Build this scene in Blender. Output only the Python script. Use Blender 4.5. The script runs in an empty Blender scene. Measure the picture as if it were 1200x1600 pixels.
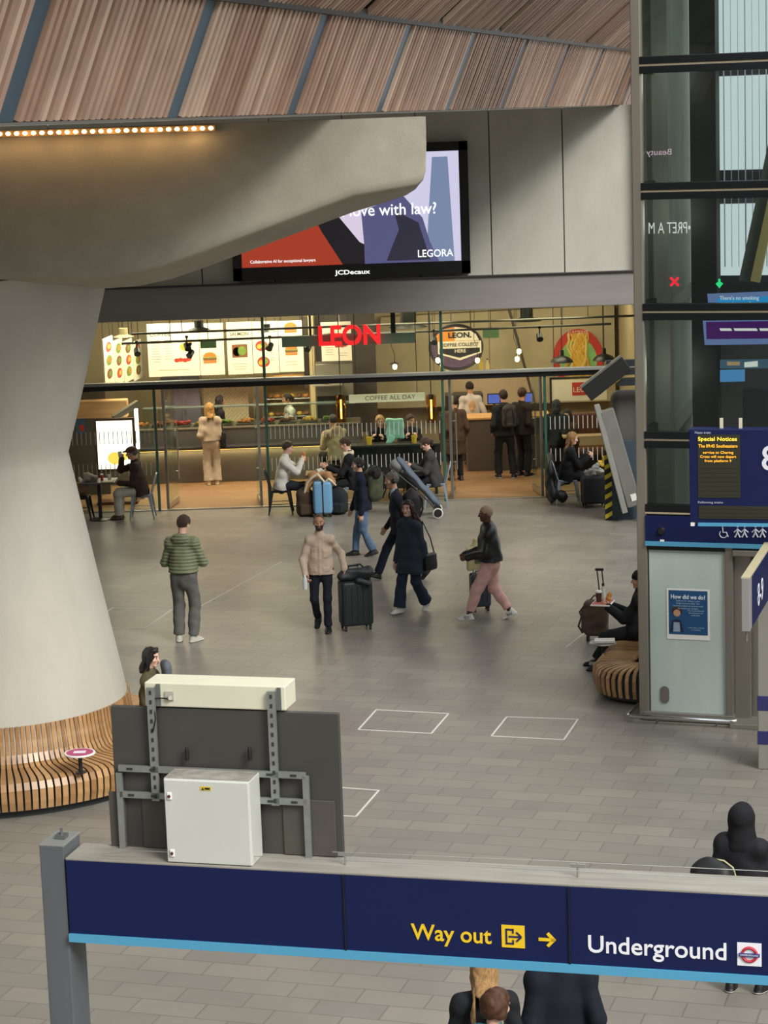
import bpy, bmesh, math, random
import numpy as np
from mathutils import Vector, Matrix, Euler
random.seed(4); RNG = np.random.RandomState(4)
SC = bpy.context.scene; COL = SC.collection
PI = math.pi
def rad(a): return a*PI/180

# ------------------------------------------------------------------ camera
F_PX, PITCH, ROLL, HC = 3500.0, math.atan(620/3500), 0.034, 7.3
sr, cr, sp, cp = math.sin(ROLL), math.cos(ROLL), math.sin(PITCH), math.cos(PITCH)
def ray(px, py):
    u, v = (px-600)/F_PX, (py-800)/F_PX
    a, b = u*cr-v*sr, u*sr+v*cr
    return Vector((a, cp-sp*b, -sp-cp*b))
def At(px, py, Y):
    d = ray(px, py); return Vector((0, 0, HC))+d*(Y/d.y)
def G(px, py, z=0.0):
    d = ray(px, py); return Vector((0, 0, HC))+d*((z-HC)/d.z)
cd = bpy.data.cameras.new('camera'); cam = bpy.data.objects.new('camera', cd); COL.objects.link(cam)
RIGHT, FWD, DOWN = Vector((1, 0, 0)), Vector((0, cp, -sp)), Vector((0, -sp, -cp))
cx = RIGHT*cr+DOWN*sr; cy = RIGHT*sr-DOWN*cr; cz = -FWD
m = Matrix((cx, cy, cz)).transposed().to_4x4(); m.translation = Vector((0, 0, HC)); cam.matrix_world = m
cd.sensor_fit = 'VERTICAL'; cd.sensor_height = 36.0; cd.sensor_width = 27.0
cd.lens = F_PX/1600*36.0; cd.clip_end = 400
SC.camera = cam
# ------------------------------------------------------------------ light
SC.view_settings.view_transform = 'Standard'; SC.view_settings.look = 'None'
SC.view_settings.exposure = 0.0; SC.view_settings.gamma = 1.0; SC.view_settings.use_curve_mapping = False
w = bpy.data.worlds.new('sky'); SC.world = w; w.use_nodes = True
bg = w.node_tree.nodes['Background']; bg.inputs[0].default_value = (0.93, 0.97, 1.0, 1); bg.inputs[1].default_value = 1.9
def lamp(name, kind, loc, energy, color=(1, 1, 1), size=1.0, size_y=None, rot=None, parent=None, spot=None):
    l = bpy.data.lights.new(name, kind); l.energy = energy; l.color = color
    if kind == 'AREA':
        l.size = size
        if size_y: l.shape = 'RECTANGLE'; l.size_y = size_y
    elif kind == 'SUN': l.angle = size
    else: l.shadow_soft_size = size
    if spot: l.spot_size = spot; l.spot_blend = 0.6
    o = bpy.data.objects.new(name, l); COL.objects.link(o); o.location = loc
    if rot: o.rotation_euler = rot
    if parent: o.parent = parent
    return o
# daylight falling through the glazed roof to the right of and above the camera
lamp('skylight_sun', 'SUN', (10, 0, 30), 3.3, (1.0, 0.98, 0.93), rad(22), rot=Vector((-0.85, 1.1, -1.15)).to_track_quat('-Z', 'Y').to_euler())
WARM = (1.0, 0.82, 0.58)
# added area lights without fittings that brighten the food shop and its walls
for sx, sy, e in ((-4.6, 44.2, 125), (-2.0, 44.4, 140), (0.6, 43.5, 52), (3.2, 43.5, 50)):
    lamp('shop_fill', 'AREA', (sx, sy, 3.68), e, WARM, 1.6, 1.2)
for sx, e in ((-4.2, 60), (-1.9, 50), (1.6, 46), (4.0, 40)):
    lamp('shop_wall_fill', 'AREA', (sx, 46.0, 3.68), e, WARM, 1.6, 0.5, rot=(rad(25), 0, 0))

# ------------------------------------------------------------------ materials
MATS = {}
def lin(h):
    if isinstance(h, str):
        h = h.lstrip('#'); v = [int(h[i:i+2], 16)/255 for i in (0, 2, 4)]
    else: v = h
    return tuple((c/12.92 if c <= .04045 else ((c+.055)/1.055)**2.4) for c in v)
def M(name, col='#808080', rough=.5, metal=0, noise=0., ns=6., bump=0., bs=40., emit=0., alpha=None, stretch=(1, 1, 1), spec=.5):
    if name in MATS: return MATS[name]
    mt = bpy.data.materials.new(name); mt.use_nodes = True; nt = mt.node_tree; n = nt.nodes; L = nt.links
    p = n['Principled BSDF']; c = lin(col)
    p.inputs['Base Color'].default_value = (*c, 1); p.inputs['Roughness'].default_value = rough; p.inputs['Metallic'].default_value = metal
    p.inputs['Specular IOR Level'].default_value = spec
    if noise or bump:
        tc = n.new('ShaderNodeTexCoord'); mp = n.new('ShaderNodeMapping'); mp.inputs['Scale'].default_value = stretch
        L.new(tc.outputs['Object'], mp.inputs[0])
    if noise:
        tx = n.new('ShaderNodeTexNoise'); tx.inputs['Scale'].default_value = ns; tx.inputs['Detail'].default_value = 6; tx.inputs['Roughness'].default_value = .6
        L.new(mp.outputs[0], tx.inputs['Vector'])
        rp = n.new('ShaderNodeValToRGB'); rp.color_ramp.elements[0].position = .3; rp.color_ramp.elements[1].position = .7
        rp.color_ramp.elements[0].color = (*[x*(1-noise) for x in c], 1); rp.color_ramp.elements[1].color = (*[min(1, x*(1+noise)) for x in c], 1)
        L.new(tx.outputs[0], rp.inputs[0]); L.new(rp.outputs[0], p.inputs['Base Color'])
    if bump:
        t2 = n.new('ShaderNodeTexNoise'); t2.inputs['Scale'].default_value = bs; t2.inputs['Detail'].default_value = 4
        L.new(mp.outputs[0], t2.inputs['Vector']); bp = n.new('ShaderNodeBump'); bp.inputs['Strength'].default_value = bump; bp.inputs['Distance'].default_value = .02
        L.new(t2.outputs[0], bp.inputs['Height']); L.new(bp.outputs[0], p.inputs['Normal'])
    if emit:
        p.inputs['Emission Color'].default_value = (*c, 1); p.inputs['Emission Strength'].default_value = emit
    if alpha is not None: p.inputs['Alpha'].default_value = alpha
    MATS[name] = mt; return mt
def glassM(name, tint='#ffffff', refl=.6, rough=.02):
    mt = bpy.data.materials.new(name); mt.use_nodes = True; nt = mt.node_tree; n = nt.nodes; L = nt.links
    n.remove(n['Principled BSDF']); out = n['Material Output']
    t = n.new('ShaderNodeBsdfTransparent'); t.inputs[0].default_value = (*lin(tint), 1)
    g = n.new('ShaderNodeBsdfGlossy'); g.inputs['Roughness'].default_value = rough; g.inputs[0].default_value = (.9, .95, .93, 1)
    fr = n.new('ShaderNodeFresnel'); fr.inputs[0].default_value = 1.45
    mu = n.new('ShaderNodeMath'); mu.operation = 'MULTIPLY'; mu.inputs[1].default_value = refl; L.new(fr.outputs[0], mu.inputs[0])
    mx = n.new('ShaderNodeMixShader'); L.new(mu.outputs[0], mx.inputs[0]); L.new(t.outputs[0], mx.inputs[1]); L.new(g.outputs[0], mx.inputs[2])
    L.new(mx.outputs[0], out.inputs[0]); MATS[name] = mt; return mt
def islandM(name, cols, rough=.55, grain=.25, axis=(3, 3, 40), bump=.0):
    """wood: a random tone for every loose piece plus fine grain"""
    mt = bpy.data.materials.new(name); mt.use_nodes = True; nt = mt.node_tree; n = nt.nodes; L = nt.links; p = n['Principled BSDF']
    g = n.new('ShaderNodeNewGeometry'); rp = n.new('ShaderNodeValToRGB'); cr_ = rp.color_ramp
    for i, c in enumerate(cols):
        e = cr_.elements[i] if i < 2 else cr_.elements.new(i/(len(cols)-1))
        e.position = i/(len(cols)-1); e.color = (*lin(c), 1)
    L.new(g.outputs['Random Per Island'], rp.inputs[0])
    tc = n.new('ShaderNodeTexCoord'); mp = n.new('ShaderNodeMapping'); mp.inputs['Scale'].default_value = axis; L.new(tc.outputs['Object'], mp.inputs[0])
    tx = n.new('ShaderNodeTexNoise'); tx.inputs['Scale'].default_value = 1; tx.inputs['Detail'].default_value = 5; L.new(mp.outputs[0], tx.inputs['Vector'])
    mr = n.new('ShaderNodeMapRange'); mr.inputs[1].default_value = .3; mr.inputs[2].default_value = .7; mr.inputs[3].default_value = 1-grain; mr.inputs[4].default_value = 1+grain
    L.new(tx.outputs[0], mr.inputs[0])
    mx = n.new('ShaderNodeMix'); mx.data_type = 'RGBA'; mx.blend_type = 'MULTIPLY'; mx.inputs[0].default_value = 1
    L.new(rp.outputs[0], mx.inputs[6]); L.new(mr.outputs[0], mx.inputs[7]); L.new(mx.outputs[2], p.inputs['Base Color'])
    p.inputs['Roughness'].default_value = rough; MATS[name] = mt; return mt
def tileM(name, c1, c2, mortar, bw, rh, rot=0., msize=.006, rough=.4, noise=.12, offset=.5, spec=.5, rnoise=0.):
    mt = bpy.data.materials.new(name); mt.use_nodes = True; nt = mt.node_tree; n = nt.nodes; L = nt.links; p = n['Principled BSDF']
    tc = n.new('ShaderNodeTexCoord'); mp = n.new('ShaderNodeMapping'); mp.inputs['Rotation'].default_value = (0, 0, rot); L.new(tc.outputs['Object'], mp.inputs[0])
    b = n.new('ShaderNodeTexBrick'); b.offset = offset; b.inputs['Scale'].default_value = 1; b.inputs['Brick Width'].default_value = bw; b.inputs['Row Height'].default_value = rh
    b.inputs['Mortar Size'].default_value = msize; b.inputs['Color1'].default_value = (*lin(c1), 1); b.inputs['Color2'].default_value = (*lin(c2), 1); b.inputs['Mortar'].default_value = (*lin(mortar), 1)
    L.new(mp.outputs[0], b.inputs['Vector'])
    tx = n.new('ShaderNodeTexNoise'); tx.inputs['Scale'].default_value = .9; tx.inputs['Detail'].default_value = 8; tx.inputs['Roughness'].default_value = .65; L.new(tc.outputs['Object'], tx.inputs['Vector'])
    mr = n.new('ShaderNodeMapRange'); mr.inputs[1].default_value = .3; mr.inputs[2].default_value = .7; mr.inputs[3].default_value = 1-noise; mr.inputs[4].default_value = 1+noise; L.new(tx.outputs[0], mr.inputs[0])
    mx = n.new('ShaderNodeMix'); mx.data_type = 'RGBA'; mx.blend_type = 'MULTIPLY'; mx.inputs[0].default_value = 1
    L.new(b.outputs[0], mx.inputs[6]); L.new(mr.outputs[0], mx.inputs[7]); L.new(mx.outputs[2], p.inputs['Base Color'])
    p.inputs['Roughness'].default_value = rough; p.inputs['Specular IOR Level'].default_value = spec
    if rnoise:
        m2 = n.new('ShaderNodeMapRange'); m2.inputs[1].default_value = .3; m2.inputs[2].default_value = .7; m2.inputs[3].default_value = rough-rnoise; m2.inputs[4].default_value = rough+rnoise
        L.new(tx.outputs[0], m2.inputs[0]); L.new(m2.outputs[0], p.inputs['Roughness'])
    MATS[name] = mt; return mt
# ------------------------------------------------------------------ mesh helpers
def link(name, me, parent=None):
    o = bpy.data.objects.new(name, me); COL.objects.link(o)
    if parent is not None: o.parent = parent
    return o
def thing(name, label, cat, loc=(0, 0, 0), rz=0., group=None):
    o = bpy.data.objects.new(name, None); COL.objects.link(o); o.empty_display_size = .1
    o.location = loc; o.rotation_euler = (0, 0, rz); o['label'] = label; o['category'] = cat
    if group: o['group'] = group
    return o
def tag(o, label, cat, group=None):
    o['label'] = label; o['category'] = cat
    if group: o['group'] = group
    return o
def struct(o): o['kind'] = 'structure'; return o
def frame_from(z, hint=Vector((0, 0, 1))):
    z = z.normalized(); h = hint if abs(z.dot(hint)) < .98 else Vector((1, 0, 0))
    x = h.cross(z).normalized(); return x, z.cross(x), z
class B:
    def __init__(s): s.v = []; s.f = []; s.mi = []; s.m = 0
    def add(s, vs, fs):
        o = len(s.v); s.v += [tuple(v) for v in vs]; s.f += [tuple(i+o for i in f) for f in fs]; s.mi += [s.m]*len(fs); return s
    def box(s, c, size, R=None, taper=1.0):
        c = Vector(c); hx, hy, hz = [q/2 for q in size]; vs = []
        for z, k in ((-hz, 1), (hz, taper)):
            for x, y in ((-hx, -hy), (hx, -hy), (hx, hy), (-hx, hy)):
                p = Vector((x*k, y*k, z)); vs.append(c+(R@p if R is not None else p))
        return s.add(vs, [(3, 2, 1, 0), (4, 5, 6, 7), (0, 1, 5, 4), (1, 2, 6, 5), (2, 3, 7, 6), (3, 0, 4, 7)])
    def span(s, lo, hi):
        lo, hi = Vector(lo), Vector(hi); return s.box((lo+hi)/2, hi-lo)
    def rbox(s, c, size, r=.01, R=None, seg=2):
        """box with rounded vertical and horizontal edges"""
        bm = bmesh.new(); bmesh.ops.create_cube(bm, size=1)
        for v in bm.verts: v.co = Vector((v.co.x*size[0], v.co.y*size[1], v.co.z*size[2]))
        bmesh.ops.bevel(bm, geom=bm.edges[:], offset=min(r, min(size)*.49), segments=seg, profile=.5, affect='EDGES')
        bm.verts.index_update(); c = Vector(c)
        s.add([c+(R@v.co if R is not None else v.co) for v in bm.verts], [[v.index for v in f.verts] for f in bm.faces]); bm.free(); return s
    def bar(s, a, b, wx, wy, hint=Vector((0, 0, 1))):
        a, b = Vector(a), Vector(b); x, y, z = frame_from(b-a, hint)
        R = Matrix((x, y, z)).transposed(); return s.box((a+b)/2, (wx, wy, (b-a).length), R)
    def tube(s, pts, r, n=8, caps=True, closed=False):
        pts = [Vector(p) for p in pts]; rs = r if isinstance(r, (list, tuple)) else [r]*len(pts)
        vs = []; N = len(pts); px = None
        for i, p in enumerate(pts):
            if closed: t = pts[(i+1) % N]-pts[i-1]
            else: t = pts[min(i+1, N-1)]-pts[max(i-1, 0)]
            t.normalize()
            if px is None: px, _, _ = frame_from(t)
            x = (px-t*px.dot(t)).normalized(); y = t.cross(x); px = x
            vs += [p+(x*math.cos(2*PI*k/n)+y*math.sin(2*PI*k/n))*rs[i] for k in range(n)]
        fs = []
        for i in range(N if closed else N-1):
            j = (i+1) % N
            for k in range(n): k2 = (k+1) % n; fs.append((i*n+k, i*n+k2, j*n+k2, j*n+k))
        if caps and not closed: fs += [tuple(range(n-1, -1, -1)), tuple((N-1)*n+k for k in range(n))]
        return s.add(vs, fs)
    def cyl(s, a, b, r, r2=None, n=16): return s.tube([a, b], [r, r if r2 is None else r2], n)
    def lathe(s, prof, c=(0, 0, 0), n=24, ax=None, ang=(0, 2*PI)):
        c = Vector(c); full = abs(ang[1]-ang[0]-2*PI) < 1e-6; cnt = n if full else n+1; vs = []
        for r, z in prof:
            for k in range(cnt):
                a = ang[0]+(ang[1]-ang[0])*k/n; p = Vector((r*math.cos(a), r*math.sin(a), z)); vs.append(c+(ax@p if ax is not None else p))
        fs = []
        for i in range(len(prof)-1):
            for k in range(n):
                k2 = (k+1) % cnt; fs.append((i*cnt+k, i*cnt+k2, (i+1)*cnt+k2, (i+1)*cnt+k))
        return s.add(vs, fs)
    def sphere(s, c, r, n=10):
        rr = r if isinstance(r, (tuple, list)) else (r, r, r); c = Vector(c); prof = []
        vs = [c+Vector((0, 0, -rr[2]))]
        for i in range(1, n):
            a = -PI/2+PI*i/n
            for k in range(2*n): t = PI*k/n; vs.append(c+Vector((rr[0]*math.cos(a)*math.cos(t), rr[1]*math.cos(a)*math.sin(t), rr[2]*math.sin(a))))
        vs.append(c+Vector((0, 0, rr[2]))); W = 2*n; fs = [(0, 1+(k+1) % W, 1+k) for k in range(W)]
        for i in range(n-2):
            for k in range(W): a = 1+i*W; fs.append((a+k, a+(k+1) % W, a+W+(k+1) % W, a+W+k))
        a = 1+(n-2)*W; e = len(vs)-1; fs += [(a+k, a+(k+1) % W, e) for k in range(W)]
        return s.add(vs, fs)
    def prism(s, poly, y0, y1, T=None):
        """polygon in local xz, from y0 to y1"""
        n = len(poly); vs = [Vector((x, y0, z)) for x, z in poly]+[Vector((x, y1, z)) for x, z in poly]
        if T is not None: vs = [T(v) for v in vs]
        ar = sum(poly[i][0]*poly[(i+1) % n][1]-poly[(i+1) % n][0]*poly[i][1] for i in range(n))
        fs = [tuple(range(n)), tuple(range(2*n-1, n-1, -1))]+[((i+1) % n, i, i+n, (i+1) % n+n) for i in range(n)]
        if ar < 0: fs = [tuple(reversed(f)) for f in fs]
        return s.add(vs, fs)
    def build(s, name, mat, parent=None, smooth=False, bevel=0., seg=2):
        me = bpy.data.meshes.new(name); me.from_pydata(s.v, [], s.f); me.update()
        for q in (mat if isinstance(mat, (list, tuple)) else [mat]): me.materials.append(q)
        me.polygons.foreach_set('material_index', s.mi)
        if smooth: me.polygons.foreach_set('use_smooth', [True]*len(me.polygons))
        o = link(name, me, parent)
        if smooth:
            try: me.set_sharp_from_angle(angle=rad(45))
            except Exception: pass
        if bevel: md = o.modifiers.new('bevel', 'BEVEL'); md.width = bevel; md.segments = seg; md.limit_method = 'ANGLE'
        return o
def text(s, mat, parent, loc, height=None, width=None, rot=(PI/2, 0, 0), align='CENTER', depth=.004, bold=0., mirror=False, name='lettering', spacing=1.0, line=1.0):
    cu = bpy.data.curves.new('text', 'FONT'); cu.body = s; cu.align_x = align; cu.align_y = 'CENTER'; cu.extrude = .02; cu.offset = bold; cu.space_character = spacing; cu.space_line = line
    cu.resolution_u = 4
    o = bpy.data.objects.new('text', cu); COL.objects.link(o); dg = bpy.context.evaluated_depsgraph_get()
    me = bpy.data.meshes.new_from_object(o.evaluated_get(dg)); bpy.data.objects.remove(o); bpy.data.curves.remove(cu)
    n = len(me.vertices); co = np.zeros(n*3); me.vertices.foreach_get('co', co); co = co.reshape(-1, 3)
    ext = co.max(0)-co.min(0); kx = ky = 1
    if height: ky = height/ext[1]; kx = ky
    if width: kx = width/ext[0]; ky = ky if height else kx
    co[:, 0] *= kx*(-1 if mirror else 1); co[:, 1] *= ky; co[:, 2] *= depth/.04
    if mirror: me.flip_normals()
    me.vertices.foreach_set('co', co.ravel()); me.update(); me.name = name; me.materials.clear(); me.materials.append(mat)
    t = link(name, me, parent); t.location = loc; t.rotation_euler = rot; return t
def copy_tree(o, parent=None):
    c = o.copy(); COL.objects.link(c)
    if parent is not None: c.parent = parent
    for ch in list(o.children): copy_tree(ch, c)
    return c
# common materials
MET = M('grey steel', '#8b8f90', .4, .8); BLK = M('black plastic', '#141416', .5); DMET = M('dark metal', '#25282b', .45, .3)
WHITE = M('white paint', '#e8e6e0', .5); CHROME = M('chrome', '#d0d2d2', .15, 1.); RUB = M('black rubber', '#0e0e0f', .8)
# ------------------------------------------------------------------ structure
def PL(px, py, o, rz, off=0.):
    """where a sight line meets the vertical plane through o turned by rz: local x, z"""
    d = ray(px, py); xx = Vector((math.cos(rz), math.sin(rz), 0)); nn = Vector((-math.sin(rz), math.cos(rz), 0))
    c = Vector((0, 0, HC)); t = ((Vector(o)+nn*off-c).dot(nn))/d.dot(nn); p = c+d*t-Vector(o); return p.dot(xx), p.z+Vector(o).z
YW = 42.2           # plane of the food shop front
GROT = rad(-17.5)   # the paving grid
CONC = M('pale concrete', '#a09a8b', .75, noise=.10, ns=2.5, bump=.12, bs=30)
CONC2 = M('cast concrete', '#b4afa3', .7, noise=.08, ns=1.6, bump=.15, bs=60, stretch=(1, 1, .35))
PANEL = M('concrete panel', '#bdbaae', .75, noise=.08, ns=1.8, bump=.1, bs=25, stretch=(1, 1, .5))
FASCIA = M('grey metal fascia', '#8f8b87', .6, .1, noise=.08, ns=1.2, stretch=(.4, 1, 3))
FLOORM = tileM('stone paving', '#7e7971', '#898379', '#6b6660', .60, .30, -GROT, .007, .36, .10, rnoise=.07)
SHOPFLOOR = tileM('warm wood floor', '#8f7150', '#826545', '#725839', .9, .12, .3, .002, .42, .10)
b = B(); b.add([(-16, -12, 0), (16, -12, 0), (16, YW, 0), (-16, YW, 0)], [(0, 1, 2, 3)]); struct(b.build('floor', FLOORM))
HALL = M('hall cladding', '#8d8a82', .8)
b = B(); b.span((-16.2, -12.2, 0), (16.2, -12, 13)); struct(b.build('wall_front', HALL))
b = B(); b.span((-16.2, -12, 0), (-16, YW, 13)); struct(b.build('wall_left', HALL))
b = B(); b.span((16, -12, 0), (16.2, YW, 13)); struct(b.build('wall_right', HALL))
b = B(); b.add([(-9, YW, .0), (8, YW, .0), (8, 49, .0), (-9, 49, .0)], [(0, 1, 2, 3)]); struct(b.build('floor_shop', SHOPFLOOR))
# white lines laid round groups of paving stones
LINE = M('white line', '#d3d0c8', .6)
def lineframe(pts, label, w=.022):
    b = B()
    for p, q in zip(pts, pts[1:]):
        p, q = G(*p, .0), G(*q, .0); dirv = (q-p).normalized(); nv = Vector((-dirv.y, dirv.x, 0))*w/2; z = Vector((0, 0, .004))
        vs = [p+nv, p-nv, q-nv, q+nv]; b.add(vs+[v+z for v in vs], [(4, 5, 6, 7), (0, 1, 5, 4), (1, 2, 6, 5), (2, 3, 7, 6), (3, 0, 4, 7)])
    return tag(b.build('floor_marking', LINE), label, 'floor marking', 'white outlined squares on the paving')
lineframe([(560, 1140), (588, 1109), (701, 1115), (674, 1146), (560, 1140)], 'thin white outlined square on the paving, middle of the concourse')
lineframe([(768, 1150), (792, 1120), (903, 1124), (881, 1156), (768, 1150)], 'thin white outlined square on the paving, in front of the right-hand bench')
lineframe([(470, 1226), (592, 1235), (556, 1276), (430, 1268), (470, 1226)], 'thin white outlined square partly hidden by the dark display board')
lineframe([(176, 950), (268, 953), (225, 983), (130, 979), (176, 950)], 'faint white outlined square beside the column, left of the green jacket')
lineframe([(312, 948), (440, 878)], 'faint white line running across the paving beside the green jacket', .016)
lineframe([(884, 1012), (912, 990), (985, 993)], 'faint white outline on the paving beside the brown trolley bag', .016)
# wall above the shop, in tall panels
b = B()
xs = [-6.6]+[At(203+113.3*i, 440, YW).x for i in range(8)]; xs = sorted(set([x for x in xs if x < 4.75]+[At(997, 300, YW).x])); zt, zb = 7.335, 4.27
xs = [xs[1]-1.37*k for k in (3, 2, 1)]+xs[1:]
for x0, x1 in zip(xs, xs[1:]): b.rbox(((x0+x1)/2, YW+.12, (zb+zt)/2), (x1-x0-.018, .22, zt-zb), .008, seg=1)
struct(b.build('wall_back', PANEL))
b = B(); b.span((-14, 46.0, 7.2), (9, 46.2, 10.2)); struct(b.build('wall_upper', M('dark upper wall', '#5a5650', .8)))
b = B(); b.span((xs[0], YW+.15, zb), (xs[-1], YW+.35, zt-.01)); struct(b.build('wall_back_core', M('panel joint', '#4e4c47', .8)))
b = B(); b.rbox(((-7.2+xs[-1])/2, YW+.1, 3.95), (xs[-1]+7.2, .5, .62), .015); struct(b.build('trim_1', FASCIA))
b = B(); b.rbox(((-7.2+xs[-1])/2, YW-.17, 4.275), (xs[-1]+7.2, .06, .03), .006); struct(b.build('trim_2', M('shadow gap', '#39383a', .6)))
b = B(); b.rbox((xs[-1]+.06, YW-.02, 5.), (.10, .5, 7.4), .01); struct(b.build('trim_3', M('bronze post', '#8f8578', .4, .5, noise=.08, ns=2)))
# shop shell
SHOPW = M('shop plaster', '#aa9b7a', .8, noise=.10, ns=2.0, bump=.1, bs=30)
SHOPD = M('shop dark wall', '#4a4038', .7, noise=.15, ns=3)
b = B(); b.span((-8, 48.6, 0), (6, 48.8, 4.0)); struct(b.build('wall_shop_back', SHOPW))
b = B(); b.span((-6.7, YW+.2, 0), (-6.55, 48.6, 4.0)); struct(b.build('wall_shop_left', SHOPW))
b = B(); b.span((5.2, YW+.2, 0), (5.35, 48.6, 4.0)); struct(b.build('wall_shop_right', SHOPW))
b = B(); b.span((-8, YW+.3, 3.8), (6, 48.7, 4.0)); struct(b.build('ceiling_shop', M('shop ceiling', '#6a5f4e', .8)))
b = B(); b.span((-12, YW+.2, 0), (-6.7, YW+.5, 4.3)); b.span((xs[-1]+.1, YW, 0), (9, YW+.3, 8.6)); struct(b.build('wall_side', PANEL))
# column
CX = At(-10, 900, 25.1).x; CY = 25.1; prof = []
for px, py in ((200, 1090), (150, 890), (108, 716), (106, 708), (122, 640), (146, 530), (166, 437)):
    p = At(px, py, CY); prof.append((p.x-CX, p.z))
r0, z0 = prof[0]; r1, z1 = prof[1]; k = (r0-r1)/(z0-z1)
full = [(r0+k*(0-z0), 0)]+prof+[(prof[-1][0]+.03, prof[-1][1]+.12)]
fine = []
for (ra, za), (rb_, zb_) in zip(full, full[1:]):
    n = max(1, int(abs(zb_-za)/.15))
    fine += [(ra+(rb_-ra)*i/n, za+(zb_-za)*i/n) for i in range(n)]
fine.append(full[-1]); b = B(); b.lathe(fine, (CX, CY, 0), 96)
o = struct(b.build('concrete_column', CONC2, smooth=True)); o['label'] = 'pale waisted concrete column ringed by a slatted bench'
o['category'] = 'column'
# crosshead beam: front outline lofted back to a deeper rear outline
def beam():
    yf = 23.55
    pts = [(-420, 434), (-250, 434), (-100, 434), (0, 434), (80, 434), (150, 433), (200, 429), (255, 417), (320, 394), (400, 364), (480, 334), (553, 307), (600, 299), (636, 293), (652, 289), (661, 281), (665, 266), (666, 225), (665, 186)]
    P = [At(x, y, yf) for x, y in pts]; ztop = 7.27; n = len(P)
    nx = [p.x for p in P]; zs = [p.z for p in P]
    rows = []
    def lowz(x, dz): return dz
    prof = [(0, 0., 0.), (.06, 0.05, 0.), ]
    vs = []; ringcount = 0
    # rings run along the bottom outline; each ring is a section across the depth
    sect = []
    for i in range(n-1):
        x, z = nx[i], zs[i]; d = 0.20 if i < 12 else (.20*(1-(i-11)/5.) if i < 16 else 0.0)
        crease = -.0 if i < 11 else -.09
        blend = min(1, max(0, (x-nx[6])/(nx[11]-nx[6])))
        hz = ztop-z
        row = [(x, yf+crease+.10*(1-blend), ztop), (x, yf+crease+.04*(1-blend), ztop-hz*.35), (x, yf+crease+.02*(1-blend), ztop-hz*.7), (x, yf+crease, z+.10 if hz > .3 else z+hz*.4), (x, yf+crease+.01, z+.03), (x, yf+crease+.04, z), (x, yf+.35, z-d*.42), (x, yf+1.1, z-d), (x, yf+2.5, z-d), (x, yf+2.9, z+.05), (x, yf+2.95, ztop)]
        sect.append(row)
    # rounded end cap
    vs = [v for r in sect for v in r]; w_ = len(sect[0]); fs = []
    for i in range(len(sect)-1):
        for k in range(w_-1): fs.append((i*w_+k, (i+1)*w_+k, (i+1)*w_+k+1, i*w_+k+1))
        fs.append((i*w_+w_-1, (i+1)*w_+w_-1, (i+1)*w_, i*w_))
    fs.append(tuple((len(sect)-1)*w_+k for k in range(w_-1, -1, -1))); fs.append(tuple(range(w_)))
    b = B(); b.add(vs, [tuple(reversed(f)) for f in fs]); o = struct(b.build('concrete_crosshead', CONC, smooth=True))
    o['label'] = 'heavy tapering concrete crosshead carried by the column'; o['category'] = 'beam'
beam()
# slatted timber soffit along the edge of the deck above
SLAT = islandM('larch slats', ['#96735f', '#ab8a75', '#c9af99', '#9f7d68', '#b79786'], .6, .18, (2, 2, 2))
BAND = M('blue grey band', '#4a5c6b', .5, .2)
E0, EV = Vector((-2.5, 15.5, 7.34)), Vector((.859, 3.23, 0)); EL = EV.length; ed = EV.normalized(); perp = Vector((ed.y, -ed.x, 0))
V1 = (perp*.40+Vector((0, 0, .96))); V2 = (perp*1.5+Vector((0, 0, 1.25)))
def soffit(name, base, V, off, npan0, npan1, groups):
    b = B(); bk = B(); bd = B(); up = V.normalized(); nrm = ed.cross(up).normalized(); L = V.length
    if nrm.dot(perp) < 0: nrm = -nrm
    R = Matrix((ed, nrm, up)).transposed()
    for i in range(npan0, npan1):
        a = i+off
        nsl = 23; w0 = .30/EL
        for k in range(nsl):
            t = a+w0/2+(1-w0)*(k+.5)/nsl
            if base.y+ed.y*t*EL > 44.2: continue
            c = base+ed*(t*EL)+up*(L/2)+nrm*random.uniform(0, .008)
            b.box(c, (.072, .055, L-.02), R)
        if base.y+ed.y*a*EL < 44.2 and groups:
            bd.box(base+ed*(a*EL)+up*(L/2)-nrm*.005, (.29, .02, L), R)
    t0, t1 = npan0, (44.3-base.y)/EV.y
    bk.box(base+EV*((t0+t1)/2)+up*(L/2)-nrm*.075, (EL*(t1-t0), .03, L+.02), R)
    root = bk.build('ceiling_'+name, M('soffit backing', '#3a2a22', .8)); struct(root)
    b.build('slats', SLAT, root)
    if groups: bd.build('band', BAND, root)
    return root
soffit('edge', E0, V1, 0, -3, 9, True)
soffit('upper', E0+V1+perp*.03+Vector((0, 0, .02)), V2, .35, -3, 10, False)
b = B(); a0 = E0-EV*3+V1+V2; a1 = E0+EV*8.26+V1+V2; T = Vector((0, 0, .4))
vs = [a0, a1, Vector((-14, 42.2, a1.z)), Vector((-14, a0.y, a0.z))]; b.add(vs+[v+T for v in vs], [(3, 2, 1, 0), (4, 5, 6, 7), (0, 1, 5, 4), (1, 2, 6, 5), (2, 3, 7, 6), (3, 0, 4, 7)])
struct(b.build('ceiling', CONC))
b = B(); q_ = V1-perp*.07+Vector((0, 0, .01)); b.bar(E0-EV*3+q_, E0+EV*8.9+q_, .26, .10, Vector((0, 0, 1))); struct(b.build('trim_14', M('soffit joint', '#2e2623', .6)))
b = B()
b.bar(E0-EV*3-perp*.09+Vector((0, 0, .01)), E0+EV*8.9-perp*.09+Vector((0, 0, .01)), .12, .03, Vector((0, 0, 1))); struct(b.build('trim_4', M('soffit edge trim', '#332e2b', .6)))
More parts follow.
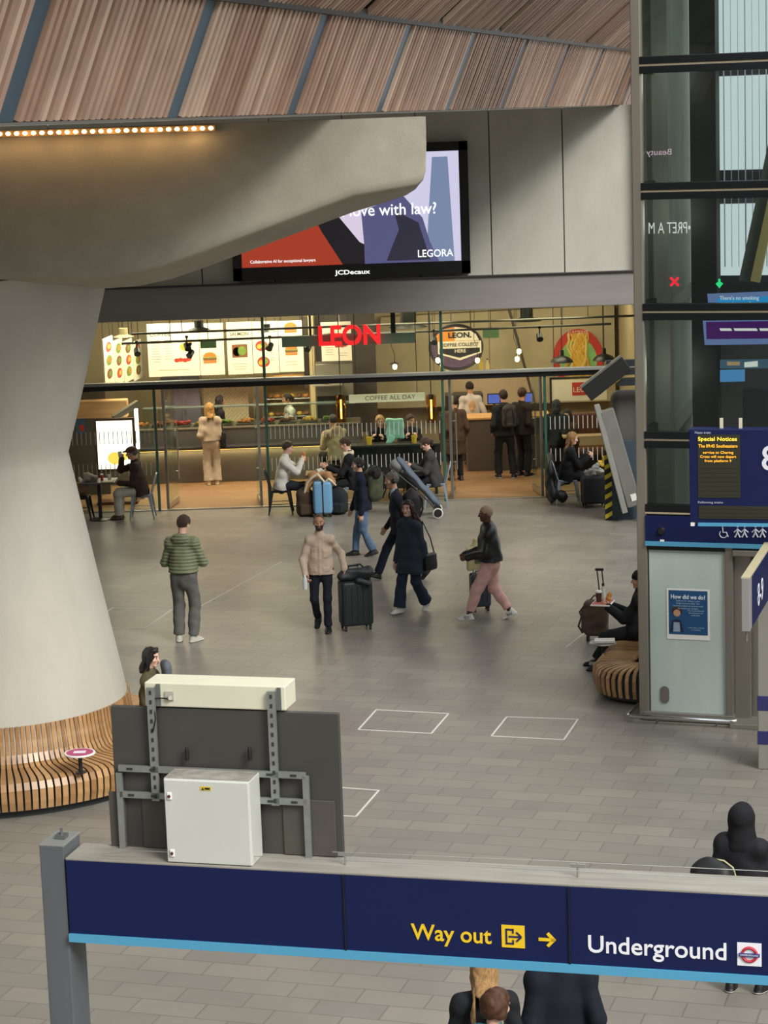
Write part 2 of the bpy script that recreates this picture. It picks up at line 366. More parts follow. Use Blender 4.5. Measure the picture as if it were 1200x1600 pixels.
# row of warm lamps along the top of the crosshead
led = thing('light_strip', 'row of small warm bulbs along the top edge of the crosshead', 'light', (0, 0, 0))
b = B(); p0, p1 = At(-60, 211, 23.5), At(336, 200, 23.5); b.bar(p0+Vector((0, .04, 0)), p1+Vector((0, .04, 0)), .03, .06, Vector((0, 0, 1))); b.build('mounting_rail', M('brass rail', '#6b5330', .5, .4), led)
n = 30; BULB = M('lit warm bulb', '#ffd79a', .4, emit=14)
for i in range(n):
    b = B(); b.sphere(p0+(p1-p0)*(i+.5)/n, (.025, .02, .019), 6); b.build('bulb', BULB, led, smooth=True)
for i in range(6):
    lamp('strip_glow', 'POINT', p0+(p1-p0)*(i+.5)/6+Vector((0, -.09, -.02)), 1.6, (1, .55, .2), .05, parent=led)

# ------------------------------------------------------------------ shop front glazing
GLASS = glassM('shop glass', '#f4fbf8', .45); FIN = M('green glass edge', '#2f5a4c', .15, spec=.8)
DASH = M('white film', '#bdbdb7', .6); TRANS = M('dark transom', '#1e2020', .4, .4); STEEL = M('brushed steel', '#b5b2aa', .3, .9)
zTop = 3.64; zTr = At(600, 592, YW).z
finx = [At(245, 700, YW).x, At(412, 560, YW).x, At(690, 560, YW).x, At(853, 700, YW).x]
xl, xr = -6.6, xs[-1]
def pane(name, x0, x1, z0, z1, y=YW, dash=None):
    root = link(name, None); root.location = ((x0+x1)/2, y, z0); struct(root)
    b = B(); b.box((0, 0, (z1-z0)/2), (x1-x0, .012, z1-z0)); b.build('glass_pane', GLASS, root)
    if dash:
        b = B()
        for za, zb_ in dash:
            n = int((x1-x0)/.085)
            for i in range(n): b.box((-(x1-x0)/2+(i+.5)*(x1-x0)/n, -.009, (za+zb_)/2-z0), (.013, .002, zb_-za))
        b.build('film_dashes', DASH, root)
    return root
zr = [(At(560, 681, YW).z, At(560, 661, YW).z), (At(560, 731, YW).z, At(560, 711, YW).z)]
pane('window_1', xl, finx[0], .02, zTr, dash=zr); pane('window_2', finx[1]+.03, finx[2]-.03, .02, zTr, dash=zr); pane('window_3', finx[3]+.05, xr, .02, zTr, dash=zr)
for i, (x0, x1) in enumerate(((xl, finx[1]), (finx[1], finx[2]), (finx[2], xr))): pane('window_%d' % (i+4), x0+.02, x1-.02, zTr+.05, zTop)
# opened glass doors with pull bars
def gdoor(name, px, y, ang, wd=.9):
    root = link(name, None); root.location = (At(px, 700, YW).x, y, .02); root.rotation_euler = (0, 0, ang); struct(root)
    b = B(); b.box((wd/2, 0, 1.17), (wd, .014, 2.3)); b.build('glass_pane', GLASS, root)
    b = B(); b.box((.02, 0, 1.17), (.04, .05, 2.34)); b.box((wd/2, 0, .05), (wd, .035, .1)); b.build('door_rail', STEEL, root)
    b = B(); b.tube([(wd-.1, -.05, .45), (wd-.1, -.05, 1.55)], .014); b.cyl((wd-.1, 0, .6), (wd-.1, -.05, .6), .01); b.cyl((wd-.1, 0, 1.4), (wd-.1, -.05, 1.4), .01); b.build('door_handle', STEEL, root)
gdoor('door_1', 258, YW+.05, rad(82)); gdoor('door_2', 405, YW+.05, rad(98)); gdoor('door_3', 705, YW+.05, rad(84)); gdoor('door_4', 847, YW+.05, rad(98))
b = B()
for x in finx: b.rbox((x, YW, zTr/2), (.05, .10, zTr), .006)
for x in (finx[1], finx[2]): b.rbox((x, YW+.01, (zTr+zTop)/2), (.055, .08, zTop-zTr), .006)
struct(b.build('trim_5', FIN))
b = B(); b.rbox(((xl+xr)/2, YW-.01, zTr), (xr-xl, .14, .10), .01); struct(b.build('trim_6', TRANS))
b = B(); b.rbox(((xl+xr)/2, YW-.05, zTr+.078), (xr-xl, .17, .055), .004); struct(b.build('trim_7', M('transom cap', '#8f908a', .5, .3)))
b = B(); b.rbox(((xl+xr)/2, YW, .012), (xr-xl, .08, .024), .004); struct(b.build('trim_8', STEEL))
# ------------------------------------------------------------------ big screen on the wall
def plane_thing(name, label, cat, x, y, z, rz=0, group=None): return thing(name, label, cat, (x, y, z), rz, group)
def face_at(pxs, Y):  # corner pixels on a plane of constant depth -> x0,x1,z0,z1
    p = [At(a, b_, Y) for a, b_ in pxs]; return min(q.x for q in p), max(q.x for q in p), min(q.z for q in p), max(q.z for q in p)
YS = YW-.17
p0, p1 = At(365, 440, YS), At(735.5, 426, YS); zt = At(732, 220, YS).z; x0, x1, zb_ = p0.x, p1.x, (p0.z+p1.z)/2
scr = thing('advert_screen', 'large black-framed advert screen on the concrete wall, half hidden by the crosshead', 'screen', ((x0+x1)/2, YS, zb_)); W_, H_ = x1-x0, zt-zb_
b = B(); fr = .17; fb = .24
b.box((0, .10, H_/2), (W_, .16, H_)); b.box((0, -.01, fb/2), (W_, .07, fb)); b.box((0, -.01, H_-fr/2), (W_, .07, fr)); b.box((-W_/2+fr/2, -.01, H_/2), (fr, .07, H_)); b.box((W_/2-fr/2, -.01, H_/2), (fr, .07, H_))
b.build('frame', M('screen frame', '#101215', .35), scr, bevel=.006)
sx0, sx1, sz0, sz1 = -W_/2+fr, W_/2-fr, fb, H_-fr
def emis(name, c, e=1.0, **k): return M(name, c, .5, emit=e, **k)
def glow(name, col, e):
    mt = M(name, col, .6, emit=e); mt.node_tree.nodes['Principled BSDF'].inputs['Base Color'].default_value = (.02, .02, .02, 1); return mt
def poly(b, pts, y): b.add([(x, y, z) for x, z in pts], [tuple(range(len(pts)))])
def suv(u, v): return (sx0+(sx1-sx0)*u, sz0+(sz1-sz0)*v)
pic = [('image_red', '#a33a24', [(0, 0), (.5, 0), (.5, .9), (0, .9)]), ('image_dark', '#1c1a1e', [(.46, 0), (.68, 0), (.60, .25), (.52, .42), (.40, .58), (.34, .42), (.37, .3)]),
       ('image_sky', '#cfcbe6', [(.66, 0), (1, 0), (1, 1), (.5, 1), (.5, .5)]), ('image_wall', '#7686a6', [(.84, .0), (.97, .0), (.95, .95), (.88, .95), (.86, .5)]),
       ('image_suit', '#55557e', [(.56, 0), (.90, 0), (.86, .18), (.83, .4), (.74, .62), (.58, .5), (.5, .42), (.56, .2)]), ('image_fold', '#2e2c3c', [(.66, .02), (.86, .02), (.81, .36), (.70, .48), (.72, .3), (.68, .12)]), ('image_shirt', '#d8cbe0', [(.44, .46), (.55, .52), (.56, .18), (.54, .2)])]
b = B(); poly(b, [suv(0, 0), suv(1, 0), suv(1, 1), suv(0, 1)], .01); dis = b.build('display', glow('screen base', '#3c3448', .8), scr)
for i, (nm, c, pts) in enumerate(pic):
    b = B(); poly(b, [suv(*p) for p in pts], .006-.0012*i); b.build(nm, glow('glow '+nm, c, 1.0), dis)
TXW = glow('screen white', '#f2f2f2', 1.2)
xa, za = At(612, 328, YS-.01).x-(x0+x1)/2, At(612, 328, YS).z-zb_
text('in love with law?', TXW, dis, (xa-.12, -.012, za), width=1.90, height=.22, bold=.008)
text('LEGORA', TXW, dis, (At(680, 396, YS).x-(x0+x1)/2, -.012, At(680, 396, YS).z-zb_), width=.66, height=.14, bold=.012)
text('Collaborative AI for exceptional lawyers', TXW, dis, (At(442, 408, YS).x-(x0+x1)/2, -.012, At(442, 408, YS).z-zb_), width=1.22, height=.075, bold=.012)
text('JCDecaux', glow('white sign light', '#ffffff', 1.3), scr, (At(551, 425, YS).x-(x0+x1)/2, -.055, At(551, 425, YS).z-zb_), width=.66, height=.11, bold=.018)

# ------------------------------------------------------------------ slatted benches
OAK = islandM('oak slats', ['#8f6a44', '#a37c52', '#b78f62', '#99744b'], .34, .15, (3, 3, 12))
BENCHB = M('bench base', '#2a2c30', .6)
PROF = [(0, .86), (.015, .70), (.05, .56), (.10, .475), (.17, .445), (.42, .44), (.54, .435), (.615, .405), (.65, .33), (.645, .20), (.62, .10)]
def ring_slat(b, c, ang, r0, wd, prof, th=.022, taper=0.):
    d = Vector((math.cos(ang), math.sin(ang), 0)); tn = Vector((-d.y, d.x, 0)); pts = [c+d*(r0+u)+Vector((0, 0, z)) for u, z in prof]
    vs = []; n = len(pts)
    for i, p in enumerate(pts):
        t = (pts[min(i+1, n-1)]-pts[max(i-1, 0)]).normalized(); nn = t.cross(tn).normalized()
        u_ = prof[i][0]
        for s1, s2 in ((-1, 0), (1, 0), (1, 1), (-1, 1)): vs.append(p+tn*(s1*wd*(1+taper*u_)/2)-nn*(s2*th))
    fs = []
    for i in range(n-1):
        for k in range(4): k2 = (k+1) % 4; fs.append((i*4+k, i*4+k2, (i+1)*4+k2, (i+1)*4+k))
    fs += [(3, 2, 1, 0), tuple((n-1)*4+k for k in range(4))]; b.add(vs, fs)
BC = Vector((CX, CY, 0))
bench = thing('ring_bench', 'curved oak slatted bench wrapped round the foot of the concrete column', 'bench', (0, 0, 0))
b = B(); N = 160
for k in range(N):
    a = 2*PI*k/N
    if -PI/2-.04 < ((a+PI) % (2*PI))-PI < -PI/2+.02: continue
    ring_slat(b, BC, a, 1.47, .041, PROF, taper=.75)
b.build('slats', OAK, bench)
b = B(); ring_slat(b, BC, -PI/2-.005, 1.45, .125, [(u, z+.012) for u, z in PROF], .03); b.build('end_panel', OAK, bench)
b = B(); b.lathe([(1.5, .06), (1.5, .42), (2.03, .40), (2.07, .09), (1.5, .06)], BC, 72); b.lathe([(1.62, 0), (1.62, .1), (1.98, .1), (1.98, 0)], BC, 48); b.build('base', BENCHB, bench)
b = B(); b.lathe([(1.445, .1), (1.445, .84)], BC, 72); b.build('backing', BENCHB, bench)
PINK = M('pink disc', '#b03a72', .4)
def tabledisc(label, loc, r, top, cat='table', rad_mat=None, h=.2):
    t = thing('bench_table', label, cat, loc); b = B(); b.cyl((0, 0, 0), (0, 0, h), .022, n=12); b.lathe([(.0, 0), (.06, 0), (.06, .012), (0, .014)], n=16); b.build('stem', DMET, t, smooth=True)
    b = B(); b.lathe([(0, h), (r, h), (r+.004, h+.008), (r, h+.018), (0, h+.018)], n=40); b.build('table_top', top, t, smooth=True)
    return t
p = At(125, 1175, 23.3); tt = tabledisc('small round table with a pink sticker rising from the column bench', (p.x, 23.28, .44), .165, WHITE, h=p.z-.455)
b = B(); b.lathe([(0, 0), (.145, 0), (.145, .002), (0, .002)], (0, 0, p.z-.455+.018), 40); b.build('sticker', PINK, tt)
b = B(); b.box((0.0, .0, p.z-.455+.0215), (.13, .09, .001)); b.build('sticker_print', M('sticker white', '#e8dfe4', .5), tt)
# right-hand bench beside the lift
RB0 = Vector((3.12, 27.35, 0)); rdir = Vector((.30, .954, 0)).normalized(); rout = Vector((-rdir.y, rdir.x, 0))
bench2 = thing('slatted_bench', 'straight oak slatted bench with a fanned rounded end beside the lift', 'bench', (0, 0, 0)); b = B()
P2 = [(u-.02, z) for u, z in PROF]
def line_slat(b, base, out, prof, wd=.046, r0=0.):
    ring_slat(b, base, math.atan2(out.y, out.x), r0, wd, prof)
for k in range(34): line_slat(b, RB0+rdir*(.03+k*.066)-rout*.05, rout, P2 if k > 1 else P2)
SEATP = [(.02, .30), (.03, .43), (.10, .445), (.40, .44), (.50, .43), (.565, .40), (.60, .33), (.595, .2), (.57, .10)]
a0 = math.atan2(rout.y, rout.x)
for k in range(1, 12):
    a = a0+PI*.56*k/11; ring_slat(b, RB0-rout*.05+Vector((0, 0, 0)), a, 0, .044, SEATP)
b.build('slats', OAK, bench2)
b = B(); c_ = RB0+rdir*1.1+rout*.2; b.bar(RB0+rout*.22+Vector((0, 0, .22)), RB0+rdir*2.25+rout*.22+Vector((0, 0, .22)), .40, .40); b.lathe([(0, .02), (.50, .05), (.52, .38), (0, .41)], RB0-rout*.05, 20, ang=(a0, a0+PI*.6)); b.build('base', BENCHB, bench2)
b = B(); b.box(RB0+rdir*1.1-rout*.10+Vector((0, 0, .50)), (2.3, .03, .72), Matrix((rdir, -rout, Vector((0, 0, 1)))).transposed()); b.build('backing', BENCHB, bench2)

# ------------------------------------------------------------------ glazed lift tower
LB = G(1000, 1124); LR = rad(-19); LB.z = 0
def onL(px, py, off=0.): return PL(px, py, LB, LR, off)
lift = thing('lift_tower', 'tall dark glazed lift tower with a grey metal corner post', 'lift', LB, LR)
POST = M('lift post', '#8c867a', .4, .55, noise=.07, ns=2, stretch=(4, 4, .4)); LBLK = M('lift black', '#111417', .35, .3); NAVYS = M('sign navy', '#101946', .6, noise=.06, ns=3, spec=.25); CYAN = M('sign light blue', '#4f98bc', .45)
LIGHTGAP = M('pale seam', '#b9ab8e', .4, .3)
b = B(); b.rbox((.055, .06, 5.6), (.12, .14, 11.2), .012); b.rbox((.055, 2.2, 5.6), (.12, .14, 11.2), .012); b.build('corner_post', POST, lift)
zB = [(onL(1100, y)[1]) for y in (98, 297, 487, 688, 803)]
b = B(); bl = B()
for z in zB[:4]:
    b.rbox((1.7, .03, z+.055), (3.2, .10, .085), .006); b.rbox((1.7, .03, z-.055), (3.2, .10, .085), .006); bl.box((1.7, .04, z), (3.2, .09, .022))
    b.rbox((.06, 1.15, z), (.08, 2.1, .19), .006)
z = zB[4]; b.rbox((1.7, .03, z+.06), (3.2, .10, .09), .006); bl.box((1.7, .03, z), (3.2, .10, .02))
b.build('cross_beam', LBLK, lift); bl.build('seam', LIGHTGAP, lift)
zhi, zlo = onL(1060, 806)[1], onL(1060, 846)[1]; zlo2 = onL(1060, 853)[1]
b = B(); b.box((1.7, .02, (zhi+zlo)/2), (3.2, .10, zhi-zlo)); b.build('header_panel', NAVYS, lift)
b = B(); b.box((1.7, .015, (zlo+zlo2)/2), (3.2, .11, zlo-zlo2)); b.build('header_stripe', CYAN, lift)
b = B(); b.box((1.7, .04, zlo2-.03), (3.2, .09, .05)); b.build('header_shadow_gap', LBLK, lift)
LGL = glassM('lift glass', '#dde3e0', .8, .02); b = B()
lv = [zhi+.06]+[q for q in zB[3::-1]]+[11.]
for za, zc in zip(lv, lv[1:]): b.box((1.7, .05, (za+zc)/2), (3.16, .012, zc-za-.17))
b.box((.06, 1.15, 6.6), (.012, 2.05, 8.6)); b.build('glazing', LGL, lift)
# frosted lower cladding
FROST = M('frosted teal glass', '#b4c2bb', .35, noise=.05, ns=1.2, stretch=(3, 1, .3)); xr_ = onL(1137, 1000)[0]
b = B(); b.rbox((.12+(xr_-.12)/2, .04, zlo2/2+.02), (xr_-.14, .03, zlo2-.14), .004); b.build('frosted_panel', FROST, lift)
b = B(); b.box((.12+(xr_-.12)*.36, .058, zlo2/2), (.10, .02, zlo2-.1)); b.build('rear_mullion', M('mullion grey', '#69746e', .6), lift)
b = B(); b.rbox((xr_+.02, .04, zlo2/2), (.09, .10, zlo2), .008); b.rbox((xr_+.16, .12, zlo2/2), (.2, .06, zlo2), .008); b.rbox((xr_+.7, .22, zlo2/2), (.95, .05, zlo2), .008); b.rbox((xr_+.62, .02, zlo2-.06), (1.1, .14, .07), .008); b.build('door_surround', M('lift door steel', '#8a867d', .38, .6, noise=.06, ns=1.5, stretch=(6, 6, .3)), lift)
b = B(); b.rbox((xr_/2+.06, .03, .06), (xr_+.02, .14, .10), .006); b.rbox((xr_+.6, .06, .03), (1.1, .5, .06), .006); b.build('plinth', M('plinth steel', '#918e84', .4, .5), lift)
x_, z_ = onL(1038, 1086); b = B(); b.lathe([(0, 0), (.055, 0), (.055, .012), (0, .014)], (x_, .024, z_+.05), 20, Matrix.Rotation(PI/2, 3, 'X')); b.lathe([(0, 0), (.055, 0), (.055, .012), (0, .014)], (x_, .024, z_-.05), 20, Matrix.Rotation(PI/2, 3, 'X')); b.box((x_, .018, z_), (.11, .012, .10)); b.build('drain_cover', M('brown oval', '#6d675f', .5), lift)
xa, za = onL(992, 1113); xb, zb2 = onL(1145, 1121); b = B(); zr_ = (za+zb2)/2
b.tube([(xa-.02, .6, zr_), (xa-.05, -.14, zr_), (xa, -.18, zr_), (xb, -.18, zr_), (xb+.06, -.14, zr_)], .024, 10)
for q in (.25, .85): b.cyl((xa+(xb-xa)*q, -.18, zr_), (xa+(xb-xa)*q, -.10, .01), .014, n=8)
b.build('bump_rail', CHROME, lift, smooth=True)
# inside the shaft
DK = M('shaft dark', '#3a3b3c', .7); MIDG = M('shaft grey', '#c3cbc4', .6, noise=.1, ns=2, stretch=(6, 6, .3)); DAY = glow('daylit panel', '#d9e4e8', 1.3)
b = B(); b.box((1.7, 2.3, 5.6), (3.4, .05, 11.2)); b.build('rear_wall', DK, lift)
def sx(px, y): return PL(px, 300, LB, LR, y)[0]
b = B(); b.box(((sx(1014, .9)+sx(1047, .9))/2, .9, 6.6), (sx(1047, .9)-sx(1014, .9), .2, 9.)); b.build('guide_column', M('guide dark', '#8d897f', .6, noise=.1, ns=2, stretch=(6, 6, .3)), lift)
b = B(); b.box(((sx(1050, 1.4)+sx(1078, 1.4))/2, 1.4, 6.7), (sx(1078, 1.4)-sx(1050, 1.4), .1, 8.8)); b.build('grey_panel', MIDG, lift)
b = B(); b.box(((sx(1082, .7)+sx(1122, .7))/2, .7, 6.6), (sx(1122, .7)-sx(1082, .7), .25, 9.)); b.build('rear_post', M('rear post', '#2c2c2c', .5), lift)
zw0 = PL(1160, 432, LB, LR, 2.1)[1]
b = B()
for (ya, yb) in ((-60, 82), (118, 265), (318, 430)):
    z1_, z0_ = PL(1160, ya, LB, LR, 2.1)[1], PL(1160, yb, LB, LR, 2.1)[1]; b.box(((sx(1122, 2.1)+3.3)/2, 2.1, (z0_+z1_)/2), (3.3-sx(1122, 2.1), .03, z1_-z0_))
b.build('daylit_window', DAY, lift)  # emission stands in for daylight behind the translucent panels
for zq in (4.2, 6.0, 7.6): lamp('shaft_fill', 'POINT', (.45, .40, zq), 7, (1, .97, .92), .35, parent=lift)  # added fill lights, no fittings, to brighten the dark shaft
b = B(); pa, pb = PL(1236, 110, LB, LR, 1.9), PL(1165, 440, LB, LR, 1.9); b.bar((pa[0], 1.9, pa[1]), (pb[0], 1.9, pb[1]), .16, .08, Vector((0, 1, 0))); b.build('truss', M('stair truss', '#6a6a62', .5, .3), lift)
b = B(); pa, pb = PL(1251, 110, LB, LR, 1.8), PL(1180, 440, LB, LR, 1.8); b.bar((pa[0], 1.8, pa[1]), (pb[0], 1.8, pb[1]), .11, .08, Vector((0, 1, 0))); b.build('truss_rail', M('yellow truss', '#a79763', .5), lift)
b = B()
for (xa_, ya_, xb_, yb_) in ((1034, 492, 1118, 418), (1036, 690, 1118, 590)):
    b = B(); pa, pb = PL(xa_, ya_, LB, LR, 1.2), PL(xb_, yb_, LB, LR, 1.2); b.bar((pa[0], 1.2, pa[1]), (pb[0], 1.2, pb[1]), .12, .1, Vector((0, 1, 0))); b.build('brace', M('brace grey', '#b5b2a6', .5), lift)
TW = glow('reflected white text', '#f4f4f0', 1.1); TPK = glow('reflected pink text', '#f0c8dc', 1.0)  # mirrored glowing letters stand in for shop signs reflected in the glass
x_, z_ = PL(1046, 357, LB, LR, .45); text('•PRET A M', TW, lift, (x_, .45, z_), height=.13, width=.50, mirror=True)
b = B(); b.box((sx(1076, 1.3), 1.3, 6.7), (.03, .03, 8.8)); b.build('edge_highlight', M('pale edge highlight', '#cfd2c8', .5), lift)  # pale bar draws the highlight along the grey panel's edge
b = B()
for q in range(8): b.box((sx(1132+q*11, 2.05), 2.05, 7.5), (.006 if q % 3 else .014, .01, 4.4))
o_ = b.build('window_ribs', M('window rib', '#b9c6ca', .6), lift); o_['kind'] = 'stuff'
x_, z_ = PL(1030, 238, LB, LR, .45); text('Beauty', TPK, lift, (x_, .45, z_), height=.09, width=.30, mirror=True)  # reflected script, built as glowing mirrored letters
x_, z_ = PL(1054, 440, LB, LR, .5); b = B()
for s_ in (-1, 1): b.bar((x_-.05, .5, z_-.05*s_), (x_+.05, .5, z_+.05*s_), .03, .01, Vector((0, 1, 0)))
b.build('red_cross_reflection', glow('reflected red signal', '#ff2a3c', 1.6), lift)  # glowing cross stands in for a gate signal reflected in the glass
x_, z_ = PL(1124, 443, LB, LR, .5); b = B(); b.prism([(x_-.045, z_), (x_, z_-.055), (x_+.045, z_), (x_+.012, z_+.02), (x_+.012, z_+.055), (x_-.012, z_+.055), (x_-.012, z_+.02)], .495, .505); b.build('green_arrow_reflection', glow('reflected green signal', '#2cf08a', 1.4), lift)  # reflection of a gate arrow, built as a glowing shape
# glowing panels standing in for an information screen reflected in the glass
def px_quad(b, pts, off, dy=0.):
    b.add([(lambda q: (q[0], off+dy, q[1]))(PL(px, py, LB, LR, off)) for px, py in pts], [tuple(range(len(pts)-1, -1, -1))])
def lscreen(pts, mat_, off, nm='screen_reflection'): b = B(); px_quad(b, pts, off); return b.build(nm, mat_, lift)
SB, SCY, SPU = glow('reflected pale blue', '#7d95cf', .8), glow('reflected cyan', '#2b9fe6', 1.0), glow('reflected purple', '#51166e', .9)
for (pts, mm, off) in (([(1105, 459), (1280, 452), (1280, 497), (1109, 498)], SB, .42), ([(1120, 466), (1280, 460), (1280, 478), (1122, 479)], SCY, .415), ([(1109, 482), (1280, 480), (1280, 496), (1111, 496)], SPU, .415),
                       ([(1098, 501), (1280, 499), (1280, 537), (1101, 539)], SB, .42), ([(1103, 503), (1280, 501), (1280, 528), (1104, 530)], SPU, .415), ([(1125, 562), (1280, 560), (1280, 575), (1125, 576)], glow('reflected steel blue', '#54768f', .7), .42), ([(1125, 578), (1164, 577), (1164, 596), (1125, 597)], glow('reflected sky blue', '#5b9fdc', .9), .42),
                       ([(1136, 565), (1156, 565), (1156, 571), (1136, 571)], glow('reflected tan', '#c9ad80', .8), .415), ([(1163, 566), (1184, 564), (1184, 573), (1163, 574)], glow('reflected hot white', '#f2f6ee', 1.), .415)):
    b = B(); px_quad(b, pts, off); b.build('screen_reflection', mm, lift)
b = B(); px_quad(b, [(1124, 513), (1142, 513), (1144, 517), (1126, 517)], .41); px_quad(b, [(1146, 513), (1182, 513), (1184, 517), (1148, 517)], .41); px_quad(b, [(1186, 513), (1210, 513), (1212, 517), (1188, 517)], .41); b.build('reflected_bars', TW, lift)
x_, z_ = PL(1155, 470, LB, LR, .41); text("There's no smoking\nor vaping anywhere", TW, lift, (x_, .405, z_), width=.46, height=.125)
# symbols on the header
ICON = M('icon white', '#b9bccb', .5); zi = (zhi+zlo)/2
def icon(px, py, kind):
    x_, z_ = onL(px, py); b = B(); y = -.034
    if kind == 'chair':
        b.tube([(x_+.045*math.cos(a), y, z_-.02+.045*math.sin(a)) for a in np.linspace(2.4, 6.1, 14)], .007, 6); b.tube([(x_-.01, y, z_+.06), (x_-.005, y, z_), (x_+.035, y, z_), (x_+.055, y, z_-.05)], .008, 6); b.sphere((x_-.012, y, z_+.075), .013, 5)
    else:
        b.sphere((x_, y, z_+.07), .014, 5); b.tube([(x_-.03, y, z_-.06), (x_-.005, y, z_-.01), (x_, y, z_+.045)], .010, 6); b.tube([(x_+.03, y, z_-.06), (x_+.005, y, z_-.01), (x_, y, z_+.03)], .010, 6); b.tube([(x_-.04, y, z_+.0), (x_, y, z_+.04), (x_+.045, y, z_+.0)], .008, 6)
    b.build('symbol', ICON, lift)
icon(1131, 831, 'chair'); icon(1153, 831, 'w'); icon(1164, 831, 'w'); icon(1181, 831, 'w'); icon(1192, 831, 'w'); icon(1210, 831, 'w')
x_, z_ = onL(1034, 829); b = B(); b.lathe([(0, .03), (.035, .03), (.05, 0)], (x_, -.03, z_), 20, Matrix.Rotation(PI/2, 3, 'X')); b.build('camera_dome', BLK, lift, smooth=True)
b = B(); b.box((x_+.01, -.034, z_-.115), (.05, .004, .025)); b.build('white_tag', WHITE, lift)
# poster on the lift cladding
q = [onL(*p) for p in ((1041, 921), (1108, 921), (1108, 1000), (1041, 1000))]; pw, ph = q[1][0]-q[0][0], (q[0][1]-q[3][1]+q[1][1]-q[2][1])/2
cxp, czp = (q[0][0]+q[1][0])/2, (q[0][1]+q[2][1])/2; Rm = Matrix.Rotation(LR, 3, 'Z')
post = thing('poster', 'white-edged blue How did we do poster on the frosted lift panel', 'poster', LB+Rm@Vector((cxp, .02, czp)), LR)
b = B(); b.box((0, 0, 0), (pw, .004, ph)); b.build('paper', WHITE, post)
b = B(); b.box((.0, -.003, .02), (pw*.91, .003, ph*.87)); b.build('blue_field', M('poster blue', '#114a78', .5), post)
PW = M('poster white', '#dfe6ee', .5)
text('How did we do?', PW, post, (0, -.007, ph*.34), width=pw*.80, height=.052, bold=.015)
PW2 = M('poster pale text', '#8fb0cc', .5)
text('Thank you for visiting a London\nBridge concourse today. Your\nexperience matters to us so we would\nlike to hear your feedback', PW2, post, (0, -.007, ph*.19), width=pw*.70, height=.12)
text('Scan the code below and\ntell us about your visit\nto the station', PW2, post, (pw*.18, -.007, ph*.03), width=pw*.38, height=.075)
text('It only takes a minute\nto complete', PW2, post, (pw*.18, -.007, -ph*.28), width=pw*.38, height=.05)
b = B(); b.box((-pw*.27, -.0055, -ph*.24), (pw*.18, .002, ph*.22)); b.build('printed_waistcoat', M('printed grey blue', '#8fa3b8', .6), post)
b = B(); b.prism([(-pw*.44, -ph*.36), (-pw*.37, -ph*.12), (-pw*.27, -ph*.10), (-pw*.17, -ph*.12), (-pw*.10, -ph*.36), (-pw*.18, -ph*.36), (-pw*.20, -ph*.16), (-pw*.34, -ph*.16), (-pw*.35, -ph*.36)], -.009, -.007); b.build('printed_jacket', M('printed navy', '#14203c', .6), post)
b = B(); b.lathe([(0, 0), (.062, 0), (.062, .002), (0, .002)], (-pw*.26, -.0055, ph*.06), 20, Matrix.Rotation(PI/2, 3, 'X')); b.build('printed_hair', M('printed brown', '#37241e', .6), post)
b = B(); b.lathe([(0, 0), (.043, 0), (.043, .002), (0, .002)], (-pw*.26, -.0085, ph*.02), 20, Matrix.Rotation(PI/2, 3, 'X')); b.build('printed_face', M('printed skin', '#b98d70', .6), post)

# next-train display board hung in front of the tower
BO = At(1078, 822, 24.2); BRz = rad(-14)
def onB(px, py): return PL(px, py, BO, BRz)
nt_ = thing('train_display', 'dark blue next train board with orange dot matrix text and platform 8', 'sign', BO, BRz)
zt_ = onB(1082, 671)[1]-BO.z; zst = onB(1090, 816)[1]-BO.z; wB = 2.0
b = B(); b.rbox((wB/2, .1, (zt_+zst)/2), (wB, .2, zt_-zst), .008); b.build('board', NAVYS, nt_)
b = B(); b.box((wB/2+.05, .09, zst-.022), (wB-.08, .22, .036)); b.build('stripe', CYAN, nt_); b = B(); b.box((.03, .09, zst-.022), (.04, .22, .036)); b.build('stripe_end', WHITE, nt_)
def bz(px, py): q = onB(px, py); return q[0], q[1]-BO.z
DOT = M('display olive', '#2a2a1c', .5); b = B()
xl_, z1_ = bz(1090, 679); xh_, z0_ = bz(1157, 778); b.box(((xl_+xh_)/2, -.003, (z1_+z0_)/2), (xh_-xl_, .006, z1_-z0_)); xl_, z1_ = bz(1092, 790); xh_, z0_ = bz(1260, 812); b.box(((xl_+xh_)/2, -.003, (z1_+z0_)/2), (xh_-xl_, .006, z1_-z0_)); b.build('dot_matrix', DOT, nt_)
b = B()
for yy in range(732, 778, 7): xa_, z_ = bz(1124, yy); b.box((xa_, -.0065, z_), (.44, .001, .004))
for yy in (796, 802, 808): xa_, z_ = bz(1176, yy); b.box((xa_, -.0065, z_), (1.15, .001, .004))
b.build('matrix_rows', M('matrix line', '#15150e', .5), nt_)
AMB = glow('amber dots', '#ffb020', 1.8); AMB2 = glow('amber dots strong', '#ffd23a', 2.0)
x_, z_ = bz(1121, 686); text('Special Notices', AMB2, nt_, (x_, -.008, z_), width=.42, height=.055, bold=.008)
for s_, px, py, wd in (('The 09:45 Southeastern', 1122, 697, .42), ('service to Charing', 1122, 707, .33), ('Cross will now depart', 1122, 713.5, .39), ('from platform 9', 1122, 720, .29)):
    x_, z_ = bz(px, py); text(s_, AMB, nt_, (x_, -.008, z_), width=wd, height=.036, bold=.006)
x_, z_ = bz(1098, 676); text('Next train', ICON, nt_, (x_, -.004, z_), width=.17, height=.028); x_, z_ = bz(1110, 785); text('Following trains', ICON, nt_, (x_, -.004, z_), width=.27, height=.03)
x_, z_ = bz(1203, 718); text('8', M('sign white', '#dcdce4', .5), nt_, (x_, -.004, z_), height=.275, bold=.01)
b = B()
for px in (1126, 1156): xa_, z_ = bz(px, 664); b.box((xa_, .1, zt_+.05), (.035, .04, .12))
b.build('hanger_stub', M('cream stub', '#cfc9b2', .5), nt_)
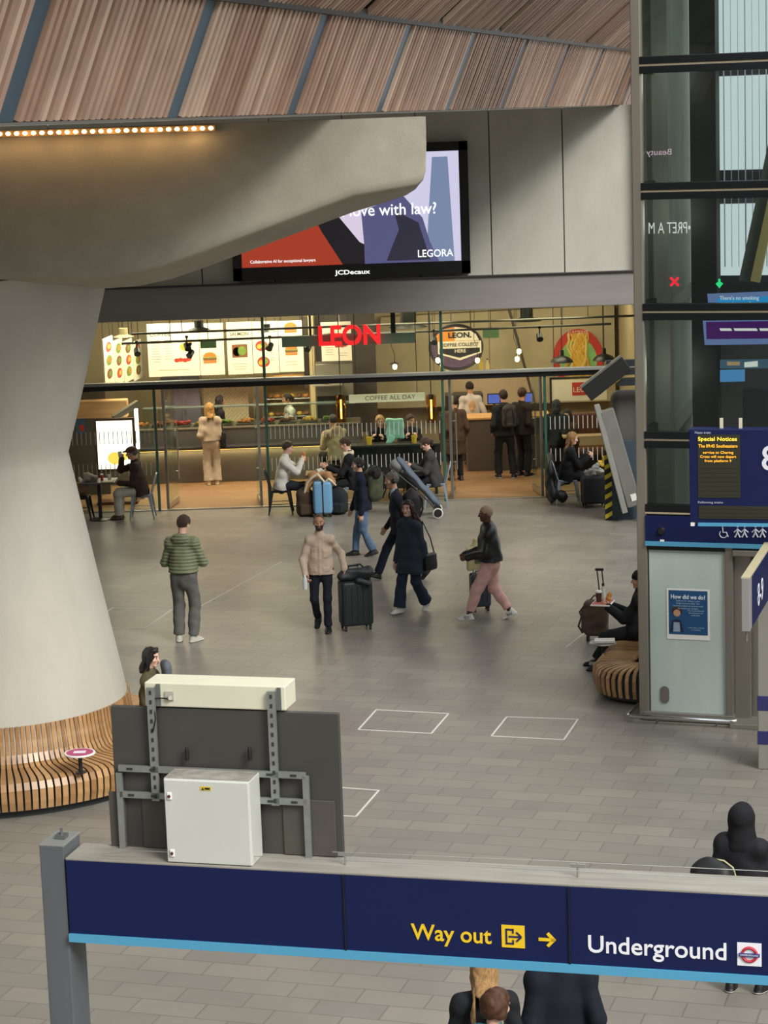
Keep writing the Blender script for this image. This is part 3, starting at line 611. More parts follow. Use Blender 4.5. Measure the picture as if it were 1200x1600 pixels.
b = B(); b.rbox((wB+.06, .1, (zt_-BO.z)/2+.05), (.12, .16, BO.z+zt_+.1), .01); b.build('support_post', MET, nt_)
# blade sign 8-9 and banded pillar at the right edge
SG = At(1160, 985, 22.4); bs_ = thing('platform_sign', 'grey-edged navy blade sign seen nearly edge on at the right margin', 'sign', SG, rad(-17+90)); hB = At(1160, 902, 22.4).z-SG.z
b = B(); b.rbox((.9, -.04, hB/2), (1.9, .085, hB), .006); b.build('sign_body', M('sign edge grey', '#93918f', .5, .2), bs_)
b = B(); b.box((.98, -.085, hB/2), (1.7, .006, hB-.03)); b.box((.98, .005, hB/2), (1.7, .006, hB-.03)); b.build('sign_face', NAVYS, bs_)
b = B(); b.box((.9, -.04, hB+.004), (1.9, .09, .012)); b.build('sign_cap', M('cream cap', '#b8ad8c', .5), bs_)
t_ = text('8-9', M('sign white', '#dcdce4', .5), bs_, (.75, -.09, hB*.42), height=.24); 
b = B(); b.cyl((.02, -.04, 0), (.02, -.04, -.12), .012, n=8); b.cyl((1.8, -.04, 0), (1.8, -.04, -SG.z+.01), .05, n=12); b.build('sign_post', POST, bs_)
PB = G(1187, 1205); pl = thing('banded_pillar', 'grey pillar with two navy bands at the right margin below the blade sign', 'pillar', (PB.x+.22, PB.y+.2, 0), rad(-17)); 
b = B(); b.rbox((0, 0, 1.1), (.36, .36, 2.2), .01); b.build('shaft', M('pillar grey', '#8a877f', .6), pl)
za_, zb3, zc, zd = [At(1190, y, PB.y).z for y in (1090, 1113, 1145, 1166)]
b = B(); b.rbox((0, 0, (za_+zb3)/2), (.372, .372, za_-zb3), .006); b.rbox((0, 0, (zc+zd)/2), (.372, .372, zc-zd), .006); b.build('bands', M('band navy', '#2b2c62', .5), pl)

# ------------------------------------------------------------------ overhead direction sign in front, with the board standing on it
S0 = At(102, 1344, 12.0); SR = rad(-14.5); Rs_ = Matrix.Rotation(SR, 3, 'Z')
def onS(px, py, off=0.): q = PL(px, py, S0, SR, off); return q[0], q[1]-S0.z
sign = thing('direction_sign', 'long navy Way out and Underground sign beam across the foreground', 'sign', S0, SR)
hN = -onS(106, 1458)[1]; hS = -onS(107, 1470)[1]; WS = 4.9; DS = .27
b = B(); b.rbox((WS/2, .008, -hN/2), (WS, .016, hN), .003); b.build('face_panel', NAVYS, sign)
b = B(); b.box((WS/2, -.002, -(hN+hS)/2), (WS, .03, hS-hN)); b.build('light_blue_stripe', CYAN, sign)
b = B(); b.rbox((WS/2, DS/2+.01, -hS/2), (WS-.01, DS-.02, hS-.02), .005); b.build('housing', M('sign housing', '#7c7a74', .55, .2, noise=.15, ns=3, stretch=(.6, 3, 1)), sign)
b = B(); b.rbox((WS/2, DS/2, .006), (WS, DS, .014), .004); b.build('top_plate', M('dusty top plate', '#8b867c', .7, noise=.2, ns=3, stretch=(.5, 4, 1)), sign)
xj = onS(890, 1450)[0]; xj2 = onS(538, 1400)[0]; 
for x_ in (xj, xj2): b = B(); b.box((x_, -.001, -hS/2), (.006, .02, hS)); b.build('panel_joint', M('joint black', '#0b0d18', .6), sign)
b = B()
for px in (292, 705): x_, z_ = onS(px, 1478); b.box((x_, .12, -hS-.006), (.12, .06, .012))
b.build('underside_bracket', DMET, sign)
SY = M('sign yellow', '#e8c021', .5); SW_ = M('sign lettering white', '#e6e6ec', .5)
x0_, z_ = onS(642, 1440); x1_, z2_ = onS(768, 1460); text('Way out', SY, sign, ((x0_+x1_)/2, -.003, onS(705, 1460)[1]), width=x1_-x0_, height=.118, bold=.012)
x_, z_ = onS(802, 1463); b = B(); sq = .125; b.box((x_, -.002, z_), (sq, .006, sq)); b.build('exit_symbol', SY, sign)
b = B(); y_ = -.007
for (cx_, cz_, w_, h_) in ((-.036, 0, .009, .086), (-.018, .039, .045, .009), (-.018, -.039, .045, .009), (.0, .031, .009, .025), (.0, -.031, .009, .025), (.006, 0, .06, .009)): b.box((x_+cx_, y_, z_+cz_), (w_, .003, h_))
for s_ in (-1, 1): b.bar((x_+.045, y_, z_), (x_+.018, y_, z_+.026*s_), .010, .003, Vector((0, 1, 0)))
b.build('exit_symbol_lines', M('symbol navy', '#1a2050', .5), sign)
x_, z_ = onS(855, 1468); b = B(); b.box((x_-.008, -.003, z_), (.075, .005, .017))
for s_ in (-1, 1): b.bar((x_+.042, -.003, z_-.006*s_), (x_+.002, -.003, z_+.036*s_), .017, .005, Vector((0, 1, 0)))
b.build('arrow', SY, sign)
x0_, _ = onS(919, 1470); x1_, _ = onS(1135, 1480); text('Underground', SW_, sign, ((x0_+x1_)/2, -.003, onS(1027, 1482)[1]), width=x1_-x0_, height=.125, bold=.010)
x_, z_ = onS(1171, 1491); b = B(); b.box((x_, -.002, z_), (.125, .006, .125)); b.build('roundel_tile', SW_, sign)
b = B(); b.tube([(x_+.037*math.cos(a), -.007, z_+.037*math.sin(a)) for a in np.linspace(0, 2*PI, 32, endpoint=False)], .0085, 6, closed=True); b.build('roundel_ring', M('roundel red', '#b8283c', .5), sign)
b = B(); b.box((x_, -.014, z_), (.108, .006, .018)); b.build('roundel_bar', M('roundel blue', '#1f2f7a', .5), sign); text('UNDERGROUND', SW_, sign, (x_, -.018, z_), width=.095, height=.009, depth=.001)
b = B(); xl_ = onS(64, 1400)[0]; pwid = -.012-xl_
b.rbox((xl_+pwid/2, DS/2, (-S0.z+.07)/2), (pwid, DS*.9, S0.z+.07), .006); b.build('post', M('sign post grey', '#62666a', .5, .3, noise=.08, ns=2, stretch=(4, 4, .5)), sign)
b = B(); b.rbox((xl_+pwid/2, DS/2, .075), (pwid+.004, DS*.92, .014), .004); b.build('post_cap', M('post cap', '#7a7a76', .6), sign); b = B(); b.box((-.008, DS/2, -hN/2), (.016, DS*.8, hN)); b.build('post_bracket', DMET, sign)
b = B(); b.cyl((xl_+pwid*.6, DS/2, .08), (xl_+pwid*.6, DS/2, .14), .008, n=8); b.box((xl_+pwid*.6, DS/2, .095), (.06, .06, .02)); b.build('cap_fixing', MET, sign)
b = B(); b.tube([(WS, .05, .075), (2.7, .05, .07), (.45, .05, .06), (.2, .05, .03)], .0025, 5); b.tube([(WS, .19, .075), (2.7, .19, .07), (1.5, .19, .06)], .0025, 5)
for x_ in (onS(897, 1375)[0], onS(530, 1340)[0]): b.cyl((x_, .12, .01), (x_, .12, .09), .006, n=6); b.bar((x_-.04, .12, .075), (x_+.04, .12, .075), .012, .02)
b.build('bird_wires', M('thin wire', '#a3a39b', .4, .6), sign)
# board standing on the sign
def SP(x, y, z): return S0+Rs_@Vector((x, y, z))
def onS2(px, py, off): q = PL(px, py, S0, SR, off); return q[0], q[1]-S0.z
DBK = M('board black', '#403e3a', .55, noise=.12, ns=3); GALV = M('galvanised strut', '#9a9e98', .4, .6, noise=.12, ns=10); CREAM = M('cream sheet metal', '#d0cdb6', .5, noise=.05, ns=3)
yb_ = .24; xl_, z1_ = onS2(172, 1103, yb_); xr2, zr2 = onS2(528, 1116, yb_); xl2, _ = onS2(161, 1330, yb_)
board = thing('display_board', 'dark rear of a display board standing on the navy sign beam', 'board', SP((xl_+xr2)/2, yb_, .013), SR); wD, hD = xr2-xl_, (z1_+zr2)/2-.013
b = B(); b.rbox((0, .02, hD/2), (wD, .035, hD), .004); b.build('back_sheet', DBK, board)
LSH = M('lower sheet', '#4a4640', .6, noise=.1, ns=3)
for xq, wq in ((-.49, .10), (-.28, .26), (.36, .30)): b = B(); b.rbox((wD*xq, -.004, hD*.2), (wq, .012, hD*.39), .003); b.build('lower_sheet', LSH, board)
def bl_(px, py): q = onS2(px, py, yb_); return q[0]-(xl_+xr2)/2, q[1]-.013
def strut(b, xa, za, xb, zb, wd=.045):
    a, c = Vector((xa, -.03, za)), Vector((xb, -.03, zb)); b.bar(a, c, wd, .02, Vector((0, 1, 0)))
b = B(); xa, za = bl_(238, 1072); _, zb4 = bl_(240, 1248); strut(b, xa, za, xa, zb4); xb, za2 = bl_(426, 1078); _, zb5 = bl_(427, 1255); strut(b, xb, za2, xb, zb5)
xc, zc1 = bl_(189, 1205); _, zc2 = bl_(190, 1338); strut(b, xc, zc1, xc, max(zc2, .0), .035); xd, zd1 = bl_(480, 1210); strut(b, xd, zd1, xd, .0, .035)
z6 = bl_(300, 1202)[1]; z7 = bl_(300, 1243)[1]; strut(b, xc, z6, xd, z6, .035); strut(b, xc, z7, xd, z7, .035)
st_ = b.build('strut', GALV, board)
b = B()
for xx, zh, zl in ((xa, za, zb4), (xb, za2, zb5)):
    n = 12
    for i in range(n): b.box((xx, -.042, zl+(zh-zl)*(i+.5)/n), (.013, .004, .022))
for i in range(8): b.box((xc+(xd-xc)*(i+.5)/8, -.042, z6), (.035, .004, .012)); b.box((xc+(xd-xc)*(i+.5)/8, -.042, z7), (.035, .004, .012))
o_ = b.build('strut_slots', M('slot dark', '#2c2d2c', .7), st_); o_['kind'] = 'stuff'
b = B()
for px in (295, 393): x_, z_ = bl_(px, 1180); b = B(); b.tube([(x_, -.03, z_-.02), (x_, -.03, z_+.04), (x_, -.03, z_+.055)], [.011, .011, .006], 10); b.build('cable_gland', BLK, board, smooth=True)
x0_, zt1 = bl_(226, 1064); x1_, zt2 = bl_(446, 1074); zl_ = bl_(330, 1106)[1]; zt0 = (zt1+zt2)/2
b = B(); b.rbox(((x0_+x1_)/2, .09, (zt0+zl_)/2), (x1_-x0_, .20, zt0-zl_), .006); top_ = b.build('top_box', CREAM, board)
b = B(); x_, z_ = bl_(266, 1086); b.box((x_, -.014, z_), (.05, .012, .05)); b.cyl((x_, -.02, z_-.01), (x_+.012, -.035, z_-.008), .012, n=10); b.build('cable_socket', M('socket grey', '#a8a698', .5), top_)
b = B(); x2_, z2_ = bl_(236, 1090); b.tube([(x_, -.03, z_-.012), (x_-.04, -.028, z_-.012), (x2_+.03, -.03, z_-.014), (x2_+.028, -.035, z_-.06), (x2_+.035, -.04, z_-.13), (x2_+.02, -.05, z_-.2)], .004, 6); b.build('cable', BLK, top_, smooth=True)
b = B()
for xx in (xa, xb): b.box((xx+.04*(1 if xx == xa else 1), -.016, (zt0+zl_)/2), (.022, .012, zt0-zl_-.01))
b.build('mounting_bracket', MET, top_)
yc = .02; xa, za = onS2(255, 1216, yc); xb, _ = onS2(389, 1222, yc); _, zcb = onS2(320, 1344, yc)
cab = thing('control_cabinet', 'pale grey metal control cabinet with two locks in front of the display board', 'cabinet', SP((xa+xb)/2, yc+.095, .013), SR); wc, hc_ = xb-xa, za-.013
b = B(); b.rbox((0, 0, hc_/2), (wc, .19, hc_), .006); b.build('box', M('cabinet grey', '#c2c3bb', .5, noise=.03, ns=4), cab)
b = B(); b.rbox((0, -.099, hc_/2), (wc-.01, .012, hc_-.01), .004); dr = b.build('door', M('cabinet grey', '#c2c3bb'), cab)
b = B(); b.box((0, 0, hc_+.001), (wc-.006, .18, .003)); b.build('dusty_lid', M('dust', '#8d887e', .9, noise=.3, ns=12), cab)
for zz in (hc_*.80, hc_*.12):
    b = B(); b.rbox((-wc/2+.035, -.108, zz), (.026, .010, .042), .004); l_ = b.build('lock', WHITE, dr); b = B(); b.cyl((-wc/2+.035, -.112, zz), (-wc/2+.035, -.118, zz), .009, n=12); b.build('key_barrel', M('lock red', '#5a2f2c', .4), dr)
b = B(); b.box((-.0, -.1065, hc_-.045), (.062, .002, .022)); b.build('warning_label', M('label yellow', '#d6b52a', .5), dr)
b = B(); b.prism([(-.024, hc_-.053), (-.008, hc_-.053), (-.016, hc_-.038)], -.109, -.108); b.box((.01, -.1085, hc_-.045), (.03, .001, .010)); b.build('warning_print', BLK, dr)
# ------------------------------------------------------------------ smooth solid modelling for figures, cloth and bags
A3 = lambda v: np.array(v, dtype=np.float32)
def cap(a, b, ra, rb, k=.02, n=None, q=1.): return ('c', A3(a), A3(b), ra, rb, k, None if n is None else A3(n)/np.linalg.norm(A3(n)), q)
def ell(c, r, R=None, k=.02): return ('e', A3(c), A3(r), R, k)
def rb(c, size, r, R=None, k=.02): return ('b', A3(c), A3(size)/2, r, R, k)
def one(pr, P):
    if pr[0] == 'c':
        _, a, b, ra, rb_, k, n, q = pr; w = P-a; ab = b-a
        if n is not None and q != 1.:
            w = w+np.outer(w@n, n)*(1/q-1); ab = ab+n*(ab@n)*(1/q-1)
        L2 = float(ab@ab)+1e-12; t = np.clip((w@ab)/L2, 0, 1)
        return (np.linalg.norm(w-t[:, None]*ab, axis=1)-(ra+(rb_-ra)*t))*(q if n is not None else 1.), k
    if pr[0] == 'e':
        _, c, r, R, k = pr; w = P-c
        if R is not None: w = w@R.T
        k0 = np.linalg.norm(w/r, axis=1); k1 = np.linalg.norm(w/(r*r), axis=1)+1e-9
        return k0*(k0-1)/k1, k
    _, c, s, r, R, k = pr; w = P-c
    if R is not None: w = w@R.T
    qd = np.abs(w)-(s-r); return np.linalg.norm(np.maximum(qd, 0), axis=1)+np.minimum(qd.max(1), 0)-r, k
def ev(prims, P):
    D = None
    for pr in prims:
        d, k = one(pr, P)
        if D is None: D = d
        else:
            h = np.maximum(k-np.abs(D-d), 0)/k; D = np.minimum(D, d)-h*h*k*.25
    return D
def bounds(prims, pad=.03):
    lo, hi = A3([9]*3), A3([-9]*3)
    for p in prims:
        if p[0] == 'c':
            r = max(p[3], p[4]); lo = np.minimum(lo, np.minimum(p[1], p[2])-r); hi = np.maximum(hi, np.maximum(p[1], p[2])+r)
        else:
            r = float(np.max(p[2]))*(1 if p[0] == 'e' else 1.8); lo = np.minimum(lo, p[1]-r); hi = np.maximum(hi, p[1]+r)
    return lo-pad, hi+pad
def wrink(P, amp, f, seed):
    r = np.random.RandomState(seed); o = np.zeros(len(P), np.float32)
    for i in range(5):
        d = r.normal(size=3).astype(np.float32); d /= np.linalg.norm(d); o += np.sin(P@d*f*r.uniform(.6, 1.7)+r.uniform(0, 6.28))
    return amp*o/2.2
OFF = [(i, j, k) for i in (0, 1) for j in (0, 1) for k in (0, 1)]
EDG = [(a, b_) for a in range(8) for b_ in range(a+1, 8) if sum(abs(OFF[a][q]-OFF[b_][q]) for q in range(3)) == 1]
def solid(name, f, lo, hi, h, mats, parent, matfn=None, smooth=True):
    n = (np.ceil((hi-lo)/h/4).astype(int)+1)*4
    ax = [lo[i]+h*(4*np.arange(n[i]//4)+1.5) for i in range(3)]
    g = np.stack(np.meshgrid(*ax, indexing='ij'), -1).reshape(-1, 3).astype(np.float32)
    dc = f(g); V = np.repeat(np.repeat(np.repeat(np.sign(dc).reshape(n//4), 4, 0), 4, 1), 4, 2).astype(np.float32)
    act = np.argwhere(np.abs(dc).reshape(n//4) < 4*h*1.15)
    loc = np.stack(np.meshgrid(*[np.arange(4)]*3, indexing='ij'), -1).reshape(-1, 3)
    idx = (act[:, None, :]*4+loc[None]).reshape(-1, 3)
    V[idx[:, 0], idx[:, 1], idx[:, 2]] = f((lo+h*idx).astype(np.float32))
    V = np.pad(V, 1, constant_values=1.); lo = lo-h
    s = V < 0; c = np.zeros(tuple(d-1 for d in V.shape), np.int8)
    for o in OFF: c += s[o[0]:s.shape[0]-1+o[0], o[1]:s.shape[1]-1+o[1], o[2]:s.shape[2]-1+o[2]]
    cells = np.argwhere((c > 0) & (c < 8))
    if not len(cells): return None
    vid = -np.ones(c.shape, np.int64); vid[cells[:, 0], cells[:, 1], cells[:, 2]] = np.arange(len(cells))
    acc = np.zeros((len(cells), 3)); cnt = np.zeros(len(cells)); vals = [V[cells[:, 0]+o[0], cells[:, 1]+o[1], cells[:, 2]+o[2]] for o in OFF]
    for a, b_ in EDG:
        va, vb = vals[a], vals[b_]; x = (va < 0) != (vb < 0); t = va[x]/(va[x]-vb[x])
        acc[x] += A3(OFF[a])+t[:, None]*(A3(OFF[b_])-A3(OFF[a])); cnt[x] += 1
    vs = lo+h*(cells+acc/cnt[:, None]); F = []
    for a in range(3):
        u, w_ = (a+1) % 3, (a+2) % 3; sl = [slice(None)]*3; sl2 = [slice(None)]*3; sl[a] = slice(0, -1); sl2[a] = slice(1, None)
        for q in (u, w_): sl[q] = slice(1, -1); sl2[q] = slice(1, -1)
        s0, s1 = s[tuple(sl)], s[tuple(sl2)]
        for flip in (0, 1):
            e = np.argwhere((s0 & ~s1) if not flip else (~s0 & s1))
            if not len(e): continue
            e[:, u] += 1; e[:, w_] += 1; q = []
            for du, dw in ((-1, -1), (0, -1), (0, 0), (-1, 0)):
                k = e.copy(); k[:, u] += du; k[:, w_] += dw; q.append(vid[k[:, 0], k[:, 1], k[:, 2]])
            q = np.stack(q, 1); F.append(q[:, ::-1] if flip else q)
    F = np.concatenate(F); F = F[(F >= 0).all(1)]
    me = bpy.data.meshes.new(name); me.vertices.add(len(vs)); me.vertices.foreach_set('co', vs.astype(np.float32).ravel())
    me.loops.add(F.size); me.loops.foreach_set('vertex_index', F.astype(np.int32).ravel())
    me.polygons.add(len(F)); me.polygons.foreach_set('loop_start', np.arange(len(F), dtype=np.int32)*4); me.polygons.foreach_set('loop_total', np.full(len(F), 4, np.int32))
    for q in (mats if isinstance(mats, (list, tuple)) else [mats]): me.materials.append(q)
    if matfn is not None: me.polygons.foreach_set('material_index', matfn(vs[F].mean(1)).astype(np.int32))
    me.polygons.foreach_set('use_smooth', np.full(len(F), smooth)); me.update(); me.validate()
    return link(name, me, parent)
def blob(name, prims, h, mats, parent, wr=0., wf=40., seed=1, cuts=(), matfn=None, extra=None):
    def f(P):
        d = ev(prims, P)
        if wr: d = d+wrink(P, wr, wf, seed)
        if extra is not None: d = extra(P, d)
        for p, n in cuts: d = np.maximum(d, (P-A3(p))@A3(n))
        return d
    lo, hi = bounds(prims); return solid(name, f, lo, hi, h, mats, parent, matfn)

# ------------------------------------------------------------------ people
def nz(v): return v/(np.linalg.norm(v)+1e-9)
def ik(a, t, l1, l2, pole):
    d = t-a; L = np.linalg.norm(d); mx = (l1+l2)*.998
    if L > mx: t = a+d*mx/L; d = t-a; L = mx
    u = d/L; x = (l1*l1-l2*l2+L*L)/(2*L); y = math.sqrt(max(l1*l1-x*x, 0)); p = pole-u*(pole@u); p = nz(p)
    return a+u*x+p*y, t
def rot(v, ax, ang):
    c, s = math.cos(ang), math.sin(ang); ax = nz(ax); return v*c+np.cross(ax, v)*s+ax*(ax@v)*(1-c)
SKIN_L = M('light skin', '#c99a80', .55, noise=.05, ns=30); SKIN_P = M('pale skin', '#d6aa94', .55, noise=.05, ns=30)
SKIN_M = M('tan skin', '#a87a5c', .55, noise=.05, ns=30); SKIN_D = M('deep brown skin', '#5b3c2c', .5, noise=.06, ns=30)
EYEW = M('eye white', '#cfc8c0', .3); EYED = M('dark iris', '#1c1512', .3); LIP = {}
def lipm(sk):
    n = sk.name+' lip'
    if n not in MATS: M(n, '#8f5a50' if 'deep' not in sk.name else '#4a2a24', .45)
    return MATS[n]
H_BLACK = M('black hair', '#15110f', .45, noise=.3, ns=60, bump=.6, bs=150, stretch=(4, 4, .6)); H_BROWN = M('brown hair', '#3b2619', .5, noise=.3, ns=40, bump=.6, bs=120, stretch=(4, 4, .6))
H_DARK = M('dark brown hair', '#241811', .5, noise=.3, ns=40, bump=.6, bs=120, stretch=(4, 4, .6)); H_BLOND = M('blond hair', '#a98253', .5, noise=.45, ns=30, bump=.6, bs=90, stretch=(4, 4, .5))
H_GREY = M('greying hair', '#5a5048', .5, noise=.3, ns=40, bump=.5, bs=120); H_STUB = M('cropped hair', '#4a3a30', .7, noise=.2, ns=80)
def cloth(name, col, rough=.85, noise=.12, ns=14, bump=.25, bs=220): return M(name, col, rough, noise=noise, ns=ns, bump=bump, bs=bs, spec=.25)
def person(label, loc, heading, H=1.75, pose=None, skin=SKIN_L, top=None, legs=None, shoes=None, hair=None, beard=None, h=.0075, bulk=1., extras=None, group=None):
    po = dict(lean=0, side=0, twist=0, head=(0, 0), LF=(-.09, 0, 0, 6, 0), RF=(.09, 0, 0, -6, 0), LH=None, RH=None, pel=None, curl=(.35, .35), Lp=None, Rp=None, Ld=None, Rd=None, shrug=0.); po.update(pose or {})
    s = H/1.75; root = thing('person', label, 'person', loc, rad(heading), group)
    P0 = A3(po['pel'] if po['pel'] else (0, 0, .53*H)); X, Y, Z = A3((1, 0, 0)), A3((0, 1, 0)), A3((0, 0, 1))
    U = nz(rot(rot(Z, X, -rad(po['lean'])), Y, rad(po['side']))); F0 = nz(np.cross(U, X)); tw = rad(po['twist'])
    Rx = nz(rot(X, U, tw)); Fw = nz(np.cross(U, Rx)); J = dict(U=U, F=Fw, R=Rx, P=P0)
    Nk = P0+U*.292*H; sw = po.get('sw', 1.)*.092*H*bulk**.5; Ls = P0+U*(.247+po['shrug'])*H-Rx*sw; Rs = P0+U*(.247+po['shrug'])*H+Rx*sw
    hy_, hp_ = rad(po['head'][0]), rad(po['head'][1])
    Zh = nz(U*.55+Z*.45); hx = nz(rot(nz(Rx-Zh*(Rx@Zh)), Zh, hy_)); hf = nz(np.cross(Zh, hx)); hz = nz(rot(Zh, hx, hp_)); hf = nz(np.cross(hz, hx))
    hc = Nk+nz(U+Zh)*.052*H+hz*.055*H+hf*.012*H; Rh = np.stack([hx, hf, hz])
    hl, hr = P0-X*.052*H-U*.012*H, P0+X*.052*H-U*.012*H
    body = []; J.update(N=Nk, hc=hc, hx=hx, hf=hf, hz=hz, Ls=Ls, Rs=Rs)
    def hp(x, y, z): return hc+(hx*x+hf*y+hz*z)*s
    # head
    body += [ell(hp(0, -.010, .020), A3((.074, .094, .092))*s, Rh, .03), ell(hp(0, .024, -.046), A3((.054, .062, .066))*s, Rh, .04), cap(hp(-.012, .070, -.096), hp(.012, .070, -.096), .016*s, .016*s, .03),
             cap(hp(0, .086, .012), hp(0, .104, -.030), .008*s, .013*s, .012), cap(hp(-.032, .078, .024), hp(.032, .078, .024), .012*s, .012*s, .012),
             cap(hp(-.016, .083, -.062), hp(.016, .083, -.062), .009*s, .009*s, .008), ell(hp(-.04, .06, -.022), A3((.022, .022, .02))*s, Rh, .02), ell(hp(.04, .06, -.022), A3((.022, .022, .02))*s, Rh, .02),
             ell(hp(-.076, -.006, -.008), A3((.010, .020, .032))*s, Rh, .008), ell(hp(.076, -.006, -.008), A3((.010, .020, .032))*s, Rh, .008)]
    body += [cap(Nk-U*.03*s, hp(0, -.012, -.055), .056*s*bulk**.5, .052*s, .03)]
    k = bulk
    tors = [(P0-U*.02*H, P0+U*.06*H, .148*s*k, .138*s*k, .68), (P0+U*.06*H, P0+U*.13*H, .136*s*k, .144*s*k, .68), (P0+U*.13*H, P0+U*.195*H, .144*s*k, .125*s*k, .70)]
    def torso(t, kk=.05): return [cap(a, b_, ra+t, rb_+t, kk, Fw if i else F0, q) for i, (a, b_, ra, rb_, q) in enumerate(tors)]
    def shoul(t): return [cap(Ls, Rs, .052*s+t, .052*s+t, .05), cap(Nk-U*.022*H, Ls, .044*s+t*.7, .046*s+t*.8, .06), cap(Nk-U*.022*H, Rs, .044*s+t*.7, .046*s+t*.8, .06)]
    body += torso(-.004)+shoul(-.004)
    # arms
    def arm(sd, S, tgt, pole, curl, hd, pn):
        if tgt is None: tgt = P0+A3((sd*.19*k, .03, -.055*H/1.75)); tgt = A3(tgt)
        tgt = A3(tgt); pole = A3(pole) if pole is not None else nz(-Fw*.9+Rx*sd*.28-Z*.5)
        E, Wt = ik(S, tgt, .175*H, .152*H, pole); fd = nz(Wt-E); hd = nz(A3(hd)) if hd is not None else fd
        if pn is None: pn = -Rx*sd
        pn = nz(A3(pn)-hd*(A3(pn)@hd)); ac = nz(np.cross(hd, pn)); th = ac if ac@(Fw+Z*.6) > 0 else -ac
        return E, Wt, hd, pn, th
    LA = arm(-1, Ls, po['LH'], po['Lp'], po['curl'][0], po['Ld'], po.get('Ln')); RA = arm(1, Rs, po['RH'], po['Rp'], po['curl'][1], po['Rd'], po.get('Rn'))
    for S, (E, Wt, hd, pn, th), cu in ((Ls, LA, po['curl'][0]), (Rs, RA, po['curl'][1])):
        body += [cap(S, E, .047*s, .037*s, .03), cap(E, Wt, .038*s, .026*s, .02), cap(Wt+hd*.012*s, Wt+hd*.082*s, .032*s, .037*s, .014, pn, .42)]
        ax_ = np.cross(hd, pn)
        for i, ln in enumerate((.070, .079, .073, .057)):
            ba = Wt+hd*.084*s+th*(.0285-.019*i)*s; d1 = rot(hd, ax_, cu*1.0); d2 = rot(hd, ax_, cu*2.2); mid = ba+d1*ln*.52*s
            body += [cap(ba-hd*.012*s, mid, .0098*s, .0090*s, .006), cap(mid, mid+d2*ln*.48*s, .0088*s, .0076*s, .004)]
        t0 = Wt+hd*.022*s+th*.026*s; td = nz(hd*.75+th*.65+pn*(.25+.5*cu)); t1 = t0+td*.042*s; td2 = nz(hd*.95+th*.15+pn*(.2+.7*cu)); body += [cap(t0, t1, .0135*s, .0115*s, .010), cap(t1, t1+td2*.030*s, .0108*s, .0085*s, .004)]
    J.update(LW=LA[1], RW=RA[1], LE=LA[0], RE=RA[0], LHd=LA[2], RHd=RA[2])
    # legs
    knees = []; feet = []
    for sd, hj, ft, pl in ((-1, hl, po['LF'], po.get('Lk')), (1, hr, po['RF'], po.get('Rk'))):
        x, y, z, yaw, pit = ft; fw = rot(Y, Z, rad(yaw)); fx = rot(X, Z, rad(yaw)); ank = A3((x, y, z+.082*s))
        if pit: ball = A3((x, y, z))+fw*.12*s; ank = ball+rot(ank-ball, fx, -rad(pit))
        ff = rot(fw, fx, -rad(pit)); fz = rot(Z, fx, -rad(pit))
        pole = A3(pl) if pl is not None else nz(fw+Y*.6+Z*.05)
        K, An = ik(hj, ank, .243*H, .236*H, pole); knees.append(K); feet.append((An, fx, ff, fz))
        sh = nz(An-K); bk = nz(-np.cross(nz(fx), sh)); bk = bk if bk@ff < 0 else -bk
        body += [cap(hj, K, .074*s*k, .052*s, .05), cap(K, An, .050*s, .036*s, .03), ell(K+sh*.11*s+bk*.014*s, A3((.042, .042, .10))*s, np.stack([fx, np.cross(sh, fx), sh]), .03), cap(An-fz*.03*s, An+ff*.12*s-fz*.055*s, .034*s, .028*s, .03)]
    J.update(K=knees, feet=feet)
    def bm_(P):
        L = (P-hc)@Rh.T/s; x, y, z = np.abs(L[:, 0]), L[:, 1], L[:, 2]; mi = np.zeros(len(P)); near = (np.abs(z) < .125) & (x < .09) & (np.abs(y) < .13)
        if beard: mi[near & (y > -.005+.3*np.maximum(0, z+.03)) & (z < -.040+.25*x) & (z > -.115) & ~((np.abs(z+.06) < .007) & (x < .02)) & ~((z > -.048) & (x < .014))] = 4
        mi[near & (y > .06) & (np.abs(z+.061) < .0075) & (x < .021)] = 3
        mi[near & (y > .055) & (np.abs(z-.004) < .0075) & (x > .016) & (x < .044)] = 1
        mi[near & (y > .055) & (np.abs(z-.004) < .0085) & (x > .023) & (x < .038)] = 2
        mi[near & (y > .05) & (np.abs(z-.033+.12*(x-.03)) < .0050) & (x > .012) & (x < .047)] = 5
        return mi
    br = (hair or {}).get('mat', H_DARK)
    blob('body', body, h, [skin, EYEW, EYED, lipm(skin), beard or skin, br if br.name not in ('blond hair',) else H_BROWN], root, matfn=bm_)
    # upper garment
    if top:
        t = top.get('t', .014); hem = top.get('hem', .06)*s; hp0 = P0-U*hem
        pr = torso(t); fl = top.get('flare', 0)
        pr.append(cap(P0+U*.06*H, P0-U*.03*H, (.138*k*s+t), (.168*k*s+t), .05, F0, .72)); pr.append(cap(P0-U*.03*H, hp0-U*.04, (.168*k*s+t), (.168*k*s+t+fl), .05, F0, .74))
        if top.get('skirt'):
            kd = nz(knees[0]+knees[1]-hl-hr)
        cut = top.get('cut', True); arms = []; sl = top.get('sleeve', 1.)
        for S, (E, Wt, hd, pn, th) in ((Ls, LA), (Rs, RA)):
            arms += [cap(S, E, .046*s+t*.75, .043*s+t*.75, .05)]
            if sl > .5: arms += [cap(E, E+(Wt-E)*sl, .044*s+t*.75, top.get('cuff', .034)*s+t*.5, .02)]
        sh = shoul(t); col = []
        if top.get('collar', 1):
            ch = top.get('collar', 1)*.022; col = [cap(Nk-U*.015, Nk+nz(U+Zh)*ch, .066*s+t*.4, .064*s+t*.3, .02)]
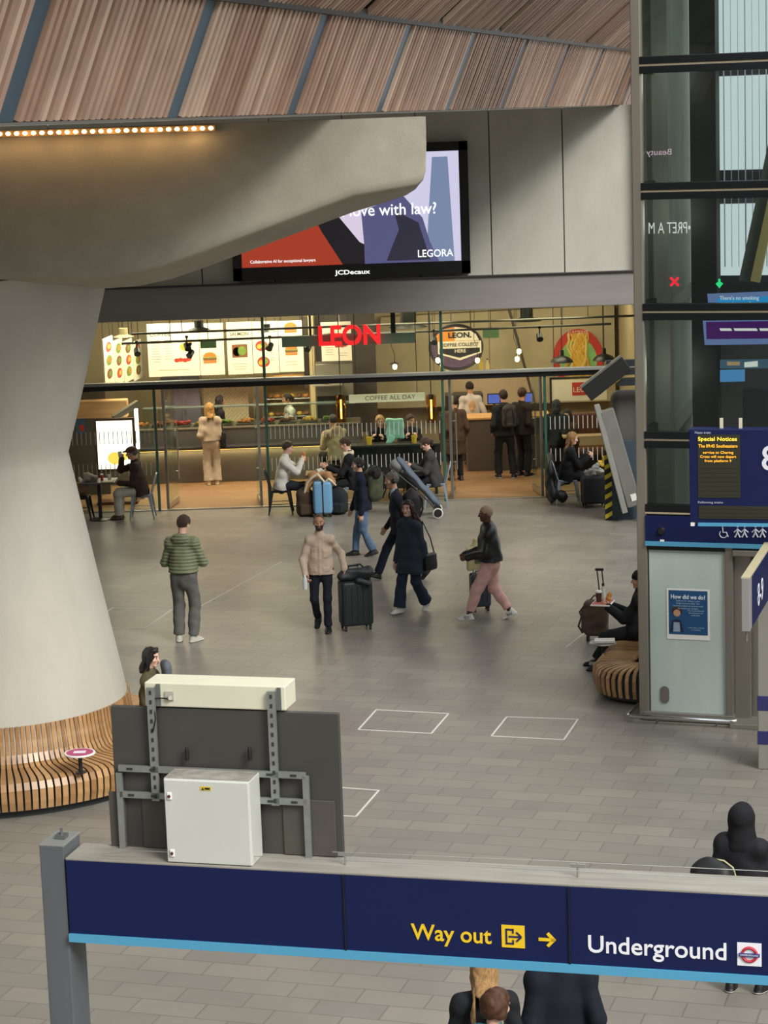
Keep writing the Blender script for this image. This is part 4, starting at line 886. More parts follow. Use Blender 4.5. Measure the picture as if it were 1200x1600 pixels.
        if top.get('hood'): col += [ell(Nk-Fw*.085*s+U*.0, A3((.115, .05, .075))*s, np.stack([Rx, Fw, U]), .03), cap(Nk-Rx*.085*s-Fw*.04*s-U*.02, Nk-Rx*.045*s+Fw*.07*s-U*.05, .03, .024, .03), cap(Nk+Rx*.085*s-Fw*.04*s-U*.02, Nk+Rx*.045*s+Fw*.07*s-U*.05, .03, .024, .03)]
        seat = top.get('seat'); wr, wf = top.get('wr', .0045), top.get('wf', 38); puf = top.get('puff', 0)
        def ft_(P):
            d = ev(pr, P)
            d = np.maximum(d, (P-hp0)@(-U))
            if seat: pass
            d2 = ev(arms+sh+col, P); kk = .04; hh = np.maximum(kk-np.abs(d-d2), 0)/kk; d = np.minimum(d, d2)-hh*hh*kk*.25
            d = d+wrink(P, wr, wf, len(label))
            if puf:
                v = np.abs(np.sin(P@U*PI/puf)); d = d+.010*(1-v)**2-.004*v
            if top.get('raised'):
                L = P-P0; x_, y_, z_ = L@Rx, L@Fw, L@U
                for x0, x1, z0, z1 in top['raised']: d = d-.0055*((y_ > .03) & (x_ > x0*s) & (x_ < x1*s) & (z_ > z0*s) & (z_ < z1*s))
            dn = np.linalg.norm(np.cross(P-(Nk+U*.02*s), nz(U+Zh)), axis=1)-.056*s   # neck hole
            up = (P-(Nk+U*.012*s))@nz(U+Zh)
            d = np.maximum(d, -np.maximum(dn, -up))
            if top.get('vee'):
                L = P-Nk; y = L@Fw; z_ = L@U; x_ = np.abs(L@Rx); vv = np.maximum(np.maximum(x_-(.055+.42*(z_+.0))*s*1., -(y-.0)), -(z_+.20)); d = np.maximum(d, -vv)
            return d
        lo, hi = bounds(pr+arms+sh+col); solid(top.get('name', 'jacket'), ft_, lo, hi, h, top['mat'], root)
        if top.get('vee'):
            blob('shirt', torso(t*.35)+shoul(t*.2)+[cap(Nk-U*.02, Nk+nz(U+Zh)*.03, .062*s, .060*s, .02)], h, top['veemat'], root, cuts=[(P0+U*.10*H, -U)])
    if legs:
        t = legs.get('t', .012); cf = legs.get('cuff', .062); kn = legs.get('knee', .062); fin = legs.get('end', .97); wr = legs.get('wr', .004)
        pel = [cap(P0+U*.055*H, P0-U*.02*H, .136*s*k+t*.6, .146*s*k+t, .05, F0, .70), cap(hl, hr, .078*s*k+t*.5, .078*s*k+t*.5, .05)]
        parts = []
        for hj, K, (An, fx, ff, fz) in ((hl, knees[0], feet[0]), (hr, knees[1], feet[1])):
            e = K+(An-K)*fin; parts.append(([cap(hj, K, .076*s*k+t, kn*s+t*.5, .04), cap(K, K+(An-K)*(fin+.06), kn*s+t*.5, cf*s, .03)], e, nz(An-K)))
        top_ = P0+U*.075*H
        def fl_(P):
            d = np.maximum(ev(pel, P), (P-top_)@U); 
            for q, e, n_ in parts:
                d2 = np.maximum(ev(q, P), (P-e)@n_); kk = .03; hh = np.maximum(kk-np.abs(d-d2), 0)/kk; d = np.minimum(d, d2)-hh*hh*kk*.25
            return d+wrink(P, wr, legs.get('wf', 32), len(label)+3)
        lo, hi = bounds(pel+parts[0][0]+parts[1][0]); solid(legs.get('name', 'trousers'), fl_, lo, hi, h, legs['mat'], root)
    if top and top.get('skirt'):
        # long coat: its lower half as a flared body round both thighs
        ln = top['skirt']*s; t = top.get('t', .014); fl = top.get('flare', .03); dn = nz(-U*.9+nz((knees[0]+knees[1])/2-P0)*.5)
        e = P0+dn*ln; blob('coat_skirt', [cap(P0+U*.04*H, P0-U*.01*H, .142*s*k+t, .168*s*k+t, .04, F0, .72), cap(P0-U*.01*H, e, .168*s*k+t, .165*s*k+t+fl, .04, F0, .76)]+[cap(q_, q_+(w_-q_)*.8, .082*s*k+t, .085*s*k+t+fl*.4, .06) for q_, w_ in ((hl, knees[0]), (hr, knees[1]))], h, top['mat'], root, wr=.006, wf=22, seed=4, cuts=[(e-dn*.03, dn)])
    if shoes:
        for (An, fx, ff, fz) in feet:
            q = lambda x, y, z: An+(fx*x+ff*y+fz*z)*s
            pr = [cap(q(0, -.048, -.066), q(0, .03, -.066), .040*s, .040*s, .02, fz, .40), cap(q(0, .03, -.066), q(.004, .135, -.068), .040*s, .043*s, .02, fz, .36),
                  cap(q(0, -.030, -.035), q(0, .03, -.035), .038*s, .040*s, .03), cap(q(0, .03, -.036), q(0, .125, -.056), .039*s, .027*s, .03), cap(q(0, -.018, -.04), q(0, -.012, shoes.get('high', .0)), .041*s, .042*s, .02)]
            def sm(P):
                L = (P-An)@np.stack([fx, ff, fz]).T/s; m_ = np.where(L[:, 2] < -.062, 1, 0)
                if shoes.get('stripe'):
                    w_ = (L[:, 1]+L[:, 2]*.6); st = (L[:, 2] > -.058) & (L[:, 2] < -.012) & (L[:, 1] > -.01) & (L[:, 1] < .075) & (np.abs(L[:, 0]) > .018) & (np.mod(w_+.002, .022) < .011); m_ = np.where(st, 2, m_)
                return m_
            blob('shoe', pr, min(h, .0065), [shoes['mat'], shoes.get('sole', shoes['mat']), shoes.get('stripe', shoes['mat'])], root, matfn=sm, cuts=[(q(0, 0, -.082), -fz)])
    if hair:
        st = hair['style']; hm = hair['mat']; g = hair.get('g', .013)
        cr_ = [ell(hp(0, -.014, .024), A3((.074+g, .096+g, .092+g))*s, Rh, .02)]; nrm = nz(hf*.74-hz*.67)
        fr = hair.get('front', .006)
        if st in ('short', 'crop'):
            cuts = [(hp(0, 0, 0)+nrm*fr*s, nrm), (hp(0, 0, -.075), -hz)]
            blob('hair', cr_, h*.8, hm, root, wr=.003 if st == 'short' else .001, wf=90, cuts=cuts)
        elif st in ('long', 'bob', 'tail', 'bun'):
            ln = hair.get('len', .25); dnv = -Z if ln > .0 else -hz; pr = list(cr_); fd = np.array(hair.get('fall', (0, 0, 0)), np.float32)
            base = hp(0, -.055, -.02)
            if st in ('long', 'bob'):
                e = base-Z*ln*s-Fw*min(.075, .02+.25*ln)+fd
                pr += [cap(base, e, .072*s, hair.get('w', .062)*s, .05, hf, .62)]
                for sd in (-1, 1): pr += [cap(hp(sd*.072, .006, .02), hp(sd*.074, .0, -.06), .022*s, .022*s, .03), cap(hp(sd*.074, .0, -.06), hp(sd*.07, -.01, -.06)-Z*ln*.62*s+fd, .024*s, .020*s, .03)]
            if st == 'tail': pr += [cap(hp(0, -.10, .03), hp(0, -.14, -.02), .03*s, .028*s, .02), cap(hp(0, -.14, -.02), hp(0, -.135, -.02)-Z*ln*s, .028*s, .012*s, .02)]
            if st == 'bun': pr += [ell(hp(0, -.10, .06), A3((.05, .045, .045))*s, Rh, .02)]
            def hx_(P, d):
                L = (P-hc)@Rh.T/s; a = L@A3((0, .74, -.67))-fr; face = np.maximum(np.maximum(np.abs(L[:, 0])-hair.get('fw', .062), -a), L[:, 2]-.2); below = L[:, 2]+.115
                face2 = np.maximum(np.maximum(np.abs(L[:, 0])-.054, -(L[:, 1]-.0)), np.abs(L[:, 2]+.06)-.12)
                return np.maximum(np.maximum(d, -face), -face2)
            blob('hair', pr, h*.85, hm, root, wr=.0035, wf=85, extra=hx_)
        elif st == 'cap':
            blob('hair', cr_, h, hair.get('under', H_GREY), root, cuts=[(hp(0, 0, 0)+nrm*.012*s, nrm), (hp(0, 0, -.07), -hz)])
            blob('flat_cap', [ell(hp(0, -.006, .045), A3((.094, .114, .080))*s, Rh, .02), cap(hp(-.045, .10, .055), hp(.045, .10, .055), .03*s, .03*s, .02, hz, .3), cap(hp(-.03, .135, .046), hp(.03, .135, .046), .03*s, .03*s, .02, hz, .25)], h, hm, root, cuts=[(hp(0, 0, .030), -hz)])
        elif st == 'beanie':
            blob('beanie', [ell(hp(0, -.012, .032), A3((.090, .110, .104))*s, Rh, .02), cap(hp(0, -.01, .02), hp(0, -.01, .045), .094*s, .094*s, .02, hx, .84)], h, hm, root, wr=.002, wf=120, cuts=[(hp(0, .02, .014), nz(-hz+hf*.15))])
        elif st == 'hood':
            def hd_(P, d):
                L = (P-hc)@Rh.T/s; op = np.maximum(np.maximum(np.abs(L[:, 0])-.06, -(L[:, 1]-.03)), np.abs(L[:, 2]+.015)-.09); return np.maximum(d, -op)
            blob('hood', [ell(hp(0, -.016, .02), A3((.098, .122, .118))*s, Rh, .04), cap(hp(0, -.02, -.05), Nk-U*.05, .105*s, .155*s, .06, Fw, .78)], h, hm, root, wr=.004, wf=45, extra=hd_)
    if extras: extras(root, J, s, h, hp)
    J['root'] = root; J['loc'] = Vector(loc); J['rz'] = rad(heading); J['hp'] = hp; J['s'] = s
    return J
def WP(J, v):
    c, s_ = math.cos(J['rz']), math.sin(J['rz']); return J['loc']+Vector((v[0]*c-v[1]*s_, v[0]*s_+v[1]*c, v[2]))
def headphones(root, J, s, h, hp):
    b = B(); b.tube([hp(.088*math.cos(a), -.012, .01+.112*math.sin(a)) for a in np.linspace(0, PI, 15)], .008*s, 8); b.build('headband', BLK, root, smooth=True)
    for sd in (-1, 1): blob('ear_cup', [cap(hp(sd*.080, -.010, -.008), hp(sd*.098, -.010, -.008), .040*s, .034*s)], .006, BLK, root)
# ------------------------------------------------------------------ food shop fittings
def rect(px0, py0, px1, py1, Y):
    """centre, width and height of something upright at depth Y seen between two corners (left-top, right-bottom read along the image tilt)"""
    c = At((px0+px1)/2, (py0+py1)/2, Y); k = Y/F_PX*1.004; return c, (px1-px0)*k, (py1-py0)*k
PAPER = M('menu board lit', '#e3d9c2', .55, emit=.06); INK = M('menu ink', '#4a4038', .6)
BUN = M('bun', '#b9772f', .5, noise=.15, ns=20); RED = M('food red', '#b43422', .5, noise=.2, ns=20); LEAF = M('food green', '#6f8b34', .6, noise=.3, ns=20); YEL = M('food yellow', '#d8a93a', .5, noise=.2, ns=20); BRO = M('food brown', '#7c4a26', .6, noise=.2, ns=20)
def rods(t, xo, z0, cz):
    for s_ in (-1, 1): b = B(); b.cyl((s_*xo, .02, z0), (s_*xo, .02, 3.82-cz), .008, n=6); b.build('hanger_rod', DMET, t)
def disc(b, x, z, rx, rz, y0, y1, n=20): b.prism([(x+rx*math.cos(2*PI*k/n), z+rz*math.sin(2*PI*k/n)) for k in range(n)], y1, y0)
def menu(label, r, Y, items, txt=None, rz=0., split=(), lines=()):
    c, w_, h_ = rect(*r, Y); t = thing('menu_board', label, 'menu board', c, rz, 'menu boards over the counter')
    b = B(); b.rbox((0, 0, 0), (w_, .03, h_), .004); b.build('panel', PAPER, t)
    rods(t, w_*.4, h_*.4, c.z)
    b = B()
    for u in split: b.box(((u-.5)*w_, -.017, 0), (.02, .006, h_))
    if split: b.build('divider', M('board divider', '#4e3f30', .6), t)
    for kind, u, v, sc in items:
        x, z = (u-.5)*w_, (v-.5)*h_; b = B(); y = -.02
        if kind == 'burger':
            b.m = 0; b.prism([(x-sc, z+.15*sc), (x-.9*sc, z+.5*sc), (x-.5*sc, z+.8*sc), (x, z+.9*sc), (x+.5*sc, z+.8*sc), (x+.9*sc, z+.5*sc), (x+sc, z+.15*sc)], y, y+.004); b.box((x, y, z-.55*sc), (1.9*sc, .004, .4*sc)); b.m = 1; b.box((x, y, z-.15*sc), (2.0*sc, .004, .3*sc)); b.m = 2; b.box((x, y-.001, z+.06*sc), (2.1*sc, .004, .14*sc)); b.build('food_picture', [BUN, BRO, LEAF], t)
        elif kind == 'peppers':
            for i, (dx, dz) in enumerate(((-1.3, 0), (-.5, .1), (.4, .0), (1.2, .2))): disc(b, x+dx*sc, z+dz*sc, .55*sc, .42*sc, y-.001*i, y+.004)
            b.build('food_picture', RED, t)
        elif kind == 'leaf':
            disc(b, x, z, sc, .7*sc, y, y+.004); disc(b, x+.6*sc, z+.6*sc, .5*sc, .6*sc, y-.001, y+.004); b.build('food_picture', [LEAF, YEL][1], t)
        elif kind == 'bowl':
            b.m = 0; disc(b, x, z, sc, .85*sc, y, y+.004); b.m = 1; disc(b, x+.25*sc, z+.1*sc, .5*sc, .5*sc, y-.002, y+.004); b.m = 2; disc(b, x-.4*sc, z-.1*sc, .4*sc, .4*sc, y-.003, y+.004); b.build('food_picture', [RED, LEAF, YEL], t)
        elif kind == 'tray':
            b.m = 0; b.box((x, y, z), (2*sc, .004, 1.7*sc)); b.m = 1; disc(b, x+.3*sc, z, .55*sc, .6*sc, y-.003, y+.004); b.m = 2; disc(b, x-.4*sc, z-.1*sc, .5*sc, .6*sc, y-.002, y+.004); b.build('food_picture', [BRO, LEAF, YEL], t)
    if lines:
        b = B()
        for (u, v, lw) in lines: b.box(((u-.5)*w_, -.017, (v-.5)*h_), (lw*w_, .002, .012))
        b.build('print_lines', M('print grey', '#a39a88', .7), t)
    for (s_, u, v, wd) in (txt or []): text(s_, INK, t, ((u-.5)*w_, -.02, (v-.5)*h_), width=wd*w_, bold=.004)
    return t
def ln(u, v0, n, dv, lw): return [(u, v0-dv*i, lw*(1-.25*((i*7) % 3)/2)) for i in range(n)]
YM = 46.6
menu('large COFFEE menu board with red peppers pictured', (231, 505, 311, 588), YM, [('peppers', .68, .30, .10), ('leaf', .74, .55, .12)], [('COFFEE', .25, .80, .40)], lines=ln(.16, .68, 9, .05, .2)+ln(.40, .68, 8, .05, .16)+ln(.5, .12, 1, .05, .6))
menu('narrow menu board with one burger, right of the COFFEE board', (312, 505, 350, 586), YM, [('burger', .4, .33, .14)], lines=ln(.72, .36, 3, .05, .2))
menu('menu board headed SALMON with a boxed dish', (355, 503, 394, 585), YM, [('tray', .5, .45, .16)], [('SALMON', .5, .77, .74)], lines=ln(.5, .2, 3, .05, .6))
menu('menu board with two round dishes beside the SALMON board', (395, 502, 435, 583), YM, [('bowl', .35, .53, .13), ('bowl', .40, .22, .13)], lines=ln(.75, .4, 4, .05, .2))
menu('menu board with a burger, left of the red shop letters', (436, 501, 474, 581), YM, [('burger', .5, .42, .13), ('burger', .5, .86, .13)], lines=ln(.5, .2, 2, .06, .5))
menu('small white menu board behind the red letter E', (502, 503, 549, 564), YM-.4, [('peppers', .65, .38, .07)], [('COFFEE', .25, .7, .3)], lines=ln(.25, .35, 4, .06, .3)+ln(.7, .2, 2, .06, .3))
# boards along the left wall
for i, (pa, pb, Ya, Yb, lab) in enumerate((((162, 530), (177, 606), 43.9, 44.7, 'first board on the left wall, nearest the window'), ((178, 533), (192, 603), 44.75, 45.5, 'second board on the left wall from the window'), ((193, 534), (207, 599), 45.55, 46.3, 'third board on the left wall from the window'), ((208, 535), (221, 596), 46.35, 47.1, 'fourth board on the left wall, next to the COFFEE board'))):
    a_, c_ = At(pa[0], (pa[1]+pb[1])/2, Ya), At(pb[0], (pa[1]+pb[1])/2, Yb); h_ = (pb[1]-pa[1])*Ya/F_PX; wd = (c_-a_).length; cc = (a_+c_)/2; cc.z = At(pa[0], (pa[1]+pb[1])/2, Ya).z
    t = thing('menu_board', 'tall white menu board, '+lab, 'menu board', cc, math.atan2((c_-a_).y, (c_-a_).x), 'menu boards on the left wall')
    b = B(); b.rbox((0, 0, 0), (wd, .03, h_), .004); b.build('panel', PAPER, t); rods(t, wd*.35, h_*.4, cc.z)
    for k in range(3):
        b = B(); b.m = 0; disc(b, 0, h_*(.30-.28*k), wd*.28, .10, -.02, -.016); b.m = 1; disc(b, .05, h_*(.30-.28*k), wd*.15, .05, -.022, -.016); b.build('food_picture', [[RED, LEAF, BRO][(i+k) % 3], [YEL, BUN, LEAF][(i+k) % 3]], t)
# red shop letters on a green-grey hanging beam
YL_ = 42.75
lt = thing('hanging_beam', 'green-grey beam hung behind the red shop letters', 'beam', At(545, 531, YL_)); k = YL_/F_PX
b = B(); b.rbox((0, .05, 0), (210*k, .06, 17*k), .006); b.build('beam', M('green grey beam', '#828f80', .5), lt)
b = B(); b.bar((70*k, .05, 0), (70*k, .05, .55), .09, .05, Vector((0, 1, 0))); b.bar((-60*k, .05, 0), (-60*k, .05, .55), .04, .04, Vector((0, 1, 0))); b.build('hanger', DMET, lt)
lett = thing('shop_letters', 'red illuminated LEON shop letters hanging behind the glass', 'sign', At(546, 525, YL_-.04))
text('LEON', glow('red shop light', '#ff1620', 1.15), lett, (0, -.02, 0), width=97*k, height=32*k, depth=.07, bold=.03)
# pipes, spot lights and pendant lamps
PIPE = M('conduit', '#5c5a50', .5, .3)
def pipe(label, a, c, r=.022):
    t = thing('lighting_pipe', label, 'pipe', (a+c)/2); m_ = (a+c)/2; b = B(); b.tube([a-m_, c-m_], r, 8); b.build('conduit', PIPE, t, smooth=True)
    for q in (.1, .37, .63, .9): p = a+(c-a)*q-m_; b = B(); b.cyl(p, (p.x, p.y, 3.82-m_.z), .01, n=6); b.build('hanger_rod', PIPE, t)
pipe('upper lighting pipe running the width of the shop', At(205, 522, 43.3), At(998, 493, 43.3)); pipe('lower lighting pipe running the width of the shop', At(190, 537, 43.0), At(955, 506, 43.0))
DGREEN = M('lamp green black', '#1d201b', .4, .4)
def pendant(label, px, py, Y, r, kind='dome', e=14, mat=DGREEN):
    c = At(px, py, Y); t = thing('pendant_lamp', label, 'lamp', c); H = 3.78-c.z
    b = B(); b.cyl((0, 0, r*.5), (0, 0, H), .008, n=6); b.build('flex', BLK, t)
    b = B()
    if kind == 'dome': b.lathe([(r, 0), (r*.94, r*.16), (r*.72, r*.36), (r*.4, r*.5), (r*.2, r*.58), (r*.17, r*1.05), (0, r*1.1)], n=28); b.lathe([(r*.98, .004), (r*.68, r*.34), (r*.3, r*.48), (0, r*.5)], n=28)
    else: b.lathe([(r, 0), (r*.55, r*.16), (r*.42, r*.22), (r*.42, r*.8), (0, r*.82)], n=28); b.lathe([(r*.98, -.004), (r*.4, r*.14), (0, r*.2)], n=28)
    b.build('lamp_shade', mat, t, smooth=True)
    b = B(); b.sphere((0, 0, r*.12), r*.16, 6); b.build('bulb', BULB, t, smooth=True)
    lamp('lamp_light', 'POINT', (0, 0, -.16), e*.45, WARM, .05, parent=t)
pendant('brass-grey pendant lamp over the left wall menu boards', 193, 526, 44.4, .21, 'hat', 16, M('lamp brass', '#8d8461', .4, .5)); pendant('dark pendant lamp in front of the COFFEE board', 311, 515, 44.2, .22, 'hat', 16); pendant('dark pendant lamp just left of the red letters', 416, 518, 44.2, .19, 'hat', 14)
pendant('wide dark pendant lamp right of the red letters', 638, 511, 43.9, .38, 'hat', 18); pendant('wide dark pendant lamp above the coffee collect sign', 823, 501, 44.5, .30, 'hat', 14)
pendant('black dome pendant left of the mural', 878, 566, 43.6, .225, 'dome', 9, M('lamp black', '#1c1a18', .4)); pendant('black dome pendant right of the mural', 944, 563, 43.6, .225, 'dome', 9, M('lamp black', '#1c1a18'))
def bulb(label, px, py, Y, plate=True, e=7):
    c = At(px, py, Y); t = thing('bare_bulb', label, 'lamp', c)
    b = B(); b.sphere((0, 0, 0), (.045, .045, .055), 8); b.build('bulb', BULB, t, smooth=True); b = B(); b.cyl((0, 0, .045), (0, 0, .10), .02, n=10); b.tube([(0, 0, .1), (.0, 0, .25), (-.06, 0, .42), (-.02, 0, 3.8-c.z)], .006, 6)
    if plate: b.lathe([(.11, .06), (.02, .085), (0, .085)], n=18)
    b.build('holder', DMET, t, smooth=True); lamp('lamp_light', 'POINT', (0, -.08, -.08), e, WARM, .05, parent=t)
bulb('bare bulb under a small flat plate on a curling flex', 617, 573, 43.5); bulb('upper of two bare bulbs in front of the pale column', 811, 549, 44.0, False, 4); bulb('lower of two bare bulbs in front of the pale column', 808, 561, 44.0, False, 4); bulb('bare bulb left of the coffee collect sign', 684, 563, 43.8, False, 4); bulb('bare bulb right of the coffee collect sign', 746, 563, 43.8, False, 4)
def spot(label, px, py, Y):
    c = At(px, py, Y); t = thing('spotlight', label, 'lamp', c, random.uniform(-.6, .6)); b = B(); b.cyl((0, .05, .02), (0, -.07, -.06), .055, .065, n=14); b.build('head', DMET, t, smooth=True); b = B(); b.cyl((0, 0, .02), (0, 0, .16), .014, n=8); b.rbox((0, 0, .17), (.05, .05, .05), .006); b.build('bracket', DMET, t)
for px, py, lab in ((214, 548, 'below the left wall boards'), (292, 540, 'in front of the COFFEE board'), (298, 551, 'second one in front of the COFFEE board'), (422, 540, 'left of the hanging beam'), (482, 541, 'left of the red letters'), (678, 530, 'beside the coffee collect sign'), (843, 525, 'right of the bare bulbs')): spot('small dark spotlight on the lower pipe, '+lab, px, py, 43.0)
def exitbox(label, r, Y):
    c, w_, h_ = rect(*r, Y); t = thing('green_sign', label, 'sign', c); b = B(); b.rbox((0, 0, 0), (w_, .03, h_), .004); b.build('panel', M('green sign', '#7c9a66', .5, emit=.12), t); b = B(); b.cyl((0, 0, h_/2), (0, 0, 3.8-c.z), .008, n=6); b.build('rod', DMET, t)
exitbox('blank green hanging sign right of the coffee collect sign', (754, 515, 780, 528), 43.4); exitbox('blank green hanging sign over the burger board', (313, 531, 338, 544), 43.4)
# central plaster mass and back-wall pieces
b = B(); prof_ = [(556, 640), (562, 602), (572, 578), (583, 555), (590, 530), (596, 496)]; P_ = [At(x, y, 48.2) for x, y in prof_]
poly_ = [(p.x, p.z) for p in P_]+[(5.1, P_[-1].z+.1), (5.1, P_[0].z)]; b.prism(poly_, 48.2, 48.58); o = struct(b.build('trim_9', M('plaster column', '#ab9c7c', .8, noise=.08, ns=2, bump=.1, bs=20)))
b = B(); b.tube([(At(838, 640, 47.9)+(At(800, 500, 47.9)-At(838, 640, 47.9))*1.6), At(838, 640, 47.9), (At(838, 640, 47.9).x, 47.9, .0)], .03, 8); tag(b.build('leaning_pipe', M('dark pipe', '#4a3f33', .5), smooth=True), 'dark pipe leaning across the pale wall behind the two bare bulbs', 'pipe')
c, w_, h_ = rect(484, 498, 492, 660, 46.9); b = B(); b.rbox(c, (w_, .12, h_*1.3), .01); struct(b.build('trim_10', M('cream pilaster', '#d3bd8c', .6)))
c, w_, h_ = rect(474, 496, 484, 606, 47.0); b = B(); b.box(c, (w_, .1, h_)); c, w_, h_ = rect(494, 496, 588, 660, 47.2); b.box(c, (w_, .1, h_*1.2)); struct(b.build('trim_11', SHOPD))
TILE = tileM('white wall tile', '#d8c8a4', '#cfbe98', '#a8977a', .16, .06, rad(45), .004, .35, .06); TILE.node_tree.nodes['Mapping'].inputs['Rotation'].default_value = (rad(90), 0, rad(45)); 
c, w_, h_ = rect(318, 588, 388, 662, 47.6); b = B(); b.box((0, 0, 0), (w_, .04, h_*1.3)); o = b.build('trim_12', TILE); o.location = c; struct(o)
c, w_, h_ = rect(252, 588, 313, 655, 47.4); fr_ = thing('steel_fridge', 'tall mauve-grey steel refrigerator doors behind the counter', 'refrigerator', c); b = B(); b.rbox((0, .1, (h_/2-c.z)/2), (w_, .3, h_/2+c.z), .01); b.build('cabinet', M('mauve steel', '#8d8794', .35, .5, noise=.06, ns=2, stretch=(6, 1, .3)), fr_); b = B(); b.rbox((w_*.02, -.06, 0), (.012, .03, h_), .003); b.rbox((w_*.12, -.07, -.1), (.02, .03, .5), .004); b.build('door_handle', STEEL, fr_)
c, w_, h_ = rect(494, 568, 552, 640, 46.4); hd = thing('steel_hood', 'boxy steel extraction hood under the small menu board', 'hood', c); b = B(); b.rbox((0, .2, .15), (w_, .6, h_*.7), .01); b.build('casing', M('hood steel', '#8c8678', .4, .6), hd); b = B(); b.rbox((0, -.11, -.33), (w_+.05, .02, .06), .004); b.build('lip', STEEL, hd)
for k, (px, mm, nm, lab, hh) in enumerate(((501, WHITE, 'jar', 'white jar on the shelf under the steel hood', .12), (510, RED, 'box', 'red box on the shelf under the steel hood', .09), (521, M('cream tin', '#d8cba6', .5), 'carton', 'cream carton on the shelf under the steel hood', .18))):
    p = At(px, 600, 45.9); b = B(); (b.lathe([(0, 0), (.05, 0), (.05, hh*.8), (.035, hh), (0, hh)], p, 14) if nm == 'jar' else b.rbox(p+Vector((0, 0, hh/2)), (.1, .08, hh), .006)); tag(b.build('shelf_'+nm, mm), lab, nm)
b = B(); p = At(511, 601, 45.95); b.rbox(p+Vector((0, .2, -.012)), (.62, .65, .022), .003); b.cyl(p+Vector((-.29, .4, 0)), (p.x-.29, p.y+.4, 3.81), .01, n=6); b.cyl(p+Vector((.29, .4, 0)), (p.x+.29, p.y+.4, 3.81), .01, n=6); tag(b.build('steel_shelf', STEEL), 'narrow steel shelf under the hood', 'shelf')
# long serving counter
YC = 45.4; xA, xB = At(150, 740, YC).x, At(566, 740, YC).x; wC = xB-xA; CNT = M('counter grey', '#6b6760', .5, noise=.08, ns=2); CDK = M('counter dark', '#2e2c2a', .45)
ct = thing('serving_counter', 'long grey serving counter with a glowing strip under its ledge', 'counter', ((xA+xB)/2, YC+.45, 0))
b = B(); b.rbox((0, 0, .33), (wC, .8, .66), .01); b.build('plinth', CNT, ct); b = B(); b.rbox((0, -.12, .74), (wC+.04, 1.15, .06), .01); b.build('ledge', CDK, ct)
b = B(); b.rbox((0, .05, .92), (wC, .7, .32), .01); b.build('steel_front', M('counter steel', '#77736d', .35, .7), ct); b = B(); b.rbox((0, .08, 1.10), (wC, .8, .04), .008); b.build('worktop', M('counter worktop', '#8a7f6c', .35, .5), ct)
b = B(); b.box((0, -.40, .675), (wC, .02, .02)); b.build('glow_strip', glow('counter glow', '#ffc766', 4.0), ct); lamp('ledge_glow', 'AREA', (0, -.46, .66), 14, (1, .75, .36), wC*.95, .04, parent=ct)
b = B(); b.box((.4, -.27, 1.32), (wC-1.2, .01, .40)); b.build('sneeze_guard', GLASS, ct); b = B(); b.rbox((.4, -.16, 1.53), (wC-1.2, .26, .02), .003); b.build('guard_shelf', M('shelf glass edge', '#5d6a64', .2), ct)
b = B()
for q in (-.42, -.18, .08, .34): b.cyl((.4+q*(wC-1.2), -.25, 1.12), (.4+q*(wC-1.2), -.25, 1.53), .014, n=8)
b.build('guard_post', STEEL, ct)
TRAYM = M('baking tray', '#6f6a62', .35, .7)
fl = [('bread rolls', BUN), ('dark meatballs', BRO), ('red peppers', RED), ('golden fritters', YEL), ('green salad', LEAF), ('flatbreads', BUN), ('roast vegetables', RED), ('brown grain salad', BRO), ('yellow rice', YEL), ('leafy salad', LEAF)]
for i, (nm, mm) in enumerate(fl):
    t = thing('food_tray', 'tray of %s on the serving counter' % nm+('' if i < 5 else ', towards its right end'), 'food tray', (xA+.9+i*(wC-1.1)/10, YC+.50, 1.12), 0, 'food trays on the counter'); b = B(); b.rbox((0, 0, .015), (.36, .44, .03), .006); b.build('tray', TRAYM, t)
    b = B()
    for k in range(14): b.sphere((random.uniform(-.14, .14), random.uniform(-.17, .17), .045+random.uniform(0, .03)), (random.uniform(.035, .05), random.uniform(.035, .055), random.uniform(.025, .04)), 5)
    o = b.build('food', mm, t, smooth=True); o['kind'] = 'stuff'
# heated display cabinet
c, w_, h_ = rect(416, 588, 486, 692, 46.95); hc2 = thing('heated_cabinet', 'orange-lit open display cabinet of baked food behind the counter', 'display cabinet', (c.x, 46.95, c.z-h_/2)); 
b = B(); b.rbox((0, .42, h_/2), (w_, .04, h_), .005); b.rbox((-w_/2, .2, h_/2), (.04, .44, h_), .005); b.rbox((w_/2, .2, h_/2), (.04, .44, h_), .005); b.build('carcass', M('warm steel', '#a98a5a', .4, .5), hc2)
for k in range(4):
    z_ = h_*(.12+.27*k); b = B(); b.rbox((0, .2, z_), (w_, .42, .025), .004); b.build('shelf', STEEL, hc2)
    if k < 3:
        for j in range(6):
            b = B(); b.sphere((-w_*.40+j*w_*.16, .1, z_+.055), (.065, .07, .045), 6); b.build('pastry', [BUN, YEL, BRO, BUN][(j+k) % 4], hc2, smooth=True)
lamp('cabinet_light', 'AREA', (0, .12, h_*.98), 16, (1, .62, .3), w_*.8, .2, parent=hc2)
